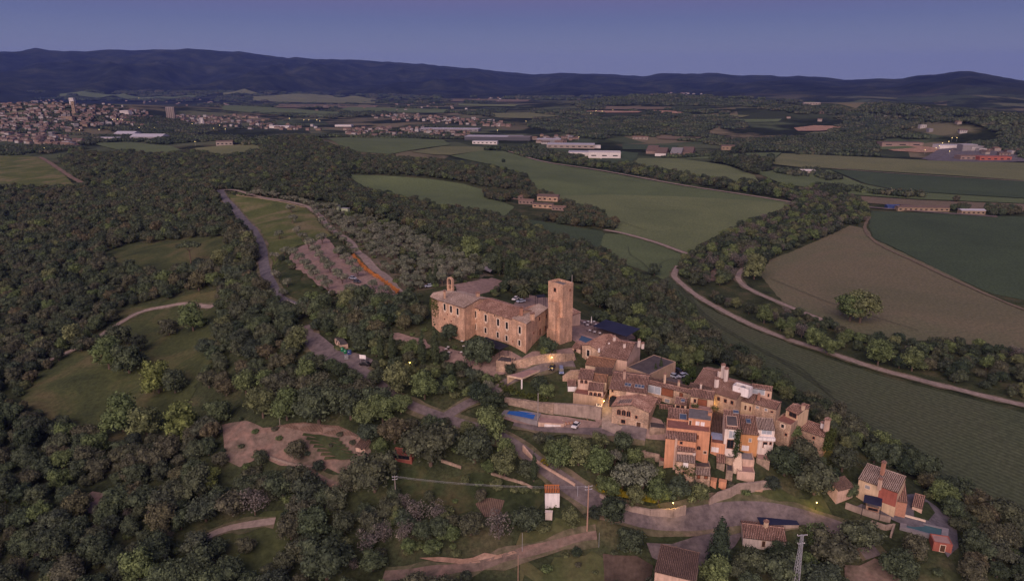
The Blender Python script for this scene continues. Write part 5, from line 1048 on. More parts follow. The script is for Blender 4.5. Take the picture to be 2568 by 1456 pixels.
    mb = MB(); cpt = Vector(G.X(w_/2, .5, zm+hh*.75)); mb.tube(cpt, cpt+Vector((0, 0, .5)), .38, .2, 10); mb.tube(cpt-Vector((0, 0, .08)), cpt, .42, .38, 10); mb.tube(cpt+Vector((0, 0, .5)), cpt+Vector((0, 0, 1.2)), .05, .05, 5); mb.build('bell', 'black_metal', bg_)
    # tower
    zb = 44.0; t = atP(2282, 1357, 45.0); zt = zat(t, 1131.6); f = atP(2252.6, 1140.3, zt); l = atP(2193.5, 1123, zt); T = mk(l, f, zt, 5.6); T.zb = 40
    w = T.w; dd = 5.6; tk = .5; tw = MB(); fp = [(0, 0), (w, 0), (w, dd), (0, dd)]; tw.prism([T.X(a, b_, 0)[:2] for a, b_ in fp], T.zb, zt-1.0)
    tower = tw.build('tower', 'castle_stone', root); tower['org'] = list(root.location); pm = MB()
    for a0, a1, b0, b1 in ((0, w, 0, tk), (0, w, dd-tk, dd), (0, tk, tk, dd-tk), (w-tk, w, tk, dd-tk)): pm.hexa([T.X(a0, b0, zt-1), T.X(a1, b0, zt-1), T.X(a1, b1, zt-1), T.X(a0, b1, zt-1), T.X(a0, b0, zt), T.X(a1, b0, zt), T.X(a1, b1, zt), T.X(a0, b1, zt)])
    pm.build('parapet', 'castle_stone', tower); fm = MB(); fm.hexa([T.X(tk, tk, zt-1), T.X(w-tk, tk, zt-1), T.X(w-tk, dd-tk, zt-1), T.X(tk, dd-tk, zt-1), T.X(tk, tk, zt-.9), T.X(w-tk, tk, zt-.9), T.X(w-tk, dd-tk, zt-.9), T.X(tk, dd-tk, zt-.9)]); fm.build('tower_floor', 'flat_roof_grey', tower)
    T.d = dd; T.window('F', 1600+1990/3.21, 1050+350/3.21, 9, 15, 'plain'); T.window('R', 1600+2182/3.21, 1050+353/3.21, 3.5, 9, 'plain'); T.window('R', 1600+2118/3.21, 1050+868/3.21, 3, 6, 'plain')
    mb = MB(); ap = Vector(T.X(w-.4, dd-.4, zt)); mb.tube(ap, ap+Vector((0, 0, 3.0)), .06, .03, 5); mb.build('antenna', 'white_paint', tower)
    # small turret in front of the tower
    lb = atP(2193, 1202.6, 61); z3 = 61.2; tl = atP(2196, 1203, z3); tf = atP(2222, 1211, z3); U = mk(tl, tf, z3, 2.8); U.zb = 40; w3 = U.w; d3 = 2.6
    U.A = U.A-U.ey*0; um = MB(); um.prism([U.X(a, b_, 0)[:2] for a, b_ in ((0, 0), (w3, 0), (w3, d3), (0, d3))], U.zb, z3-.5); tr = um.build('turret', 'castle_stone', root); tr['org'] = list(root.location)
    pm = MB(); tk = .3
    for a0, a1, b0, b1 in ((0, w3, 0, tk), (0, w3, d3-tk, d3), (0, tk, tk, d3-tk), (w3-tk, w3, tk, d3-tk)): pm.hexa([U.X(a0, b0, z3-.5), U.X(a1, b0, z3-.5), U.X(a1, b1, z3-.5), U.X(a0, b1, z3-.5), U.X(a0, b0, z3), U.X(a1, b0, z3), U.X(a1, b1, z3), U.X(a0, b1, z3)])
    pm.build('parapet', 'castle_stone', tr); um = MB(); um.prism([U.X(a, b_, 0)[:2] for a, b_ in ((-.4, -.5), (w3+.5, -.5), (w3+.5, d3+.5), (-.4, d3+.5))], U.zb, 50.0); um.prism([U.X(a, b_, 0)[:2] for a, b_ in ((.3, 1.2), (w3+1.6, 1.2), (w3+1.6, d3+1.5), (.3, d3+1.5))], U.zb, 55.0); um.build('buttress', 'castle_stone', tr)
    U.d = d3; U.w = w3
    U.window('F', 1600+2013/3.21, 1050+985/3.21, 11, 26, 'arch'); U.window('F', 1600+2020/3.21, 1050+852/3.21, 3, 8, 'plain')
    # chimneys
    chimney(root, 1779, 1188, 58.0, 2.4, .8, 'castle_stone'); chimney(root, 1911, 1193, 57.6, 2.2, 1.3, 'castle_stone'); chimney(root, 2085, 1252, 57.3, 2.0, 1.1, 'brick_edge'); chimney(root, 2129, 1271, 56.9, 1.6, 1.4, 'castle_stone')
    EXCL.append(('poly', np.array([L.X(-20, -3, 0), L.X(Lw+2, -3, 0), (P2.x+4, P2.y, 0), T.X(w+3, dd+2, 0), L.X(0, 16, 0), L.X(-20, 14, 0)])))
castle()
# ------------------------------------------------------------------ the village
VG = None
def v(*a, **k): return house(*a, **k)
# west row, below the castle
s = v('tall stone house with long brown gable roof nearest the upper pool', (2329, 1384), (2399, 1404), ze=46, roof='gable_end', depth=15, apex=.42, slope=.30, tiles='roof_tile', wins=[('F', 2353, 1412, 11, 25, 'stone'), ('F', 2349.5, 1440, 7, 10, 'plain')])
chimney(s.root, 2396, 1398, 46.8, .7, .6, 'white_paint'); chimney(s.root, 2436, 1376, 47.2, .7, .6, 'white_paint')
s = v('largest house with wide tiled roof and pink blank gable wall', (2399, 1421), (2508, 1440), ze=45, ridge=1364, roof='gable', wall='plaster_pink', back=.85, slope=.33)
chimney(s.root, 2457, 1365, 47.8, 1.8, .8); chimney(s.root, 2497, 1391, 47.0, 1.7, .8); chimney(s.root, 2556, 1377, 48.5, 1.6, .8); chimney(s.root, 2571, 1384, 48.0, 1.0, .8)
s = v('house with orange brown roof in front of the largest house', (2342, 1457), (2451, 1473), ze=43.2, ridge=1431, wall='plaster_cream', tiles='roof_tile_orange', slope=.26)
s = v('small dark roofed house behind the pink walled house', (2382, 1496), (2448, 1499), ze=42.6, ridge=1471, wall='village_stone', tiles='roof_tile_dark')
s = v('pink walled house with two arched windows on the garden side', (2312, 1512), (2370, 1518), ze=42.2, ridge=1477, wall='plaster_pink', wins=[('F', 2327, 1524.8, 11, 13, 'arch'), ('F', 2344, 1526.6, 11, 13, 'arch')])
s = v('narrow house with orange edged roof between pink walled house and lane', (2370, 1521), (2426, 1527), ze=41.8, ridge=1497, wall='plaster_cream', tiles='roof_tile_orange')
s = v('gallery with three arched openings over the brown terrace wall', (2353, 1558), (2413, 1563), ze=40.2, ridge=1531, wall='plaster_pink', wins=[('F', 2363.5, 1574, 12, 15, 'arch'), ('F', 2380.7, 1576, 12, 15, 'arch'), ('F', 2397.8, 1578, 12, 15, 'arch')])
s = v('stained brown terrace block with red floor under the arched gallery', (2293, 1571), (2414, 1590), foot=(2293, 1615), roof='flat', depth=6.5, wall='plaster_brown', flatmat='terrace_red', cat='terrace block', name='terrace_block')
s = v('white garage box at the corner of the lane', (2384, 1622), (2408, 1624), foot=(2384, 1648), roof='flat', depth=4, wall='white_paint', cat='garage', name='garage', parapet=.2)
s = v('small white porch with tiled roof beside the ruined orange wall', (2272, 1542), (2306, 1542), ze=38.8, depth=3.0, wall='white_paint', cat='porch', name='porch')
# middle
s = v('long house with five skylights and mossy roof above the lane arch', (2438, 1554), (2586, 1572), ze=42, ridge=1496, wall='village_stone', roof='gable', back=.4, wins=[('F', 2454, 1604, 34, 46, 'arch_lane'), ('F', 2450, 1562, 7, 10, 'plain')])
for x, y in ((2504, 1538), (2517.5, 1540.6), (2544, 1544), (2557, 1545.6), (2570, 1547.5)): skylight(s, x, y, 10, 10)
chimney(s.root, 2497, 1506, 44.5, 2.0, .7, 'plaster_pink')
m_ = MB(); s.plate(m_, 'F', [(5.6, s.ze-3.5), (s.w, s.ze-3.5), (s.w, s.ze-.25), (5.6, s.ze-.25)], -.02, .03); m_.build('plaster_panel', 'plaster_pink', s.root)
s = v('stone house with three arched windows and a broken pergola roof', (2449, 1624), (2596, 1652), foot=(2449, 1697), roof='gable_end', depth=11, apex=.55, slope=.27, wall='village_stone', tiles='roof_tile', wins=[('F', 2475.9, 1647, 15, 22, 'arch'), ('F', 2495.3, 1650, 15, 22, 'arch'), ('F', 2514.5, 1654, 15, 22, 'arch'), ('F', 2492.8, 1684.5, 16, 15, 'plain'), ('F', 2545.3, 1667.3, 9, 11, 'plain'), ('F', 2554.2, 1699, 17.5, 23, 'door')])
m_ = MB(); ra = .55*s.w
zz = lambda a: s.zr-.27*(ra-a)+.2
m_.hexa([s.X(1.2, 1.6, zz(1.2)-.2), s.X(5.6, 1.6, zz(5.6)-.2), s.X(5.6, 4.4, zz(5.6)-.2), s.X(1.2, 4.4, zz(1.2)-.2), s.X(1.2, 1.6, zz(1.2)-.02), s.X(5.6, 1.6, zz(5.6)-.02), s.X(5.6, 4.4, zz(5.6)-.02), s.X(1.2, 4.4, zz(1.2)-.02)]); o = m_.build('roof_opening_shade', 'flat_roof_dark', s.root)  # dark slab laid on the tiles as the shade inside the opening
for k in range(6):
    m_ = MB(); a = 1.5+k*.75; m_.tube(s.X(a, 1.4, zz(a)+.12), s.X(a, 4.6, zz(a)+.12), .09, seg=6); q = m_.build('beam', 'grey_pole', s.root)
v('narrow tiled house directly behind the three arch house', (2530, 1600), (2592, 1608), ze=37.8, depth=4, wall='village_stone')
s = v('row of terraced houses with glazed attic and brown roof terrace', (2589, 1532), (2768, 1574), ze=43, ridge=1540.5, wall='village_stone', slope=.25, wins=[('F', 2617.5, 1558, 50, 28, 'glass'), ('F', 2670, 1568, 46, 30, 'wood'), ('F', 2623.7, 1592.7, 14, 16, 'shutter'), ('F', 2669, 1602, 19, 14, 'shutter'), ('F', 2725, 1579, 12, 15, 'wood')])
chimney(s.root, 2658, 1532, 43.6, 3.2, .6, 'plaster_cream'); chimney(s.root, 2714.6, 1540, 43.6, 1.2, .6, 'plaster_cream')
m_ = MB(); p = atP(2705, 1600, 38.5); m_.tube(p, (p[0], p[1], 43.2), .22, seg=8); m_.build('flue', 'white_paint', s.root)
m_ = MB(); u, _, z = s.hit('F', 2651, 1615); m_.hexa([s.X(u-.5, -.5, z-.35), s.X(u+.5, -.5, z-.35), s.X(u+.5, 0, z-.35), s.X(u-.5, 0, z-.35), s.X(u-.5, -.5, z+.35), s.X(u+.5, -.5, z+.35), s.X(u+.5, 0, z+.35), s.X(u-.5, 0, z+.35)]); m_.build('air_conditioner', 'white_paint', s.root)
s = v('low tiled roof strip behind the terraced row', (2601, 1522), (2766, 1560), ze=42.0, ridge=1529, wall='village_stone', tiles='roof_tile_dark')
s = v('little lean to roof over the dark courtyard', (2639, 1633), (2692, 1638), ze=37, ridge=1619, wall='village_stone', wins=[('F', 2665, 1641, 34, 9, 'wood')], cat='lean-to', name='lean_to')
s = v('dark paved courtyard terrace between stone house and orange house', (2599, 1708), (2664, 1713), foot=(2600, 1742), roof='flat', depth=12, wall='rough_stone', flatmat='flat_roof_dark', cat='courtyard', name='courtyard', parapet=.25)
# orange house
BG = v('big orange house front with terrace in the middle of the village', (2666, 1709), (2841, 1728), foot=(2842, 1814), roof='flat', depth=6.5, wall='plaster_orange', flatmat='terrace_red', wins=[('F', 2795, 1790, 14, 14, 'arch'), ('F', 2789, 1747, 8, 12, 'wood'), ('F', 2820, 1808, 12, 10, 'door')])
s = BG
s = v('house with lit yellow balcony wall and brown wooden doors', (2764, 1583), (2854, 1597), ze=BG.behind(16, 2764, 1583), ridge=1560, wall='plaster_yellow', wins=[('F', 2809, 1609, 36, 24, 'wood'), ('F', 2780, 1602, 9, 14, 'plain')])
s = v('orange terrace block with potted plants below the lit balcony', (2757, 1630), (2849, 1642), ze=BG.behind(11.5, 2757, 1630), roof='flat', depth=7, wall='plaster_orange', flatmat='terrace_pink', cat='terrace block', name='terrace_block', parapet=.8)
tb = s
for a in (1.2, 2.2, 7.3, 8.4): leaves_on('potted_plant', [s.X(a, 1.5, s.ze-.1), s.X(a, 1.5, s.ze+.5)], 'ivy_leaf', s.root, 160, .12, .35)
s = v('small tiled roof with skylight over white doors left of the lit balcony', (2700, 1612), (2746, 1619), ze=BG.behind(14, 2700, 1612), ridge=1590, wall='plaster_cream', wins=[('F', 2712, 1628, 14, 16, 'plain'), ('F', 2730, 1630, 12, 18, 'plain')])
skylight(s, 2731, 1603, 14, 8)
s = v('tiled part of the orange house with blue roof window', (2672, 1681), (2757, 1690), ze=BG.behind(6, 2672, 1681), ridge=1634, wall='plaster_orange')
skylight(s, 2732, 1668, 26, 20)
s = v('grey flat roofed attic of the orange house with two white shutters', (2755, 1670), (2842, 1681), ze=BG.behind(4.4, 2755, 1670), roof='flat', depth=6.5, wall='plaster_orange', parapet=0, flatmat='flat_roof_grey', wins=[('F', 2790, 1692, 12, 12, 'white'), ('F', 2810.5, 1695, 12, 12, 'white'), ('F', 2761, 1692, 9, 22, 'door')], name='attic')
chimney(s.root, 2839, 1662, s.ze, 1.2, .9, 'plaster_orange')
s = v('lower tiled wing of the orange house', (2663, 1749), (2784, 1764), ze=BG.hit('F', 2663, 1749)[2]+1.6, ridge=1719, wall='plaster_orange', slope=.3, wins=[('F', 2725, 1770, 10, 10, 'plain')])
m_ = MB(); u, _, z = s.hit('F', 2705, 1760); m_.hexa([s.X(u-.4, -.7, s.zb), s.X(u+.4, -.7, s.zb), s.X(u+.4, 0, s.zb), s.X(u-.4, 0, s.zb), s.X(u-.35, -.5, s.ze+.2), s.X(u+.35, -.5, s.ze+.2), s.X(u+.35, 0, s.ze+.2), s.X(u-.35, 0, s.ze+.2)]); m_.build('chimney_breast', 'plaster_pink', s.root)
# lower houses
s = v('stone house with climbing ivy under the orange house, square roof', (2706, 1840), (2780, 1850), foot=(2707, 1934), ridge=1804, wall='village_stone', tiles='roof_tile_pale', wins=[('F', 2735, 1921, 16, 15, 'plain'), ('F', 2737.6, 1889, 16, 8, 'plain'), ('F', 2743, 1857, 16, 20, 'white')])
leaves_on('ivy', [s.X(s.w*random.random()**.5 if random.random() < .5 else s.w*random.random()**2, -.1, s.ze-1.5-4*random.random()) for _ in range(60)], 'ivy_leaf', s.root, 900, .16, .3)
chimney(s.root, 2776, 1818, s.ze+1, .8, .7)
s = v('low tiled annex behind the ivy stone house with two skylights', (2709, 1800), (2779, 1806), ze=s.ze+2.0, depth=2.0, wall='plaster_pink')
s = v('small stone house with short tiled roof beside the ivy house', (2780, 1894), (2842, 1900), foot=(2842, 1932), ridge=1868, wall='village_stone', tiles='roof_tile_pale', wins=[('F', 2794.5, 1905, 10, 14, 'wood'), ('F', 2824, 1908, 12, 9, 'wood')])
s = v('dark flat yard roof between the lower stone houses and orange house', (2783, 1864), (2843, 1868), ze=s.ze+1.2, roof='flat', depth=11, wall='rough_stone', flatmat='flat_roof_dark', parapet=.2, cat='flat roof', name='yard_roof')
s = v('dark red floored terrace at the left foot of the orange house', (2637, 1843), (2705, 1851), foot=(2640, 1862), roof='flat', depth=7.5, wall='rough_stone', flatmat='terrace_red', parapet=.15, cat='terrace', name='red_terrace')
s = v('orange garden wall box at the bottom of the village', (2843, 1922), (2866, 1926), foot=(2844, 1942), roof='flat', depth=2, wall='plaster_orange', flatmat='plaster_orange', parapet=0, cat='garden wall', name='garden_wall')
s = v('orange garden gate wall beside the dark shrub', (2876, 1924), (2906, 1929), foot=(2877, 1948), roof='flat', depth=1.5, wall='plaster_orange', flatmat='plaster_orange', parapet=0, cat='garden wall', name='garden_wall')
# dark long roof and eastern terraces
s = v('long steep dark tiled roof right of the orange house', (2843, 1722), (2902, 1730), ze=35, ridge=1612, wall='plaster_orange', tiles='roof_tile_dark', slope=.22)
m_ = MB(); m_.hexa([s.X(.2, -3.0, s.ze-1.2), s.X(4.4, -3.0, s.ze-1.2), s.X(4.4, -.1, s.ze-.4), s.X(.2, -.1, s.ze-.4), s.X(.2, -3.0, s.ze-1.1), s.X(4.4, -3.0, s.ze-1.1), s.X(4.4, -.1, s.ze-.3), s.X(.2, -.1, s.ze-.3)]); m_.build('awning', 'awning_blue', s.root)
s = v('orange terrace with light blue awning under the dark roof', (2844, 1768), (2902, 1776), foot=(2845, 1812), roof='flat', depth=7, wall='plaster_orange', flatmat='terrace_red', cat='terrace block', name='terrace_block', wins=[('F', 2860, 1797, 26, 16, 'white')])
s = v('white house with sunken roof terrace and tall glazed windows', (2901, 1710), (2963, 1716), foot=(2902, 1834), ridge=1641, wall='plaster_white', tiles='roof_tile', wins=[('F', 2930, 1737, 27, 28, 'glass'), ('F', 2921, 1775, 26, 34, 'plain')])
skylight(s, 2929, 1685, 40, 38, 'flat_roof_dark', True, 'roof_terrace'); skylight(s, 2945, 1648, 22, 10)
leaves_on('ivy', [s.X(s.w-.3-.8*random.random(), -.2, s.ze-.5-9*random.random()) for _ in range(60)], 'hedge_leaf', s.root, 1400, .18, .4)
s = v('ochre orange house with grey shutters and mottled roof', (2965, 1732), (3035, 1738), foot=(2966, 1803), ridge=1661, wall='plaster_ochre', tiles='roof_tile', wins=[('F', 3000.5, 1760, 10, 13, 'shutter'), ('F', 2981, 1791, 25, 17, 'white')])
skylight(s, 2994.5, 1685, 17, 15)
s = v('white and stone house with wide white balcony window', (3034, 1714), (3100, 1719), foot=(3036, 1822), ridge=1672, wall='plaster_white', tiles='roof_tile_pale', wins=[('F', 3067, 1727, 40, 17, 'glass'), ('F', 3060, 1778, 16, 22, 'plain'), ('F', 3082, 1772, 8, 10, 'arch')])
m_ = MB(); u0 = 0; z = s.hit('F', 3067, 1744)[2]; m_.hexa([s.X(-.2, -1.2, z-.9), s.X(s.w+.2, -1.2, z-.9), s.X(s.w+.2, 0, z-.9), s.X(-.2, 0, z-.9), s.X(-.2, -1.2, z), s.X(s.w+.2, -1.2, z), s.X(s.w+.2, 0, z), s.X(-.2, 0, z)]); m_.build('balcony', 'white_paint', s.root)
v('white outdoor kitchen box below the balcony house', (3030, 1773), (3092, 1782), foot=(3030, 1818), roof='flat', depth=3.2, wall='plaster_white', flatmat='terrace_grey', parapet=.3, cat='terrace block', name='terrace_block')
v('brick floored terrace below the white kitchen box', (3026, 1832), (3080, 1842), foot=(3026, 1850), roof='flat', depth=5, wall='rough_stone', flatmat='terrace_pink', parapet=.2, cat='terrace', name='terrace')
TZ = v('dark terrace with white round tables beside the ivy', (2903, 1828), (2938, 1832), foot=(2903, 1852), roof='flat', depth=8, wall='village_stone', flatmat='flat_roof_dark', parapet=.15, cat='terrace', name='terrace').ze-.1
s = v('grey yard terrace in front of the ochre house', (2952, 1834), (3018, 1840), foot=(2952, 1858), roof='flat', depth=6.5, wall='plaster_pink', flatmat='terrace_grey', parapet=.4, cat='terrace', name='terrace')
v('lower yard with dark pool like cover below the ochre house', (2950, 1884), (3020, 1890), foot=(2950, 1915), roof='flat', depth=5.5, wall='plaster_pink', flatmat='terrace_pink', parapet=.4, cat='terrace', name='terrace')
v('little covered barbecue terrace beside the garden stairs', (2905, 1880), (2932, 1884), foot=(2905, 1915), roof='flat', depth=6, wall='rough_stone', flatmat='flat_roof_dark', parapet=.4, cat='terrace', name='terrace')
# garden stairs
p0 = gP(2949, 1890)+np.array([0, 0, 1.0]); p1 = gP(2945, 1838)+np.array([0, 0, 2.2]); st = empty('garden_stairs', tuple(p0), 'flight of pale stone steps between the terraces', 'stairs')
for k in range(14):
    f = k/13; q = p0+(p1-p0)*f; m_ = MB(); m_.box((q[0], q[1], q[2]-.6), (2.6, .75, 1.5), math.atan2(p1[0]-p0[0], p1[1]-p0[1])*-1); m_.build('step', 'pale_surround', st)
# back row
s = v('long pale stone house with three dark windows behind the dark roof', (2842, 1565), (2946, 1596), ze=43.5, ridge=1528, wall='village_stone', roof='gable', back=.7, wins=[('F', 2874.5, 1594, 11, 14, 'plain'), ('F', 2901.6, 1602, 11, 14, 'plain'), ('F', 2928.3, 1609, 11, 14, 'plain')])
chimney(s.root, 2866, 1537, 45.6, 2.0, 1.1); chimney(s.root, 2957, 1572, 44.0, 1.6, 1.0)
m_ = MB(); a0, a1, b0, b1 = s.w-3.0, s.w+2.6, 3.2, 6.4
for c0, c1, d0, d1 in ((a0, a1, b0, b0+.3), (a0, a1, b1-.3, b1), (a0, a0+.3, b0, b1), (a1-.3, a1, b0, b1)): m_.hexa([s.X(c0, d0, s.ze), s.X(c1, d0, s.ze), s.X(c1, d1, s.ze), s.X(c0, d1, s.ze), s.X(c0, d0, s.ze+3.0), s.X(c1, d0, s.ze+3.0), s.X(c1, d1, s.ze+3.0), s.X(c0, d1, s.ze+3.0)])
m_.build('roof_parapet', 'white_paint', s.root); m_ = MB(); m_.box((*s.X((a0+a1)/2, (b0+b1)/2, 0)[:2], s.ze+2.3), (1.4, 1.0, .8), .3); m_.build('air_conditioner', 'metal_grey', s.root)
s = v('small dark tiled roof left of the three window house', (2756, 1545), (2841, 1563), ze=43.5, ridge=1540, wall='village_stone', tiles='roof_tile_dark'); chimney(s.root, 2803, 1551, 44.2, 1.4, .5, 'plaster_white')
s = v('rearmost house with broad mottled roof and three tall white chimneys', (2777, 1530), (2868, 1552), ze=44.2, ridge=1482, wall='village_stone', roof='gable', back=.4, slope=.24)
chimney(s.root, 2890, 1500, 47, 3.6, 1.0); chimney(s.root, 2903, 1513, 46.6, 3.4, 1.0); chimney(s.root, 2878, 1497, 47, 1.4, 1.0)
s = v('white penthouse with four panel glass front on the back row', (3009, 1549), (3089, 1561), ze=45, ridge=1541, wall='plaster_pink', wins=[('F', 3034, 1564, 50, 22, 'glass'), ('F', 3074, 1580, 6, 12, 'plain')])
s = v('stone house with red roof edge left of the pale shuttered house', (2964, 1600), (3011, 1612), ze=41.5, ridge=1573, wall='plaster_yellow', wins=[('F', 2981.8, 1629, 9, 18, 'door'), ('F', 3001, 1634, 5, 16, 'plain')])
s = v('long low house with three pale shuttered windows in the back row', (3012, 1611), (3106, 1636), ze=41, ridge=1598, wall='village_stone', roof='gable', wins=[('F', 3030, 1628, 12, 10, 'shutter'), ('F', 3064.5, 1638, 12, 11, 'shutter'), ('F', 3087.5, 1646, 10, 6, 'plain')]); chimney(s.root, 3035, 1588, 43, .8, .7, 'brick_edge')
s = v('pinkish tiled strip roof between back row and ochre house', (2990, 1662), (3096, 1676), ze=36.5, ridge=1652, wall='village_stone', tiles='roof_tile')
s = v('small house with lit wide opening and roof terrace at the east end', (3145, 1636), (3194, 1657), ze=39, ridge=1624, wall='plaster_yellow', roof='gable', wins=[('F', 3171.6, 1657, 30, 22, 'plain')]); chimney(s.root, 3212, 1636, 40, 1.4, .9, 'plaster_cream')
s = v('stone terrace house with tiled edge in front of the lit opening', (3099, 1677), (3165, 1700), foot=(3100, 1765), roof='flat', depth=7, wall='village_stone', flatmat='terrace_red', wins=[('F', 3130.7, 1703, 12, 14, 'stone'), ('F', 3144, 1737, 9, 10, 'plain')])
s = v('last long tiled house at the east end with ivy covered gable', (3167, 1702), (3297, 1747), ze=33.5, ridge=1690, wall='village_stone', slope=.3, wins=[('F', 3255, 1750, 10, 10, 'plain'), ('F', 3180, 1722, 8, 12, 'shutter')]); chimney(s.root, 3306, 1712, 36, 3.0, 1.3, 'plaster_pink'); chimney(s.root, 3290, 1700, 36, .8, .9, 'white_paint'); last = s
leaves_on('ivy', [s.X(s.w+.2+1.5*random.random(), s.d*random.random(), s.ze+1.5-6*random.random()) for _ in range(90)], 'ivy_leaf', s.root, 2200, .2, .45)
# flat dark building behind the largest house
s = v('broad dark flat roofed building with pink side walls', (2507, 1467), (2596, 1498), ze=42.5, roof='flat', depth=17, wall='plaster_brown', flatmat='flat_roof_dark', parapet=.15)
# ------------------------------------------------------------------ walls, ruin, lane
def wall(label, pts, h, th=.6, mat='village_stone', name='stone_wall', cat='stone wall', cap=None, rough=.0, group=None, zs=None):
    W_ = np.array([gP(x, y) for x, y in pts]); mb = MB()
    for i in range(len(W_)-1):
        a, b = W_[i], W_[i+1]; L = np.hypot(*(b-a)[:2]); n = max(1, int(L/2.5)); d = (b-a)[:2]/L; nn = np.array([-d[1], d[0]])*th/2
        for k in range(n):
            p = a+(b-a)*k/n; q = a+(b-a)*(k+1)/n; z0 = H(p[0], p[1]); z1 = H(q[0], q[1]); hh = h if not hasattr(h, '__len__') else np.interp(i+k/n, range(len(h)), h); h2 = h if not hasattr(h, '__len__') else np.interp(i+(k+1)/n, range(len(h)), h)
            t0 = z0+hh-rough*random.random(); t1 = z1+h2-rough*random.random()
            mb.hexa([(p[0]-nn[0], p[1]-nn[1], z0-1.2), (q[0]-nn[0], q[1]-nn[1], z1-1.2), (q[0]+nn[0], q[1]+nn[1], z1-1.2), (p[0]+nn[0], p[1]+nn[1], z0-1.2), (p[0]-nn[0], p[1]-nn[1], t0), (q[0]-nn[0], q[1]-nn[1], t1), (q[0]+nn[0], q[1]+nn[1], t1), (p[0]+nn[0], p[1]+nn[1], t0)])
    return solo(mb, name, mat, label, cat, group)
wall('high curved stone wall along the lane under the castle', [(2020, 1486), (2070, 1474), (2130, 1462), (2204, 1452), (2260, 1450), (2296, 1440)], [3.2, 3.4, 3.6, 3.8, 3.6, 2.8], .7)
wall('tall pale concrete retaining wall below the brown terrace block', [(2215, 1650), (2290, 1660), (2350, 1668), (2405, 1678)], [3.6, 4.2, 4.4, 4.4], 1.0, 'concrete', 'retaining_wall', 'retaining wall')
wall('rough stone bank wall above the blue pool', [(2020, 1610), (2090, 1624), (2150, 1640), (2215, 1652)], [2.2, 2.6, 3.2, 3.8], 1.2, 'rough_stone', 'retaining_wall', 'retaining wall', rough=.5)
wall('orange ruined wall beside the blue van', [(2250, 1520), (2280, 1522), (2320, 1526)], [2.0, 4.6, 5.0], .9, 'village_stone', 'ruined_wall', 'ruined wall', rough=.8)
wall('ruined stone wall at the left foot of the village', [(2540, 1832), (2580, 1835), (2638, 1842)], [3.2, 3.0, 2.4], .8, 'rough_stone', 'ruined_wall', 'ruined wall', rough=.6)
wall('grey concrete ramp wall under the terraces, stepped right end', [(2835, 2020), (2870, 2005), (2920, 1990), (2952, 1970), (3010, 1965), (3082, 1955)], [2, 3.2, 3.4, 3.2, 3.2, 3.0], .6, 'concrete', 'retaining_wall', 'retaining wall')
wall('roadside retaining wall beneath the yellow flowers', [(2400, 1990), (2450, 2020), (2520, 2048), (2600, 2065), (2690, 2072), (2740, 2060)], [1.4, 1.8, 2.2, 2.4, 3.2, 3.4], .6, 'concrete', 'retaining_wall', 'retaining wall')
wall('low pink wall on the outside of the road above the tower hut', [(2092, 1808), (2130, 1842), (2180, 1876), (2240, 1912), (2300, 1948)], [2.6, 1.4, 1.2, 1.2, 1.2], .5, 'plaster_pink', 'garden_wall', 'garden wall')
wall('low stone wall along the meadow left of the tower hut', [(1965, 1898), (2020, 1915), (2080, 1934), (2130, 1955)], 1.1, .5, 'rough_stone', 'garden_wall', 'garden wall', rough=.3)
wall('low stone wall under the trees at the top of the lower meadow', [(1765, 1845), (1810, 1860), (1845, 1872)], 1.0, .5, 'rough_stone', 'garden_wall', 'garden wall', rough=.3)
wall('pale low wall at the lower edge of the terraced garden', [(1080, 1832), (1150, 1856), (1230, 1872), (1280, 1878)], .9, .45, 'concrete', 'garden_wall', 'garden wall')
wall('white boundary wall at the end of the grey road', [(1150, 1218), (1175, 1230), (1208, 1246)], 2.4, .4, 'plaster_white', 'garden_wall', 'garden wall')
wall('orange flowering hedge base along the upper edge of the car park', [(1412, 1030), (1450, 1070), (1500, 1110), (1560, 1150), (1594, 1178)], .5, .5, 'rough_stone', 'garden_wall', 'garden wall')
wall('thin dry stone line along the ridge meadow', [(945, 782), (1050, 797), (1180, 822), (1225, 832)], .7, .5, 'rough_stone', 'garden_wall', 'garden wall')
# orange earth bank
patch('earth_bank', [(1055, 1401), (1100, 1398), (1160, 1402), (1190, 1398), (1215, 1385), (1240, 1392), (1290, 1378), (1300, 1385), (1240, 1402), (1200, 1412), (1150, 1414), (1090, 1410)], 'rock_bank', off=.5, jit=1.5)
patch('earth_bank', [(800, 1218), (830, 1212), (850, 1222), (835, 1230), (812, 1228)], 'rock_bank', off=.5, jit=1.2)
patch('yellow_flower_bank', [(1492, 1222), (1520, 1226), (1600, 1244), (1660, 1262), (1640, 1268), (1560, 1252), (1500, 1234)], 'yellow_flowers', off=.75, jit=1.5)
patch('rocky_outcrop', [(1880, 1222), (1900, 1210), (1918, 1222), (1910, 1240), (1892, 1238)], 'rock_bank', off=.7, jit=1.2)
patch('lane', [(1510, 1010), (1525, 1000), (1540, 1030), (1535, 1060), (1560, 1075), (1545, 1095), (1508, 1078)], 'pale_track', off=.7)
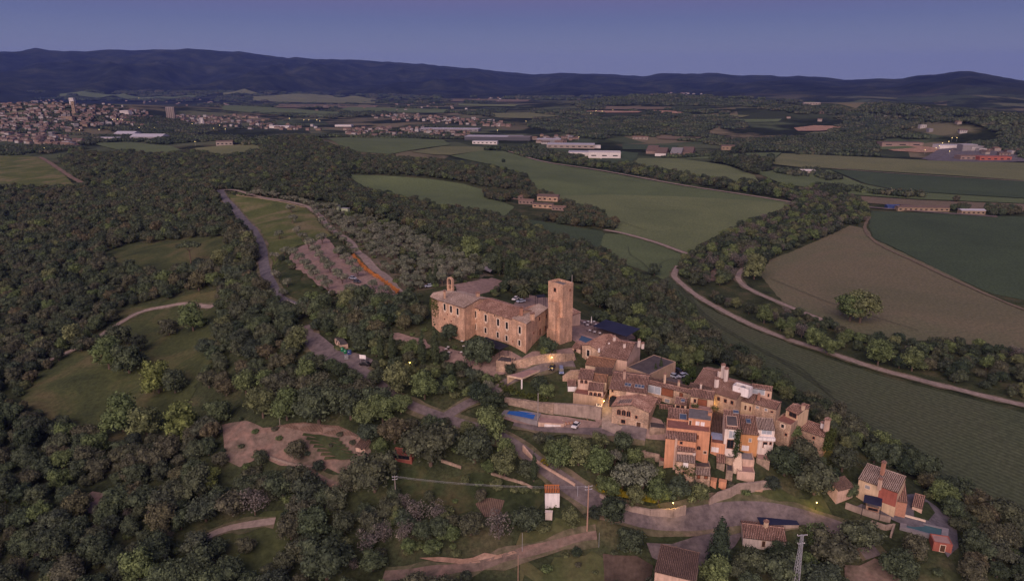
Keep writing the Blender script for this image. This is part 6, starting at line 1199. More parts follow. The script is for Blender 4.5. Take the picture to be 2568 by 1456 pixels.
# ------------------------------------------------------------------ pools
def pool(label, pts, z, water, rim='terrace_grey', rimw=1.4, name='swimming_pool'):
    w = np.array([atP(x, y, z) for x, y in pts]); c = w.mean(0); root = empty(name, tuple(c-np.array([0, 0, 1.5])), label, 'swimming pool')
    mb = MB(); n = len(w); ow = c+(w-c)*(1+rimw/np.linalg.norm((w-c)[:, :2], axis=1).mean()*1.3)
    for k in range(n):
        j = (k+1) % n; a, b, cc, d = w[k], w[j], ow[j], ow[k]; mb.hexa([(a[0], a[1], z-1.6), (b[0], b[1], z-1.6), (cc[0], cc[1], z-1.6), (d[0], d[1], z-1.6), (a[0], a[1], z+.12), (b[0], b[1], z+.12), (cc[0], cc[1], z+.12), (d[0], d[1], z+.12)])
    mb.build('pool_deck', rim, root); m2 = MB(); m2.prism([p[:2] for p in w], z-1.5, z-.05); m2.build('water', water, root)
    EXCL.append(('poly', ow)); return root
pool('bright blue rectangular swimming pool on the terrace below the stone bank', [(2026, 1655), (2041, 1637), (2144, 1653.6), (2133, 1677)], H(*gP(2085, 1660)[:2])+.7, 'pool_water')
pool('dull blue swimming pool at the foot of the castle tower', [(2284, 1348), (2318, 1338), (2378, 1357), (2352, 1375)], H(*gP(2330, 1355)[:2])+.5, 'pool_water_grey', 'terrace_pink')
pool('turquoise green lap pool of the lower right villa', [(3626, 2108), (3628, 2082), (3768, 2114), (3764, 2146)], H(*gP(3700, 2115)[:2])+.6, 'pool_water_green')
patch('pool_terrace', [(1345, 1040), (1420, 1048), (1510, 1062), (1500, 1075), (1400, 1075), (1290, 1062), (1260, 1052), (1265, 1040)], 'gravel', off=.62)
patch('villa_terrace', [(2270, 1242), (2300, 1240), (2345, 1270), (2380, 1300), (2398, 1330), (2402, 1375), (2375, 1400), (2340, 1340), (2270, 1320), (2225, 1300), (2170, 1290), (2140, 1275), (2160, 1265), (2230, 1285)], 'asphalt', off=.45)
# pink terrace with garage and pergola
zt_ = H(*gP(2200, 1705)[:2])+3.4
s = v('garage with white gate under the pink sun terrace', (2153, 1689), (2256, 1695), foot=(2155, 1712), roof='flat', depth=9, wall='plaster_pink', flatmat='terrace_pink', cat='garage', name='garage', parapet=.15, wins=[('F', 2210, 1706, 62, 15, 'white')])
gar = s
s = v('car shelter with beam ends and white parked car under the terrace', (2258, 1693), (2380, 1678), ze=s.ze, roof='flat', depth=7, wall='plaster_pink', flatmat='terrace_pink', cat='carport', name='carport', parapet=.12, wins=[('F', 2300, 1702, 70, 18, 'plain'), ('F', 2358, 1696, 24, 20, 'wood')])
for k in range(10):
    m_ = MB(); a = s.w*(k+.5)/10; m_.hexa([s.X(a-.15, -.6, s.ze-.1), s.X(a+.15, -.6, s.ze-.1), s.X(a+.15, .5, s.ze-.1), s.X(a-.15, .5, s.ze-.1), s.X(a-.15, -.6, s.ze+.35), s.X(a+.15, -.6, s.ze+.35), s.X(a+.15, .5, s.ze+.35), s.X(a-.15, .5, s.ze+.35)]); m_.build('beam', 'brick_edge', s.root)
# cream carport by the lane
P_ = [atP(2029, 1500, 41), atP(2087, 1512, 41), atP(2161, 1480, 41), atP(2133, 1474, 41)]
c_ = np.mean(P_, 0); r_ = empty('carport', (c_[0], c_[1], 37), 'open cream coloured carport with flat gravel roof beside the castle lane', 'carport')
m_ = MB(); m_.prism([p[:2] for p in P_], 40.4, 40.9); m_.build('flat_roof', 'plaster_cream', r_); m_ = MB(); q_ = [c_+(p-c_)*.92 for p in P_]; m_.prism([p[:2] for p in q_], 40.8, 40.95); m_.build('gravel_top', 'terrace_pink', r_)
for i, j in ((0, 3), (3, 2)):
    a, b = P_[i], P_[j]; d = (b-a)/np.linalg.norm(b-a); nn = np.array([-d[1], d[0]])*.15; m_ = MB(); m_.hexa([(a[0]-nn[0], a[1]-nn[1], 34), (b[0]-nn[0], b[1]-nn[1], 34), (b[0]+nn[0], b[1]+nn[1], 34), (a[0]+nn[0], a[1]+nn[1], 34), (a[0]-nn[0], a[1]-nn[1], 40.4), (b[0]-nn[0], b[1]-nn[1], 40.4), (b[0]+nn[0], b[1]+nn[1], 40.4), (a[0]+nn[0], a[1]+nn[1], 40.4)]); m_.build('wall', 'plaster_yellow', r_)
m_ = MB(); m_.box((P_[1][0], P_[1][1]+.3, 37), (.5, .5, 7)); m_.build('pillar', 'white_paint', r_); m_ = MB(); a = P_[0]; m_.box((a[0]+.3, a[1]+.2, 37), (.5, .5, 7)); m_.build('pillar', 'plaster_yellow', r_)
# castle annexes
s = v('low annex with dark flat roof at the corner of the castle', (1985, 1441), (2045, 1449), ze=44.0, roof='flat', depth=5, wall='village_stone', flatmat='flat_roof_dark', parapet=.3, cat='annex', name='annex')
def awning(label, pts, z, mat, posts=True, sag=.0, name='awning', th=.12):
    w = [atP(x, y, z) for x, y in pts]; c = np.mean(w, 0); root = empty(name, (c[0], c[1], H(c[0], c[1])), label, 'awning'); mb = MB(); mb.prism([p[:2] for p in w], z-th, z); mb.build('canopy', mat, root)
    for p in w: q = c+(p-c)*.96; m2 = MB(); m2.tube((q[0], q[1], H(q[0], q[1])-.3), (q[0], q[1], z-th), .09, seg=6); m2.build('post', 'black_metal', root)
    EXCL.append(('poly', np.array(w))); return root
awning('large navy black shade roof behind the castle pool', [(2373, 1303), (2423, 1277), (2561, 1314), (2507, 1345)], H(*gP(2450, 1345)[:2])+3.6, 'awning_navy')
awning('black shade roof against the castle front', [(1911, 1366), (1943, 1346), (2035, 1382), (1999, 1398)], 47.2, 'awning_black')
awning('small blue black shade sail left of the castle front awning', [(1863, 1381), (1884, 1363), (1908, 1371), (1881, 1392)], 46.8, 'awning_navy')
awning('dark shade roof behind the castle near the parked cars', [(2142, 1180), (2176, 1177), (2182, 1187), (2150, 1190)], 48, 'awning_black')
s = v('pale lean to building on the far side of the tower', (2285, 1262), (2322, 1248), ze=48.5, depth=6, wall='plaster_pink', tiles='roof_tile', cat='annex', name='annex', slope=.2)
s = v('tiny white hut with tiled roof between pool and stone house', (2290, 1388), (2322, 1394), ze=44.2, depth=3, wall='plaster_pink', cat='hut', name='hut', wins=[('F', 2301, 1400, 8, 10, 'plain')])
# ------------------------------------------------------------------ houses outside the village
s = v('white tower like hut with orange tiled roof beside the road', (2181, 1967), (2239, 1967), foot=(2181, 2034), ridge=1940, wall='white_paint', tiles='hut_tile', cat='tower hut', name='tower_hut', slope=.35)
leaves_on('ivy', [s.X(s.w*random.random(), -.15, s.ze-5.2-2*random.random()) for _ in range(30)], 'ivy_leaf', s.root, 500, .2, .4)
v('small white wall box below the tower hut', (2181, 2048), (2209, 2050), foot=(2182, 2078), roof='flat', depth=1, wall='plaster_white', flatmat='plaster_white', parapet=0, cat='wall box', name='wall_box')
s = v('pink fronted barn with long grey brown roof at the bottom edge', (2620, 2282), (2780, 2320), ze=21, ridge=2193, wall='plaster_pink', tiles='roof_tile_dark', cat='barn', name='barn', slope=.12, roof='mono')
s = v('low whitewashed shed with brown door and weathered roof', (2974, 2146), (3146, 2166), foot=(2974, 2182), ridge=2102, wall='plaster_white', tiles='roof_tile', cat='shed', name='shed', slope=.3, roof='gable', wins=[('F', 3054, 2174, 13, 24, 'door'), ('F', 3106, 2174, 26, 14, 'plain')]); chimney(s.root, 3064, 2098, s.ze+2, 1.0, 1.0, 'plaster_cream')
v('dark blue sheeted roof behind the whitewashed shed', (3046, 2098), (3196, 2098), ze=s.ze+1.2, depth=7, roof='flat', wall='concrete', flatmat='awning_navy', parapet=0, cat='shed', name='shed')
# villa at lower right
s = v('villa with tan and red walls and faded tiled roof at lower right', (3436, 1912), (3592, 1968), foot=(3440, 1985), ridge=1879, wall='plaster_yellow', tiles='roof_tile_pale', slope=.3, name='villa', wins=[('F', 3470, 1947, 20, 14, 'shutter')])
m_ = MB(); u, _, _ = s.hit('F', 3518, 1950); s.plate(m_, 'F', [(u, s.ze-5), (s.w, s.ze-5), (s.w, s.ze-.2), (u, s.ze-.2)], -.02, .04); m_.build('red_wall_panel', 'plaster_red', s.root)
chimney(s.root, 3518, 1945, s.ze+.3, 2.4, .9, 'plaster_pink'); chimney(s.root, 3530, 1886, s.ze+3, 3, 1.0, 'brick_edge')
vz = s
s = v('lower front of the villa with arched brown door', (3532, 1985), (3590, 1990), ze=s.ze-3.6, roof='flat', depth=4, wall='village_stone', flatmat='terrace_grey', wins=[('F', 3561, 2025, 16, 26, 'arch'), ('F', 3586, 2036, 10, 8, 'plain')], name='villa_wing')
v('small stone outbuilding with brown roof right of the villa', (3588, 2000), (3630, 2008), ze=s.ze+.5, depth=7, wall='brick_edge', tiles='roof_tile', name='outbuilding', cat='outbuilding')
v('low tiled annex left of the villa', (3352, 1960), (3418, 1944), ze=s.ze+1, depth=4, wall='plaster_pink', tiles='roof_tile_dark', name='outbuilding', cat='outbuilding')
awning('navy blue awning on the villa terrace', [(3453, 2006), (3458, 1976), (3530, 1990), (3527, 2025)], s.ze-.2, 'awning_navy')
s = v('pink pool house with dark door at the end of the turquoise pool', (3736, 2166), (3812, 2178), foot=(3736, 2200), roof='flat', depth=4, wall='plaster_red', flatmat='terrace_pink', parapet=.2, cat='pool house', name='pool_house', wins=[('F', 3770, 2192, 20, 26, 'door')])
s = v('garden cottage with grey roof and pale wall in the lower garden', (1422, 1784), (1460, 1792), foot=(1424, 1806), ridge=1757, wall='plaster_pink', tiles='roof_tile_dark', name='cottage', cat='cottage', wins=[('F', 1448, 1795, 10, 3, 'plain')])
s = v('open red roofed shed in the lower garden', (1572, 1813), (1646, 1822), foot=(1575, 1842), ridge=1795, wall='plaster_red', tiles='plaster_red', name='shed', cat='shed', wins=[('F', 1608, 1828, 60, 14, 'plain')])
s = v('small gatehouse with vertical pale pillars by the grey road', (1338, 1352), (1362, 1380), foot=(1338, 1372), depth=3, roof='flat', wall='plaster_pink', flatmat='flat_roof_dark', parapet=0, name='gatehouse', cat='gatehouse', wins=[('F', 1346, 1366, 5, 14, 'door'), ('F', 1356, 1375, 5, 14, 'door')])

#print('BGZE', BG.ze, BG.behind(4.4,2755,1670), BG.behind(16,2764,1583), H(*BG.X(4,-1,0)[:2]))

wall('pale stepped terrace wall below the villa courtyard', [(3380, 2030), (3440, 2052), (3510, 2075), (3560, 2088)], 1.8, .5, 'concrete', 'retaining_wall', 'retaining wall')
wall('lower terrace wall enclosing the small sunken yard of the villa', [(3480, 2098), (3540, 2118), (3575, 2112), (3562, 2150)], 1.6, .45, 'concrete', 'retaining_wall', 'retaining wall')
wall('white bench like wall between villa lawn and turquoise pool', [(3612, 2066), (3650, 2076), (3700, 2090)], .9, .5, 'pale_surround', 'garden_wall', 'garden wall')
patch('villa_lawn', [(2290,1262),(2325,1262),(2345,1290),(2330,1308),(2290,1300)], 'lawn', off=.55, jit=1.5)
v('small covered veranda with white posts under the navy awning', (3465, 2022), (3518, 2034), foot=(3466, 2046), depth=3, roof='flat', wall='village_stone', flatmat='terrace_grey', parapet=.1, cat='veranda', name='veranda', wins=[('F', 3492, 2036, 40, 10, 'plain')])
v('narrow stone and white house wing between villa and pool house', (3650, 2020), (3690, 2032), foot=(3650, 2040), depth=5, wall='plaster_pink', tiles='roof_tile', cat='outbuilding', name='outbuilding')
v('tiny tiled roof behind the lit opening at the east end', (3192, 1640), (3216, 1648), ze=37.5, depth=4, wall='village_stone', cat='outbuilding', name='outbuilding')
v('narrow stone house closing the gap between lane and courtyard', (2598, 1604), (2640, 1612), ze=38.0, depth=4.5, wall='village_stone', wins=[('F', 2612, 1622, 9, 12, 'plain')])
v('stepped tiled roof between dark long roof and lit balcony', (2858, 1640), (2898, 1646), ze=36.8, depth=5, wall='plaster_pink', tiles='roof_tile_dark')
v('low stone store with tiled roof at the foot of the white house', (2868, 1846), (2900, 1850), foot=(2868, 1872), depth=4, wall='rough_stone', tiles='roof_tile', cat='store', name='store')
# ------------------------------------------------------------------ vehicles, street furniture, garden things
for nm_, c_ in (('paint_silver', (.42, .47, .56)), ('paint_white', (.75, .74, .73)), ('paint_black', (.02, .02, .025)), ('paint_blue', (.16, .22, .38)), ('paint_dark', (.06, .065, .08))): simple(nm_, c_, tuple(x*.95 for x in c_), rough=.3, spec=.5)
simple('tyre', (.02, .02, .02)); simple('bin_green', (.03, .22, .10), rough=.5); simple('bin_blue', (.05, .08, .22), rough=.5)
def car(px, py, rot, paint, label, group=None, Lg=4.3, W_=1.8, Hh=1.46, name='parked_car', cat='car', z=None, van=False):
    g = gP(px, py) if z is None else atP(px, py, z); root = empty(name, (g[0], g[1], g[2]+(.62 if z is None else 0)), label, cat, group, R(rot)); root['org'] = [0, 0, 0]
    def part(nm, mb, mat, par=root):
        me = bpy.data.meshes.new(nm); me.from_pydata(mb.v, [], mb.f); me.materials.append(MATS[mat]); me.update(); o = bpy.data.objects.new(nm, me); C.objects.link(o); o.parent = par; return o
    l, w = Lg/2, W_/2; b = MB(); prof = [(-l, .35), (-l, .75), (-l*.93, .88), (-l*.5, .95), (l*.62, .98), (l*.97, .90), (l, .55), (l, .30)]
    i = 0; n = len(prof)
    for s_ in (-1, 1): b.v += [(x, s_*w*(.94 if z_ > .8 else 1), z_) for x, z_ in prof]
    b.f.append(tuple(range(n))[::-1] if False else tuple(range(n))); b.f.append(tuple(range(2*n-1, n-1, -1)))
    for k in range(n): j = (k+1) % n; b.f.append((k, n+k, n+j, j))
    part('body', b, paint); hi = Hh if not van else 1.85
    c = MB(); a0, a1, t0, t1 = (-l*.55, l*.85, -l*.22, l*.55) if not van else (-l*.78, l*.97, -l*.5, l*.93); c.hexa([(a0, -w*.92, .93), (a1, -w*.92, .93), (a1, w*.92, .93), (a0, w*.92, .93), (t0, -w*.74, hi), (t1, -w*.74, hi), (t1, w*.74, hi), (t0, w*.74, hi)]); part('window', c, 'glass_dark')
    r_ = MB(); r_.hexa([(t0, -w*.76, hi-.02), (t1, -w*.76, hi-.02), (t1, w*.76, hi-.02), (t0, w*.76, hi-.02), (t0+.1, -w*.7, hi+.05), (t1-.1, -w*.7, hi+.05), (t1-.1, w*.7, hi+.05), (t0+.1, w*.7, hi+.05)]); part('roof', r_, paint)
    for sx in (-.62, .62):
        for sy in (-1, 1): q = MB(); q.tube((sx*l, sy*(w-.2), .33), (sx*l, sy*(w+.02), .33), .33, seg=10); part('wheel', q, 'tyre')
    for sy in (-1, 1): q = MB(); q.box((-l-.005, sy*w*.72, .68), (.05, .35, .16)); part('headlight', q, 'white_paint'); q = MB(); q.box((l+.005, sy*w*.78, .72), (.05, .28, .18)); part('tail_light', q, 'plaster_red')
    return root
car(1411, 1120, 150, 'paint_silver', 'silver grey car, upper one of the three in the earth car park'); car(1429, 1134, 148, 'paint_dark', 'dark car in the middle of the three in the earth car park'); car(1464, 1156, 142, 'paint_black', 'black car, lowest of the three in the earth car park')
car(1326, 1180, 120, 'paint_white', 'white car half hidden by olives at the lower edge of the car park'); car(1396, 1193, 95, 'paint_white', 'white car behind the trees at the bottom of the car park'); car(1716, 1152, 20, 'paint_silver', 'pale car beside the bell gable end of the castle')
car(2062, 1203, 60, 'paint_white', 'white car behind the castle below the palm'); car(2083, 1213, 30, 'paint_silver', 'second pale car behind the castle below the palm')
car(2690, 1506, -50, 'paint_silver', 'silver hatchback, left of the cars behind the dark flat roof', z=37.4); car(2732, 1505, 35+180, 'paint_silver', 'silver saloon, right of the cars behind the dark flat roof', z=37.4); car(2708, 1486, -60, 'paint_black', 'dark maroon car at the back of the small car park', z=37.4)
car(1461, 1466, -18, 'paint_black', 'black car parked on the road by the information board'); car(2208, 1480, 75, 'paint_black', 'black car on the lane below the high stone wall'); car(2245, 1494, 88, 'paint_blue', 'blue grey van by the orange ruined wall', Lg=4.6, van=True)
car(2303, 1712, 62, 'paint_white', 'white hatchback with black roof edge in the car shelter', Lg=3.9)
def scooter(px, py, rot, label):
    g = gP(px, py); r_ = empty('scooter', (g[0], g[1], g[2]+.65), label, 'scooter', None, R(rot)); r_['org'] = [0, 0, 0]
    def part(nm, mb, mat): me = bpy.data.meshes.new(nm); me.from_pydata(mb.v, [], mb.f); me.materials.append(MATS[mat]); me.update(); o = bpy.data.objects.new(nm, me); C.objects.link(o); o.parent = r_
    for sx in (-.65, .65): q = MB(); q.tube((sx, -.07, .3), (sx, .07, .3), .3, seg=10); part('wheel', q, 'tyre')
    q = MB(); q.hexa([(-.6, -.18, .35), (.5, -.18, .35), (.5, .18, .35), (-.6, .18, .35), (-.75, -.12, .8), (.1, -.14, .7), (.1, .14, .7), (-.75, .12, .8)]); part('body', q, 'paint_white'); q = MB(); q.box((-.25, 0, .84), (.8, .3, .12)); part('seat', q, 'tyre')
    q = MB(); q.tube((.65, 0, .3), (.45, 0, 1.05), .05, seg=6); q.tube((.45, -.35, 1.05), (.45, .35, 1.05), .03, seg=6); part('handlebar', q, 'black_metal')
scooter(2078, 1470, 20, 'white and black scooter parked against the high lane wall'); scooter(2040, 1484, 20, 'dark scooter at the lower end of the high lane wall')
def pole(px, py, top, r0, mat, label, arms=0, name='utility_pole', cat='utility pole', armw=1.6):
    g = gP(px, py); zt = zat(g, top); r_ = empty(name, (g[0], g[1], g[2]), label, cat); mb = MB(); mb.tube((g[0], g[1], g[2]-.5), (g[0], g[1], zt), r0, r0*.65, 8); mb.build('pole', mat, r_)
    for k in range(arms):
        z = zt-.4-k*.9; m2 = MB(); m2.box((g[0], g[1], z), (armw, .14, .14), .25); a_ = m2.build('crossarm', 'galvanised', r_); a_['org'] = list(r_.location)
        for sx in (-.45, 0, .45): m3 = MB(); m3.tube((g[0]+sx*armw, g[1]+sx*armw*.25, z), (g[0]+sx*armw, g[1]+sx*armw*.25, z+.3), .07, .04, 6); m3.build('insulator', 'white_paint', a_)
    return Vector((g[0], g[1], zt))
pa = pole(1584, 2002, 1901, .16, 'grey_pole', 'grey wooden power pole with two crossarms at the left end of the wires', 2); pb = pole(2348, 2127, 1940, .24, 'wood_pole', 'tall pinkish power pole with insulators beside the dirt track', 2, armw=2.2)
pole(2151, 1706, 1572, .2, 'grey_pole', 'thick weathered post standing at the corner of the blue pool'); pole(2072, 2400, 2218, .12, 'wood_pole', 'thin orange brown pole cut by the bottom edge beside the dirt track'); pole(1120, 1700, 1658, .1, 'grey_pole', 'thin lamp pole in the terraced garden'); pole(2089, 2210, 2130, .06, 'galvanised', 'thin white post by the small gate of the dirt track')
pole(2020, 1510, 1418, .08, 'black_metal', 'dark post at the lower end of the high lane wall'); pole(2047, 1490, 1405, .09, 'wood_pole', 'wooden lamp pole on the lane'); pole(2310, 1990, 1943, .08, 'galvanised', 'short pale pole at the road right of the tower hut'); pole(1340, 1412, 1380, .08, 'black_metal', 'dark lamp post by the waste containers'); pole(2395, 2188, 2128, .06, 'galvanised', 'thin fence post at the right end of the dirt track')
for k in range(3):                           # wires between the poles
    a = pa+Vector((-.6+.6*k, 0, -.2-.4*(k == 1))); b = pb+Vector((-.8+.8*k, 0, -.3-.4*(k == 1))); mb = MB(); N_ = 24; q = None
    for i in range(N_+1):
        t = i/N_; p = a.lerp(b, t); p.z -= 2.2*4*t*(1-t)*.6
        if q is not None: mb.tube(q, p, .018, seg=4, cap=False)
        q = p
    solo(mb, 'power_line', 'galvanised', ['left', 'middle', 'right'][k]+' hand overhead wire strung between the two power poles', 'power line', 'wires between the power poles')
def pylon():
    g = atP(3180, 2345, 13.5); zt = zat(g, 2138); r_ = empty('lattice_pylon', tuple(g), 'grey galvanised lattice pylon in the dark trees at lower right', 'pylon'); w0, w1 = .72, .24; Hh = zt-g[2]
    cn = lambda i, t: Vector((g[0]+(w0+(w1-w0)*t)*(-1 if i in (0, 3) else 1), g[1]+(w0+(w1-w0)*t)*(-1 if i < 2 else 1), g[2]+Hh*t))
    for i in range(4): mb = MB(); mb.tube(cn(i, 0), cn(i, 1), .065, .05, 5); mb.build('leg', 'galvanised', r_)
    mb = MB(); n = 16
    for k in range(n):
        for i in range(4): j = (i+1) % 4; mb.tube(cn(i, k/n), cn(j, (k+1)/n), .03, seg=4, cap=False); mb.tube(cn(i, (k+1)/n), cn(j, (k+1)/n), .028, seg=4, cap=False)
    o = mb.build('bracing', 'galvanised', r_); o['kind'] = 'stuff'
    for z_, w_ in ((zt-.1, 2.6), (zt-2.6, 1.8)):
        mb = MB(); mb.box((g[0], g[1], z_), (w_, .16, .16), .2); a_ = mb.build('crossarm', 'galvanised', r_); a_['org'] = list(r_.location)
        for sx in (-.48, .48): m3 = MB(); m3.tube((g[0]+sx*w_, g[1], z_), (g[0]+sx*w_, g[1], z_+.35), .08, .05, 6); m3.build('insulator', 'white_paint', a_)
pylon()
def street_lamp(px, py, top, label, e=60, off=(0, 0)):
    g = gP(px, py); zt = zat(g, top); r_ = empty('street_lamp', tuple(g), label, 'street lamp'); mb = MB(); mb.tube((g[0], g[1], g[2]-.3), (g[0], g[1], zt), .08, .05, 7); mb.build('post', 'black_metal', r_)
    mb = MB(); mb.tube((g[0], g[1], zt), (g[0], g[1], zt+.45), .12, .24, 8); mb.build('lantern', 'lamp_glow', r_); mb = MB(); mb.tube((g[0], g[1], zt+.45), (g[0], g[1], zt+.65), .3, .06, 8); mb.build('lamp_cap', 'black_metal', r_); l = lamp(g[0]+off[0], g[1]-.9+off[1], zt+.1, e); l.parent = r_; l.location = Vector(l.location)-r_.location
street_lamp(2688, 2070, 2012, 'lit street lamp on the retaining wall at the right end of the yellow flowers', 260); street_lamp(3262, 2040, 2010, 'lit street lamp among the dark trees left of the villa', 260); street_lamp(1640, 1478, 1452, 'lit lamp among the garden trees below the castle', 200); street_lamp(2412, 1955, 1938, 'lit lamp at the start of the yellow flowers', 200)
def wall_lamp(px, py, z, label, e=140):
    p = atP(px, py, z); r_ = empty('wall_lamp', tuple(p), label, 'lamp'); mb = MB(); mb.box((p[0], p[1], p[2]), (.25, .25, .3)); mb.build('lantern', 'lamp_glow', r_); l = lamp(0, -.5, -.1, e); l.parent = r_; m2 = MB(); m2.box((p[0], p[1]+.2, p[2]+.22), (.34, .6, .1)); m2.build('bracket', 'black_metal', r_)
wall_lamp(2416, 1603, 38.2, 'lit wall lamp on the corner of the lane below the arched gallery', 300); wall_lamp(2586, 1705, 32.5, 'lit lamp by the ivy beside the three arch house', 300); wall_lamp(2775, 1602, 40.2, 'lit lamp on the left of the yellow balcony wall', 120); wall_lamp(2844, 1608, 40.2, 'lit lamp on the right of the yellow balcony wall', 120)
wall_lamp(2934, 1617, 38.5, 'lit lamp under the three window house near the red roof edge', 220); wall_lamp(3163, 1708, 32.0, 'lit lamp on the corner of the last long house', 260); wall_lamp(2582, 1496, 41.2, 'warm lit lamp on the dark flat roofed building', 120); wall_lamp(3318, 1785, 29, 'lit lamp at the foot of the ivy covered end wall', 160); wall_lamp(2208, 1428, 44.6, 'small lit lamp on the terrace wall below the turret', 90)
# parasols, tables, planters on the castle terraces
def parasol(px, py, top, label):
    g = gP(px, py); zt = zat(g, top); r_ = empty('parasol', tuple(g), label, 'parasol'); mb = MB(); mb.tube((g[0], g[1], g[2]+.3), (g[0], g[1], zt), .05, seg=6); mb.build('pole', 'white_paint', r_); mb = MB(); zb = g[2]+(zt-g[2])*.35; mb.tube((g[0], g[1], zb), (g[0], g[1], zb+.5), .34, .26, 8); mb.tube((g[0], g[1], zb+.5), (g[0], g[1], zt), .26, .05, 8); mb.build('canopy', 'white_fabric', r_); mb = MB(); mb.box((g[0], g[1], g[2]+.7), (1.0, 1.0, .25)); mb.build('base', 'black_metal', r_)
parasol(2319, 1292, 1252, 'closed white parasol nearest the castle tower'); parasol(2365, 1303, 1264, 'closed white parasol beside the navy shade roof')
def table(px, py, label, group, z=None, round_=True):
    g = gP(px, py); z0 = g[2]+.62 if z is None else z
    if z is not None: g = atP(px, py, z)
    r_ = empty('garden_table', (g[0], g[1], z0), label, 'table', group); mb = MB(); mb.tube((g[0], g[1], z0+.70), (g[0], g[1], z0+.75), .55, seg=12); mb.build('table_top', 'white_fabric', r_); mb = MB(); mb.tube((g[0], g[1], z0), (g[0], g[1], z0+.7), .05, seg=6); mb.tube((g[0], g[1], z0), (g[0], g[1], z0+.05), .3, seg=8); mb.build('leg', 'black_metal', r_)
    for k, a in enumerate((.4, 3.4)):
        cx, cy = g[0]+math.cos(a)*1.05, g[1]+math.sin(a)*1.05; c_ = empty('garden_chair', (cx, cy, z0), 'small dark chair at a white topped garden table', 'chair', 'chairs at the garden tables'); mb = MB(); mb.box((cx, cy, z0+.44), (.45, .45, .05), a); mb.build('seat', 'black_metal', c_); mb = MB(); mb.box((cx+math.cos(a)*.22, cy+math.sin(a)*.22, z0+.7), (.05, .45, .5), a); mb.build('backrest', 'black_metal', c_)
        for q_ in range(4): mb = MB(); aa = a+.785+q_*1.571; mb.tube((cx+.28*math.cos(aa), cy+.28*math.sin(aa), z0), (cx+.28*math.cos(aa), cy+.28*math.sin(aa), z0+.44), .02, seg=4); mb.build('leg', 'black_metal', c_)
for x, y in ((2338, 1300), (2352, 1296), (2376, 1296), (2350, 1310), (2385, 1308), (2359, 1332), (2378, 1338), (2399, 1343)): table(x, y, 'small white topped table on the terrace between castle pool and shade roof', 'tables by the castle pool')
for x, y in ((1784, 1407), (1793, 1399), (1848, 1376), (1855, 1396), (1795, 1420), (1846, 1420)): table(x, y, 'white round table on the earth garden terrace below the castle', 'tables on the garden terrace')
table(2915, 1800, 'white round table, upper one on the dark terrace beside the ivy', None, TZ); table(2929, 1822, 'white round table, lower one on the dark terrace beside the ivy', None, TZ)
g = gP(1787, 1430); mb = MB(); mb.box((g[0], g[1], g[2]+1.3), (2.9, .9, .08), -.6); b_ = empty('buffet_table', tuple(g), 'long white table at the lower edge of the garden terrace', 'table'); mb.build('table_top', 'white_fabric', b_)
for sx in (-1.1, 1.1): mb = MB(); mb.box((g[0]+sx*math.cos(-.6), g[1]+sx*math.sin(-.6), g[2]+.9), (.1, .7, .8), -.6); mb.build('leg', 'white_fabric', b_)
def bin_(px, py, mat, label, r0=.75, box=False):
    g = gP(px, py); z = g[2]+.6; r_ = empty('waste_container', (g[0], g[1], z), label, 'waste container'); mb = MB()
    if box: mb.box((g[0], g[1], z+.7), (1.5, 1.2, 1.4), .3)
    else: mb.tube((g[0], g[1], z), (g[0], g[1], z+1.1), r0*.85, r0, 12)
    mb.build('body', mat, r_); mb = MB()
    if box: mb.box((g[0], g[1], z+1.5), (1.6, 1.3, .2), .3)
    else: mb.tube((g[0], g[1], z+1.1), (g[0], g[1], z+1.7), r0, r0*.35, 12)
    mb.build('lid', mat, r_); mb = MB(); mb.box((g[0], g[1]-r0*.9, z+1.2), (.35, .1, .18)); mb.build('slot', 'white_paint', r_)
bin_(1370, 1410, 'bin_green', 'round green bottle bank, left one by the road'); bin_(1382, 1418, 'bin_green', 'round green bottle bank, right one by the road'); bin_(1398, 1422, 'bin_blue', 'dark blue container next to the green bottle banks', box=True); bin_(1386, 1441, 'metal_grey', 'grey box shaped container in front of the green bottle banks', box=True)
g = gP(1452, 1452); r_ = empty('notice_board', tuple(g), 'white notice board on two posts behind the black parked car', 'notice board'); mb = MB(); mb.box((g[0], g[1], g[2]+2.6), (2.6, .12, 1.6), -.25); mb.build('panel', 'white_paint', r_)
for sx in (-1, 1): mb = MB(); mb.tube((g[0]+sx, g[1]-.25*sx, g[2]), (g[0]+sx, g[1]-.25*sx, g[2]+1.9), .06, seg=6); mb.build('post', 'galvanised', r_)
for x, y, lb in ((844, 526, 'left pale green storage cabin above the olive grove'), (867, 533, 'right pale green storage cabin above the olive grove')):
    g = ground(x, y)[0]; r_ = empty('storage_cabin', tuple(g), lb, 'cabin'); simple('cabin_green', (.36, .42, .28)) if 'cabin_green' not in MATS else None; mb = MB(); mb.box((g[0], g[1], g[2]+1.9), (6.4, 3.4, 3.8), -.35); mb.build('wall', 'cabin_green', r_); mb = MB(); mb.box((g[0], g[1], g[2]+3.9), (6.7, 3.7, .25), -.35); mb.build('roof', 'metal_grey', r_); mb = MB(); mb.box((g[0]-.6, g[1]-1.72, g[2]+1.4), (1.6, .1, 2.4), -.35); mb.build('door', 'cabin_green', r_)
awning('white blue marquee roof among the trees behind the castle', [(1920, 1072), (1948, 1054), (1980, 1064), (1962, 1088)], H(*gP(1948, 1080)[:2])+3, 'terrace_grey', name='marquee'); awning('black shade roof beside the marquee', [(1952, 1040), (1962, 1030), (2012, 1034), (2004, 1046)], H(*gP(1980, 1050)[:2])+3, 'awning_black'); awning('small white canopy beside the marquee', [(1998, 1052), (2002, 1046), (2022, 1050), (2018, 1057)], H(*gP(2010, 1060)[:2])+2.6, 'white_fabric')
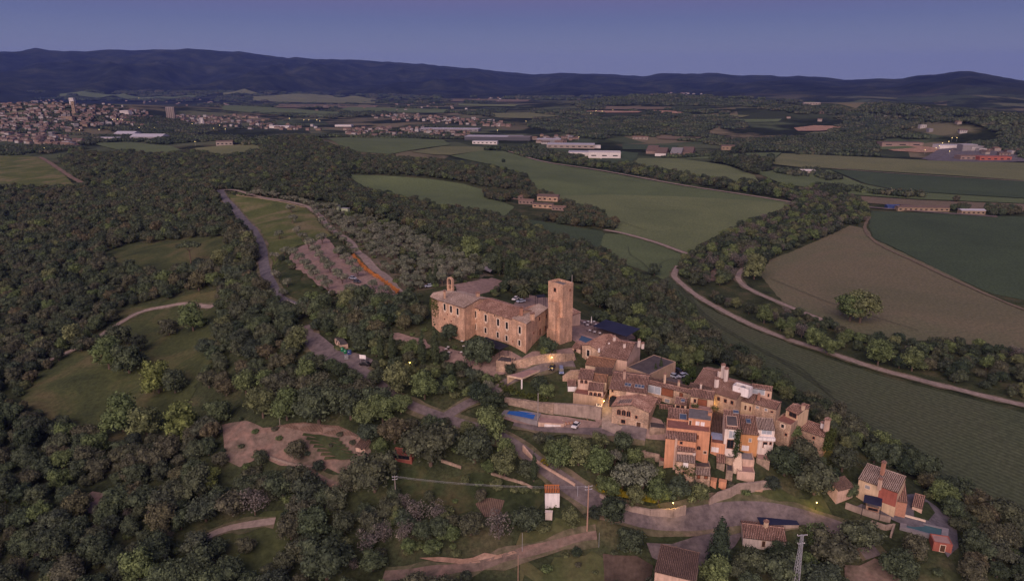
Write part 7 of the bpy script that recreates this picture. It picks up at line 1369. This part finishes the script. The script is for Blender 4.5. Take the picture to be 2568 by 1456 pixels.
simple('crate_orange', (.55, .24, .09)); g = gP(2228, 1650); r_ = empty('garden_box', (g[0], g[1], g[2]), 'orange storage box against the concrete retaining wall', 'storage box'); mb = MB(); mb.box((g[0], g[1], g[2]+1.2), (2.3, 1.0, 1.0), -.15); mb.build('box', 'crate_orange', r_); mb = MB(); mb.box((g[0], g[1], g[2]+1.75), (2.4, 1.1, .12), -.15); mb.build('lid', 'awning_navy', r_)
def palm():
    g = gP(2096, 1206); zt = zat(g, 1158); r_ = empty('palm_tree', tuple(g), 'tall feathery palm tree behind the castle', 'palm'); mb = MB(); mb.tube((g[0], g[1], g[2]-.3), (g[0], g[1], zt), .42, .34, 8); mb.build('trunk', 'bark', r_)
    simple('palm_leaf', (.10, .115, .055), (.07, .085, .04)) 
    for k in range(46):
        a = k*2.399; up = 1.2-2.0*(k/46); Ln = 4.0+random.random()*.9; mb = MB(); p = Vector((g[0], g[1], zt)); d = Vector((math.cos(a)*math.cos(up), math.sin(a)*math.cos(up), math.sin(up))); side = d.cross(Vector((0, 0, 1))).normalized()
        for i in range(7):
            q = p+d*Ln/7; w0 = .42*math.sin(math.pi*(i+.3)/7.5)+.05; w1 = .42*math.sin(math.pi*(i+1.3)/7.5)+.02
            for sg in (-1, 1): mb.face([p, q, q+side*sg*w1+Vector((0, 0, -.15)), p+side*sg*w0+Vector((0, 0, -.15))][::sg])
            p = q; d = (d+Vector((0, 0, -.22))).normalized()
        mb.build('frond', 'palm_leaf', r_)
palm()
def hedge(label, pts, w, h, mat='hedge_leaf', n=60, size=.2, cat='hedge', name='hedge'):
    W_ = np.array([gP(x, y) for x, y in pts]); P = []; Ls = np.linalg.norm(np.diff(W_, axis=0), axis=1)
    for i in range(len(Ls)):
        for k in range(int(Ls[i]*4)): t = random.random(); p = W_[i]+(W_[i+1]-W_[i])*t; P.append((p[0]+random.uniform(-w, w)/2, p[1]+random.uniform(-w, w)/2, H(p[0], p[1])+.6+h*random.random()**.6))
    o = leaves_on(name, P, mat, None, int(Ls.sum()*n), size, .25); tag(o, label, cat)
simple('orange_flowers', (.62, .26, .08), (.45, .18, .06), 3, fine=8)
hedge('orange flowering hedge along the right edge of the car park', [(1412, 1030), (1450, 1070), (1500, 1110), (1560, 1150), (1594, 1178)], 1.3, 1.4, 'orange_flowers', 90, .18)
hedge('green ivy hedge on top of the bank above the blue pool', [(2000, 1545), (2040, 1570), (2100, 1592), (2160, 1608), (2190, 1622)], 2.6, 1.2, 'ivy_leaf', 110, .2); hedge('tall dark hedge around the small parking place behind the dark roof', [(2680, 1478), (2740, 1482), (2770, 1500), (2765, 1530), (2740, 1545)], 2.4, 2.6, 'hedge_leaf', 150, .22)
hedge('green creeper hanging on the lane wall below the turret', [(2205, 1446), (2225, 1446)], 1.0, 3.0, 'ivy_leaf', 160, .2); hedge('yellow flowering broom along the roadside bank', [(2390, 1962), (2450, 1972), (2530, 1990), (2620, 2012), (2650, 2020)], 3.0, .8, 'yellow_flowers', 70, .2, 'flowering shrub', 'broom_shrub')
hedge('yellow leaved shrub at the road above the tower hut', [(2165, 1862), (2185, 1868)], 1.6, 1.8, 'yellow_flowers', 120, .18, 'shrub', 'shrub')
# ------------------------------------------------------------------ towns and far buildings
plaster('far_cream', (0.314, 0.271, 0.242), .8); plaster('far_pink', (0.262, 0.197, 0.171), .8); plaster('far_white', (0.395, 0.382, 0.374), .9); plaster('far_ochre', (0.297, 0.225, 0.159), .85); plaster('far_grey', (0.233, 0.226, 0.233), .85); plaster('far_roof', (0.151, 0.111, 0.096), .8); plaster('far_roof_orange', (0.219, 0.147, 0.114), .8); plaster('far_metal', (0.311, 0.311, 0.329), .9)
plaster('hall_white', (.62, .585, .57), .9); plaster('hall_metal', (.44, .44, .49), .9)
def far_mesh(wall_, roof_, kind):
    mb = MB(); 
    if kind == 'gable': mb.hexa([(-.5, -.5, -.2), (.5, -.5, -.2), (.5, .5, -.2), (-.5, .5, -.2), (-.5, -.5, .72), (.5, -.5, .72), (.5, .5, .72), (-.5, .5, .72)]); i = len(mb.v); mb.v += [(-.54, -.56, .70), (.54, -.56, .70), (.54, .56, .70), (-.54, .56, .70), (-.54, 0, 1.0), (.54, 0, 1.0)]; [mb.f.append(tuple(i+q for q in f)) for f in ((0, 1, 5, 4), (2, 3, 4, 5), (0, 4, 3), (1, 2, 5), (3, 2, 1, 0))]; mb.m += [1]*5
    else: mb.hexa([(-.5, -.5, -.2), (.5, -.5, -.2), (.5, .5, -.2), (-.5, .5, -.2), (-.5, -.5, .96), (.5, -.5, .96), (.5, .5, .96), (-.5, .5, .96)]); mb.hexa([(-.52, -.52, .96), (.52, -.52, .96), (.52, .52, .96), (-.52, .52, .96), (-.52, -.52, 1), (.52, -.52, 1), (.52, .52, 1), (-.52, .52, 1)], 1)
    for k in (-.3, 0, .3):
        for z in (.2, .48): mb.hexa([(k-.05, -.515, z), (k+.05, -.515, z), (k+.05, -.5, z), (k-.05, -.5, z), (k-.05, -.515, z+.13), (k+.05, -.515, z+.13), (k+.05, -.5, z+.13), (k-.05, -.5, z+.13)], 2)
    me = bpy.data.meshes.new('far_house'); me.from_pydata(mb.v, [], mb.f); [me.materials.append(MATS[m]) for m in (wall_, roof_, 'glass_dark')]; me.polygons.foreach_set('material_index', mb.m); me.update(); return me
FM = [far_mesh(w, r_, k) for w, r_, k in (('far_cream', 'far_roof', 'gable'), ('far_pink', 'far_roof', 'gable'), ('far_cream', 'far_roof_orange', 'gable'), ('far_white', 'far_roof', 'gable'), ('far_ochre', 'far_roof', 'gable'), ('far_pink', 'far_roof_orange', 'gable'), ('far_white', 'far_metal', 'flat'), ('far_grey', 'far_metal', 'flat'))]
FAR = []
FARADJ = ['cream walled tiled house', 'pinkish walled tiled house', 'cream house with orange roof', 'white house with tiled roof', 'ochre house with tiled roof', 'pinkish house with orange roof', 'white flat roofed building', 'grey flat roofed building']
TOWN = [([(0,262),(60,256),(130,250),(190,262),(300,262),(330,275),(380,285),(385,298),(300,312),(200,330),(0,328)], 420, 'in the old town at far left', (9, 15)),
 ([(0,335),(110,330),(180,345),(212,358),(190,372),(60,362),(0,352)], 90, 'in the low quarter at the near edge of the town', (10, 16)),
 ([(300,296),(400,292),(480,290),(640,290),(700,312),(800,318),(800,330),(640,326),(480,312),(380,318),(310,318)], 190, 'in the long town strip around the apartment tower', (10, 18)),
 ([(920,288),(960,283),(1040,287),(1130,296),(1200,298),(1280,308),(1285,318),(1180,318),(1060,308),(940,298)], 130, 'on the small hill beyond the industrial halls', (11, 17)),
 ([(850,328),(900,322),(1060,318),(1180,330),(1190,344),(1100,342),(960,342),(880,342)], 100, 'in the terraced quarter left of the industrial halls', (11, 17)),
 ([(1180,250),(1240,246),(1330,244),(1335,252),(1260,258),(1190,258)], 30, 'in the far village with two towers', (10, 15)), ([(1630,238),(1690,232),(1760,236),(1755,240),(1660,242)], 36, 'in the pale hill village below the mountains', (14, 20)),
 ([(280,250),(520,245),(620,262),(520,268),(300,262)], 26, 'scattered behind the town', (12, 18)), ([(1880,255),(2600,330),(2500,350),(2000,320)], 10, 'scattered on the wooded hills at right', (10, 16)), ([(700,262),(1100,260),(1180,275),(900,285),(700,280)], 22, 'scattered on the plain before the mountains', (10, 16)),
 ([(1335,345),(1420,335),(1450,350),(1400,365),(1340,360)], 26, 'between the industrial halls', (12, 20)), ([(2430,375),(2560,378),(2550,392),(2440,388)], 14, 'beside the red factory at the right', (12, 20))]
for poly, n, where, (s0, s1) in TOWN:
    P_ = np.array(poly, float); lo, hi = P_.min(0), P_.max(0); k = 0; pts = []
    while k < n: 
        q = np.random.uniform(lo, hi, (400, 2)); q = q[inpoly(q[:, 0], q[:, 1], P_)][:n-k]; pts.append(q); k += len(q)
    q = np.concatenate(pts); g = ground(q[:, 0], q[:, 1]); base_rot = {'in the old town at far left': .3}.get(where, -.1)
    for i in range(n): w_ = random.uniform(s0, s1); FAR.append((g[i][0], g[i][1], g[i][2], w_, w_*random.uniform(.6, .9), random.uniform(6, 9.5), base_rot+random.choice([0, 1.57])+random.uniform(-.25, .25), random.choices(range(8), [5, 4, 3, 3, 1.5, 3, 1.5, 1])[0], where))
FAR.sort(key=lambda f: -f[3]/math.hypot(f[0], f[1]))
FSRC = {}; rest = []
for i, f in enumerate(FAR):
    if i < 280:
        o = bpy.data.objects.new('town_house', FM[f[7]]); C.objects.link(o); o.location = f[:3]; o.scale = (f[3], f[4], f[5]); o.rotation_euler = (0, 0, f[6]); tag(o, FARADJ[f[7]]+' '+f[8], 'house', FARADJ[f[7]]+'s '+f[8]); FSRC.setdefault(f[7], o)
    else: rest.append(f)
def merged(name, fs):
    V = []; F_ = []; M_ = []; mats = ['far_cream', 'far_pink', 'far_white', 'far_ochre', 'far_grey', 'far_roof', 'far_roof_orange', 'far_metal', 'glass_dark']
    for f in fs:
        me = FM[f[7]]; c, s_ = math.cos(f[6]), math.sin(f[6]); b = len(V)
        for v_ in me.vertices: x, y, z = v_.co.x*f[3], v_.co.y*f[4], v_.co.z*f[5]; V.append((f[0]+x*c-y*s_, f[1]+x*s_+y*c, f[2]+z))
        for p in me.polygons:
            if p.material_index == 2: continue
            F_.append(tuple(b+k for k in p.vertices)); M_.append(mats.index(me.materials[p.material_index].name))
    me = bpy.data.meshes.new(name); me.from_pydata(V, [], F_); [me.materials.append(MATS[m]) for m in mats]; me.polygons.foreach_set('material_index', M_); me.update(); o = bpy.data.objects.new(name, me); C.objects.link(o); o['kind'] = 'stuff'
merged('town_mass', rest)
def big(label, x, y, w, d, h, rot, wall_, roof_, name='industrial_hall', cat='building', kind='flat', win=0, bands=0):
    g = ground(x, y)[0]; r_ = empty(name, tuple(g), label, cat, None, rot); r_['org'] = [0, 0, 0]
    def part(nm, mb, mat, par=r_): me = bpy.data.meshes.new(nm); me.from_pydata(mb.v, [], mb.f); me.materials.append(MATS[mat]); me.update(); o = bpy.data.objects.new(nm, me); C.objects.link(o); o.parent = par; return o
    mb = MB(); mb.box((0, d/2, h/2-1), (w, d, h+2)); part('wall', mb, wall_)
    mb = MB()
    if kind == 'flat': mb.box((0, d/2, h+.15), (w+.6, d+.6, .4))
    else: mb.v += [(-w/2-.5, -.5, h-.1), (w/2+.5, -.5, h-.1), (w/2+.5, d+.5, h-.1), (-w/2-.5, d+.5, h-.1), (-w/2-.5, d/2, h+d*.16), (w/2+.5, d/2, h+d*.16)]; mb.f += [(0, 1, 5, 4), (2, 3, 4, 5), (0, 4, 3), (1, 2, 5), (3, 2, 1, 0)]
    part('roof', mb, roof_)
    if kind == 'cross': pass
    for k in range(win):
        for l in range(max(1, bands)): mb = MB(); zz = h*(.5 if bands < 2 else (l+.6)/(bands+.2)); mb.box((-w/2+w*(k+.5)/win, -.08, zz), (w/win*.45, .2, min(2.0, h/(max(1, bands)+1)*.6))); part('window', mb, 'glass_dark')
    return r_
big('tall white apartment tower rising over the town strip', 429, 302, 30, 26, 50, .3, 'far_cream', 'hall_white', 'apartment_tower', 'apartment tower', win=4, bands=12); big('old church tower with pale belfry in the middle of the old town', 187, 292, 9, 9, 46, .3, 'far_ochre', 'far_roof', 'church_tower', 'church tower', win=1, bands=3); big('white apartment block on the skyline of the old town', 88, 258, 42, 16, 15, .1, 'far_cream', 'hall_white', 'apartment_block', 'apartment block', win=8, bands=3); big('white bell tower block left of the church tower', 181, 268, 14, 14, 28, .1, 'hall_white', 'hall_white', 'apartment_block', 'apartment block', win=2, bands=4)
big('yellow cream apartment block in front of the church tower', 168, 304, 36, 14, 15, -.05, 'far_ochre', 'far_roof', 'apartment_block', 'apartment block', win=8, bands=3); big('cream terrace of houses at the left end of the town', 50, 306, 52, 14, 14, 0, 'far_cream', 'far_roof', 'apartment_block', 'apartment block', win=10, bands=3); big('white apartment block right of the old town', 312, 290, 34, 16, 16, -.2, 'hall_white', 'hall_metal', 'apartment_block', 'apartment block', win=8, bands=3); big('white slab block behind the town strip', 506, 312, 12, 12, 22, .2, 'hall_white', 'hall_metal', 'apartment_block', 'apartment block', win=2, bands=5)
big('grey industrial hall with pitched roof at the near town edge, right part', 365, 352, 80, 40, 8, -.1, 'far_grey', 'hall_metal', kind='gable'); big('grey industrial hall with pitched roof at the near town edge, left part', 310, 343, 60, 40, 8, -.1, 'far_grey', 'hall_metal', kind='gable'); big('low pale hall with arched roof left of the grey halls', 265, 352, 60, 26, 6, -.1, 'hall_white', 'hall_metal')
big('white farm villa with tiled roofs in the green field below the town', 563, 366, 30, 12, 8, .15, 'far_cream', 'far_roof', 'villa', 'villa', win=4, bands=1, kind='gable'); big('long white roofed factory hall, rearmost', 1125, 330, 190, 60, 8, -.12, 'far_grey', 'hall_metal', win=12); big('dark glazed factory hall with white roof edge', 1235, 352, 150, 60, 9, -.12, 'paint_dark', 'hall_metal'); big('second dark factory hall right of the glazed one', 1300, 353, 60, 50, 9, -.12, 'paint_dark', 'flat_roof_grey')
big('white office box between the factory halls', 1215, 362, 60, 20, 7, -.12, 'hall_white', 'hall_metal', win=6); big('white hall with pale roof beside the field', 1430, 372, 110, 50, 8, -.12, 'far_cream', 'hall_metal', win=8); big('large cubic white warehouse nearest the fields', 1515, 398, 64, 40, 12, -.12, 'hall_white', 'hall_white', 'warehouse', 'warehouse', win=3); big('lower white warehouse left of the cubic one', 1455, 392, 50, 36, 8, -.12, 'hall_white', 'hall_metal', 'warehouse', 'warehouse'); big('small white shed beyond the cubic warehouse', 1488, 372, 32, 16, 6, -.1, 'hall_white', 'hall_white', 'warehouse', 'warehouse'); big('pale depot hall right of the dark halls', 1375, 358, 60, 40, 8, -.1, 'far_grey', 'hall_metal'); big('white hall at the left end of the town strip', 700, 322, 70, 26, 8, -.1, 'hall_white', 'hall_metal'); big('long white greenhouse like hall', 860, 318, 60, 26, 6, -.1, 'hall_white', 'hall_metal')
for i, (x, y, w_, lb) in enumerate([(1632, 386, 'far_pink', 'brick barn with grey pitched roof, leftmost of four'), (1655, 392, 'hall_white', 'white fronted barn, second of four'), (1693, 392, 'far_pink', 'barn with pale blue gable, third of four'), (1722, 390, 'far_pink', 'brick barn, rightmost of four')]): big(lb, x, y, 22, 60, 6, -.35, w_, 'far_roof' if i != 2 else 'far_grey', 'barn', 'barn', kind='gable')
big('cream farmhouse by the wood right of the four barns', 1828, 377, 34, 16, 9, -.15, 'far_ochre', 'far_roof', 'farmhouse', 'farmhouse', kind='gable', win=4); big('farmhouse annex right of the cream farmhouse', 1848, 380, 22, 12, 5, -.15, 'far_ochre', 'far_roof', 'farmhouse', 'farmhouse', kind='gable'); big('pale farm with red roof at the foot of the hill', 1605, 350, 40, 14, 6, -.1, 'far_cream', 'far_roof_orange', 'farmhouse', 'farmhouse', kind='gable', win=4); big('white barn in the middle of the flat fields', 2020, 436, 30, 12, 5, -.12, 'far_cream', 'hall_white', 'barn', 'barn', kind='gable', win=3)
big('brickworks hall with three dark vaulted openings', 2262, 368, 90, 30, 9, -.08, 'far_pink', 'far_roof', 'brickworks', 'brickworks', win=3); big('red painted factory building at the right edge', 2495, 404, 60, 22, 8, -.05, 'plaster_red', 'plaster_red', 'factory', 'factory', win=5); big('orange brick factory left of the red one', 2440, 402, 50, 22, 8, -.05, 'far_pink', 'far_roof_orange', 'factory', 'factory', win=5); big('silver silo hall behind the brick factory', 2430, 380, 30, 22, 14, -.05, 'far_grey', 'hall_metal', 'silo_hall', 'silo'); big('long low arched white hall near the brick factory', 2385, 374, 50, 30, 8, -.05, 'hall_white', 'hall_metal'); big('white hilltop building on the wooded ridge at right', 2036, 264, 60, 14, 9, 0, 'far_cream', 'hall_white', 'hilltop_house', 'house', win=6)
big('long orange stable building, left part', 2315, 530, 58, 9, 4.5, -.06, 'far_ochre', 'far_roof', 'stable', 'stable', kind='gable', win=10); big('orange stable building, right part behind the tree', 2440, 538, 26, 9, 4.5, -.06, 'far_ochre', 'hall_metal', 'stable', 'stable', kind='gable', win=5); big('small orange stable house at the left end', 2275, 527, 10, 10, 5, -.06, 'far_ochre', 'far_roof', 'stable', 'stable'); big('blue sheeted heap beside the stables', 2240, 524, 14, 8, 3.5, -.06, 'bin_blue', 'bin_blue', 'tarpaulin', 'tarpaulin', kind='gable')
for x, y, w_, d_, h_, lb in ((1290, 500, 22, 9, 4, 'red roofed farm wing at the left of the farm'), (1318, 512, 18, 9, 4.5, 'red brick farm shed in the middle of the farm'), (1372, 505, 26, 14, 6, 'main house of the red roofed farm with pale chimney'), (1360, 522, 24, 8, 4.5, 'long red farm wing in front of the main farm house'), (1400, 528, 16, 8, 4, 'small red roofed farm building at the right')): big(lb, x, y, w_, d_, h_, -.25, 'far_pink' if 'main' not in lb else 'village_stone', 'far_roof' if 'main' in lb else 'far_roof_orange', 'farm_building', 'farmhouse', kind='gable', win=4)
for x, y, lb in ((430, 300, ''),): pass
# hedgerows, tree lines and woods far out on the plain
def far_clump(seed):
    rg = np.random.default_rng(seed); L = [(rg.uniform(-1.5, 1.5), rg.uniform(-.9, .9), .35+rg.uniform(0, .25), rg.uniform(.35, .62)) for _ in range(13)]; return crown_mesh('far_trees', L, 20, .13, 'oak_leaf' if seed % 2 else 'dark_leaf', rg, core=.9)
FC = [far_clump(s_) for s_ in range(4)]; fo = []
for k, (x, y, lb) in enumerate(((600, 352, 'dark clump of trees beside the white farm villa'), (950, 335, 'dark clump of trees before the terraced quarter'), (1235, 378, 'row clump of dark trees in front of the factory halls'), (1330, 372, 'dark tree clump between factory hall and hedge'))):
    g = ground(x, y)[0]; o = bpy.data.objects.new('tree_clump', FC[k]); C.objects.link(o); o.location = g; o.scale = (11, 11, 11); o['label'] = lb; o['category'] = 'trees'; fo.append(o)
pts = []
def farfill(poly, n, s0, s1, p_=None):
    P_ = np.array(poly, float); lo, hi = P_.min(0), P_.max(0); q = np.random.uniform(lo, hi, (n*4, 2)); q = q[inpoly(q[:, 0], q[:, 1], P_)][:n]; g = ground(q[:, 0], q[:, 1]); bad = nogrow(g[:, 0], g[:, 1], 3); nz = vnoise(g[:, 0]/210, g[:, 1]/330, 31)
    for i in range(len(g)):
        if bad[i] or (p_ and nz[i] < p_): continue
        pts.append((g[i][0], g[i][1], g[i][2]-1, random.uniform(s0, s1), random.uniform(-.4, .4), random.randrange(4)))
def farline(a, b, n, s0=8, s1=12):
    for i in range(n): t = (i+random.random())/n; g = ground(a[0]+(b[0]-a[0])*t, a[1]+(b[1]-a[1])*t+random.uniform(-.7, .7))[0]; pts.append((g[0], g[1], g[2]-1, random.uniform(s0, s1), random.uniform(-.3, .3), random.randrange(4)))
farfill([(1330,300),(1500,285),(1800,262),(2100,270),(2567,315),(2700,330),(2700,405),(2567,400),(2400,352),(2200,345),(2200,385),(1990,382),(1870,378),(1800,365),(1600,340),(1520,345),(1500,352),(1420,335),(1330,322)], 2900, 7, 12, .25)
farfill([(1330,262),(1700,240),(2100,255),(2700,310),(2700,335),(2100,275),(1800,265),(1500,288),(1330,290)], 1300, 10, 17, .5)
farfill([(0,232),(600,230),(1200,245),(1700,240),(1700,262),(1200,262),(600,256),(0,252)], 1500, 14, 24, .45); farfill([(500,258),(1200,262),(1330,290),(1330,318),(1290,300),(1100,282),(800,300),(640,285),(500,285)], 900, 9, 15, .5)
farfill([(200,330),(300,320),(480,320),(640,332),(780,335),(850,345),(740,345),(700,350),(655,372),(640,392),(560,370),(480,365),(300,355),(210,365)], 520, 7, 11, .4); farfill([(380,300),(440,300),(480,320),(520,330),(420,335),(350,318),(300,298),(320,296)], 200, 8, 12); farfill([(0,365),(200,372),(300,378),(480,385),(420,392),(260,390),(150,398),(120,392),(0,388)], 260, 6, 9, .3)
farfill([(0,262),(130,256),(330,275),(385,298),(200,330),(0,328)], 160, 6, 9); farfill([(300,296),(640,290),(800,318),(640,326),(310,318)], 90, 6, 9); farfill([(920,288),(1280,308),(1285,318),(940,298)], 60, 5, 8); farfill([(860,322),(1180,330),(1190,344),(880,342)], 60, 5, 8)
farfill([(1180,368),(1300,372),(1420,388),(1500,402),(1420,395),(1340,400),(1265,376)], 130, 6, 9); farfill([(1500,403),(1600,400),(1650,398),(1560,380),(1600,375),(1800,384),(1960,384),(1800,398),(1690,396),(1600,398)], 90, 5, 8, .5)
for a, b, n in (((820, 345), (1180, 349), 40), ((0, 378), (120, 384), 20), ((1050, 318), (1180, 325), 20), ((2000, 388), (2200, 392), 16), ((1560, 262), (1900, 268), 40), ((560, 266), (900, 268), 40), ((640, 285), (900, 292), 40), ((880, 258), (1200, 262), 40), ((0, 300), (200, 312), 20), ((0, 330), (220, 340), 30), ((230, 345), (260, 360), 8), ((2060, 472), (2300, 495), 14), ((1960, 432), (2010, 442), 12), ((2030, 428), (2090, 452), 12)): farline(a, b, n, 6, 10)
gn_scatter('far_woodland', pts, fo)
LP = [(x/1.5957, y/1.5957) for x, y in [(452,490),(472,488),(493,490),(620,523),(320,532),(398,530),(780,524),(770,506),(856,525),(902,528),(558,522),(1158,482),(1216,489),(1236,489),(1268,489),(1280,493),(880,512),(1990,533),(2315,562),(2337,453),(2384,453),(2408,454),(2451,449),(2363,463),(2540,395),(3806,567),(3825,567),(3793,582),(3768,588),(3755,600),(3742,609),(3698,617),(3796,622),(4014,462),(180,610),(172,610),(782,585),(556,398),(2104,495)]]
ball = MB(); ball.tube((0, 0, -.8), (0, 0, .8), .8, seg=8); LG = None
for x, y in LP:
    g = ground(x, y)[0]; rr_ = math.hypot(g[0], g[1])/3300; r_ = empty('street_lamp', tuple(g), 'tiny lit street lamp far out on the plain or in the town', 'street lamp', 'far lit street lamps'); mb = MB(); mb.tube(tuple(g), (g[0], g[1], g[2]+8), .15, seg=5); mb.build('post', 'galvanised', r_)
    o = bpy.data.objects.new('lantern', LG.data) if LG else None
    if o is None: LG = o = ball.build('lantern', 'lamp_glow', None, off=(0, 0, 0))
    else: C.objects.link(o)
    o.parent = r_; o.location = (0, 0, 8.5); o.scale = (rr_, rr_, rr_)

# undergrowth on the village hill
fill(gpoly(CLEAR[0])[:, :2], 4.4, [('shrub', 6), ('green', .8), ('dark', .8), ('oak', 1)], (1.0, 2.3), 'hill_scrub', clear=False, m=.4, p=.42)
fillp([(1275,1095),(1560,1105),(1590,1150),(1690,1190),(1760,1240),(1790,1275),(1690,1272),(1500,1225),(1400,1165),(1320,1120)], 4.5, [('green', 3), ('oak', 3), ('olive', 1), ('dark', 1)], (2.0, 3.6), 'under_village', p=.8)
fillp([(955,1215),(1350,1210),(1400,1290),(1400,1390),(1240,1395),(960,1330)], 6, [('oak', 3), ('shrub', 3), ('green', 1)], (1.6, 3.2), 'above_bank', p=.35)
fillp([(1770,1200),(1830,1190),(1940,1190),(2000,1215),(1960,1262),(1860,1275),(1790,1270)], 4.6, [('oak', 2), ('dark', 2), ('shrub', 2)], (1.6, 3.2), 'under_east_end', p=.5)
REGW['hill_scrub'] = 'in the undergrowth on the village hill'
def in_foot(c): return False
flush_woods()
# the air: thin blue evening haze over the whole valley
m = bpy.data.materials.new('haze'); m.use_nodes = True; n = m.node_tree.nodes; l = m.node_tree.links; n.remove(n['Principled BSDF']); pv = n.new('ShaderNodeVolumePrincipled'); pv.inputs['Color'].default_value = (.22, .34, 1.0, 1); pv.inputs['Density'].default_value = 3.2e-5; pv.inputs['Anisotropy'].default_value = 0.0; l.new(pv.outputs[0], n['Material Output'].inputs['Volume'])
mb = MB(); mb.hexa([(-22000, -9500, -14), (22000, -9500, -14), (22000, 19000, -14), (-22000, 19000, -14), (-22000, -9500, 900), (22000, -9500, 900), (22000, 19000, 900), (-22000, 19000, 900)]); MATS['haze'] = m; o = mb.build('haze', 'haze'); o['kind'] = 'stuff'
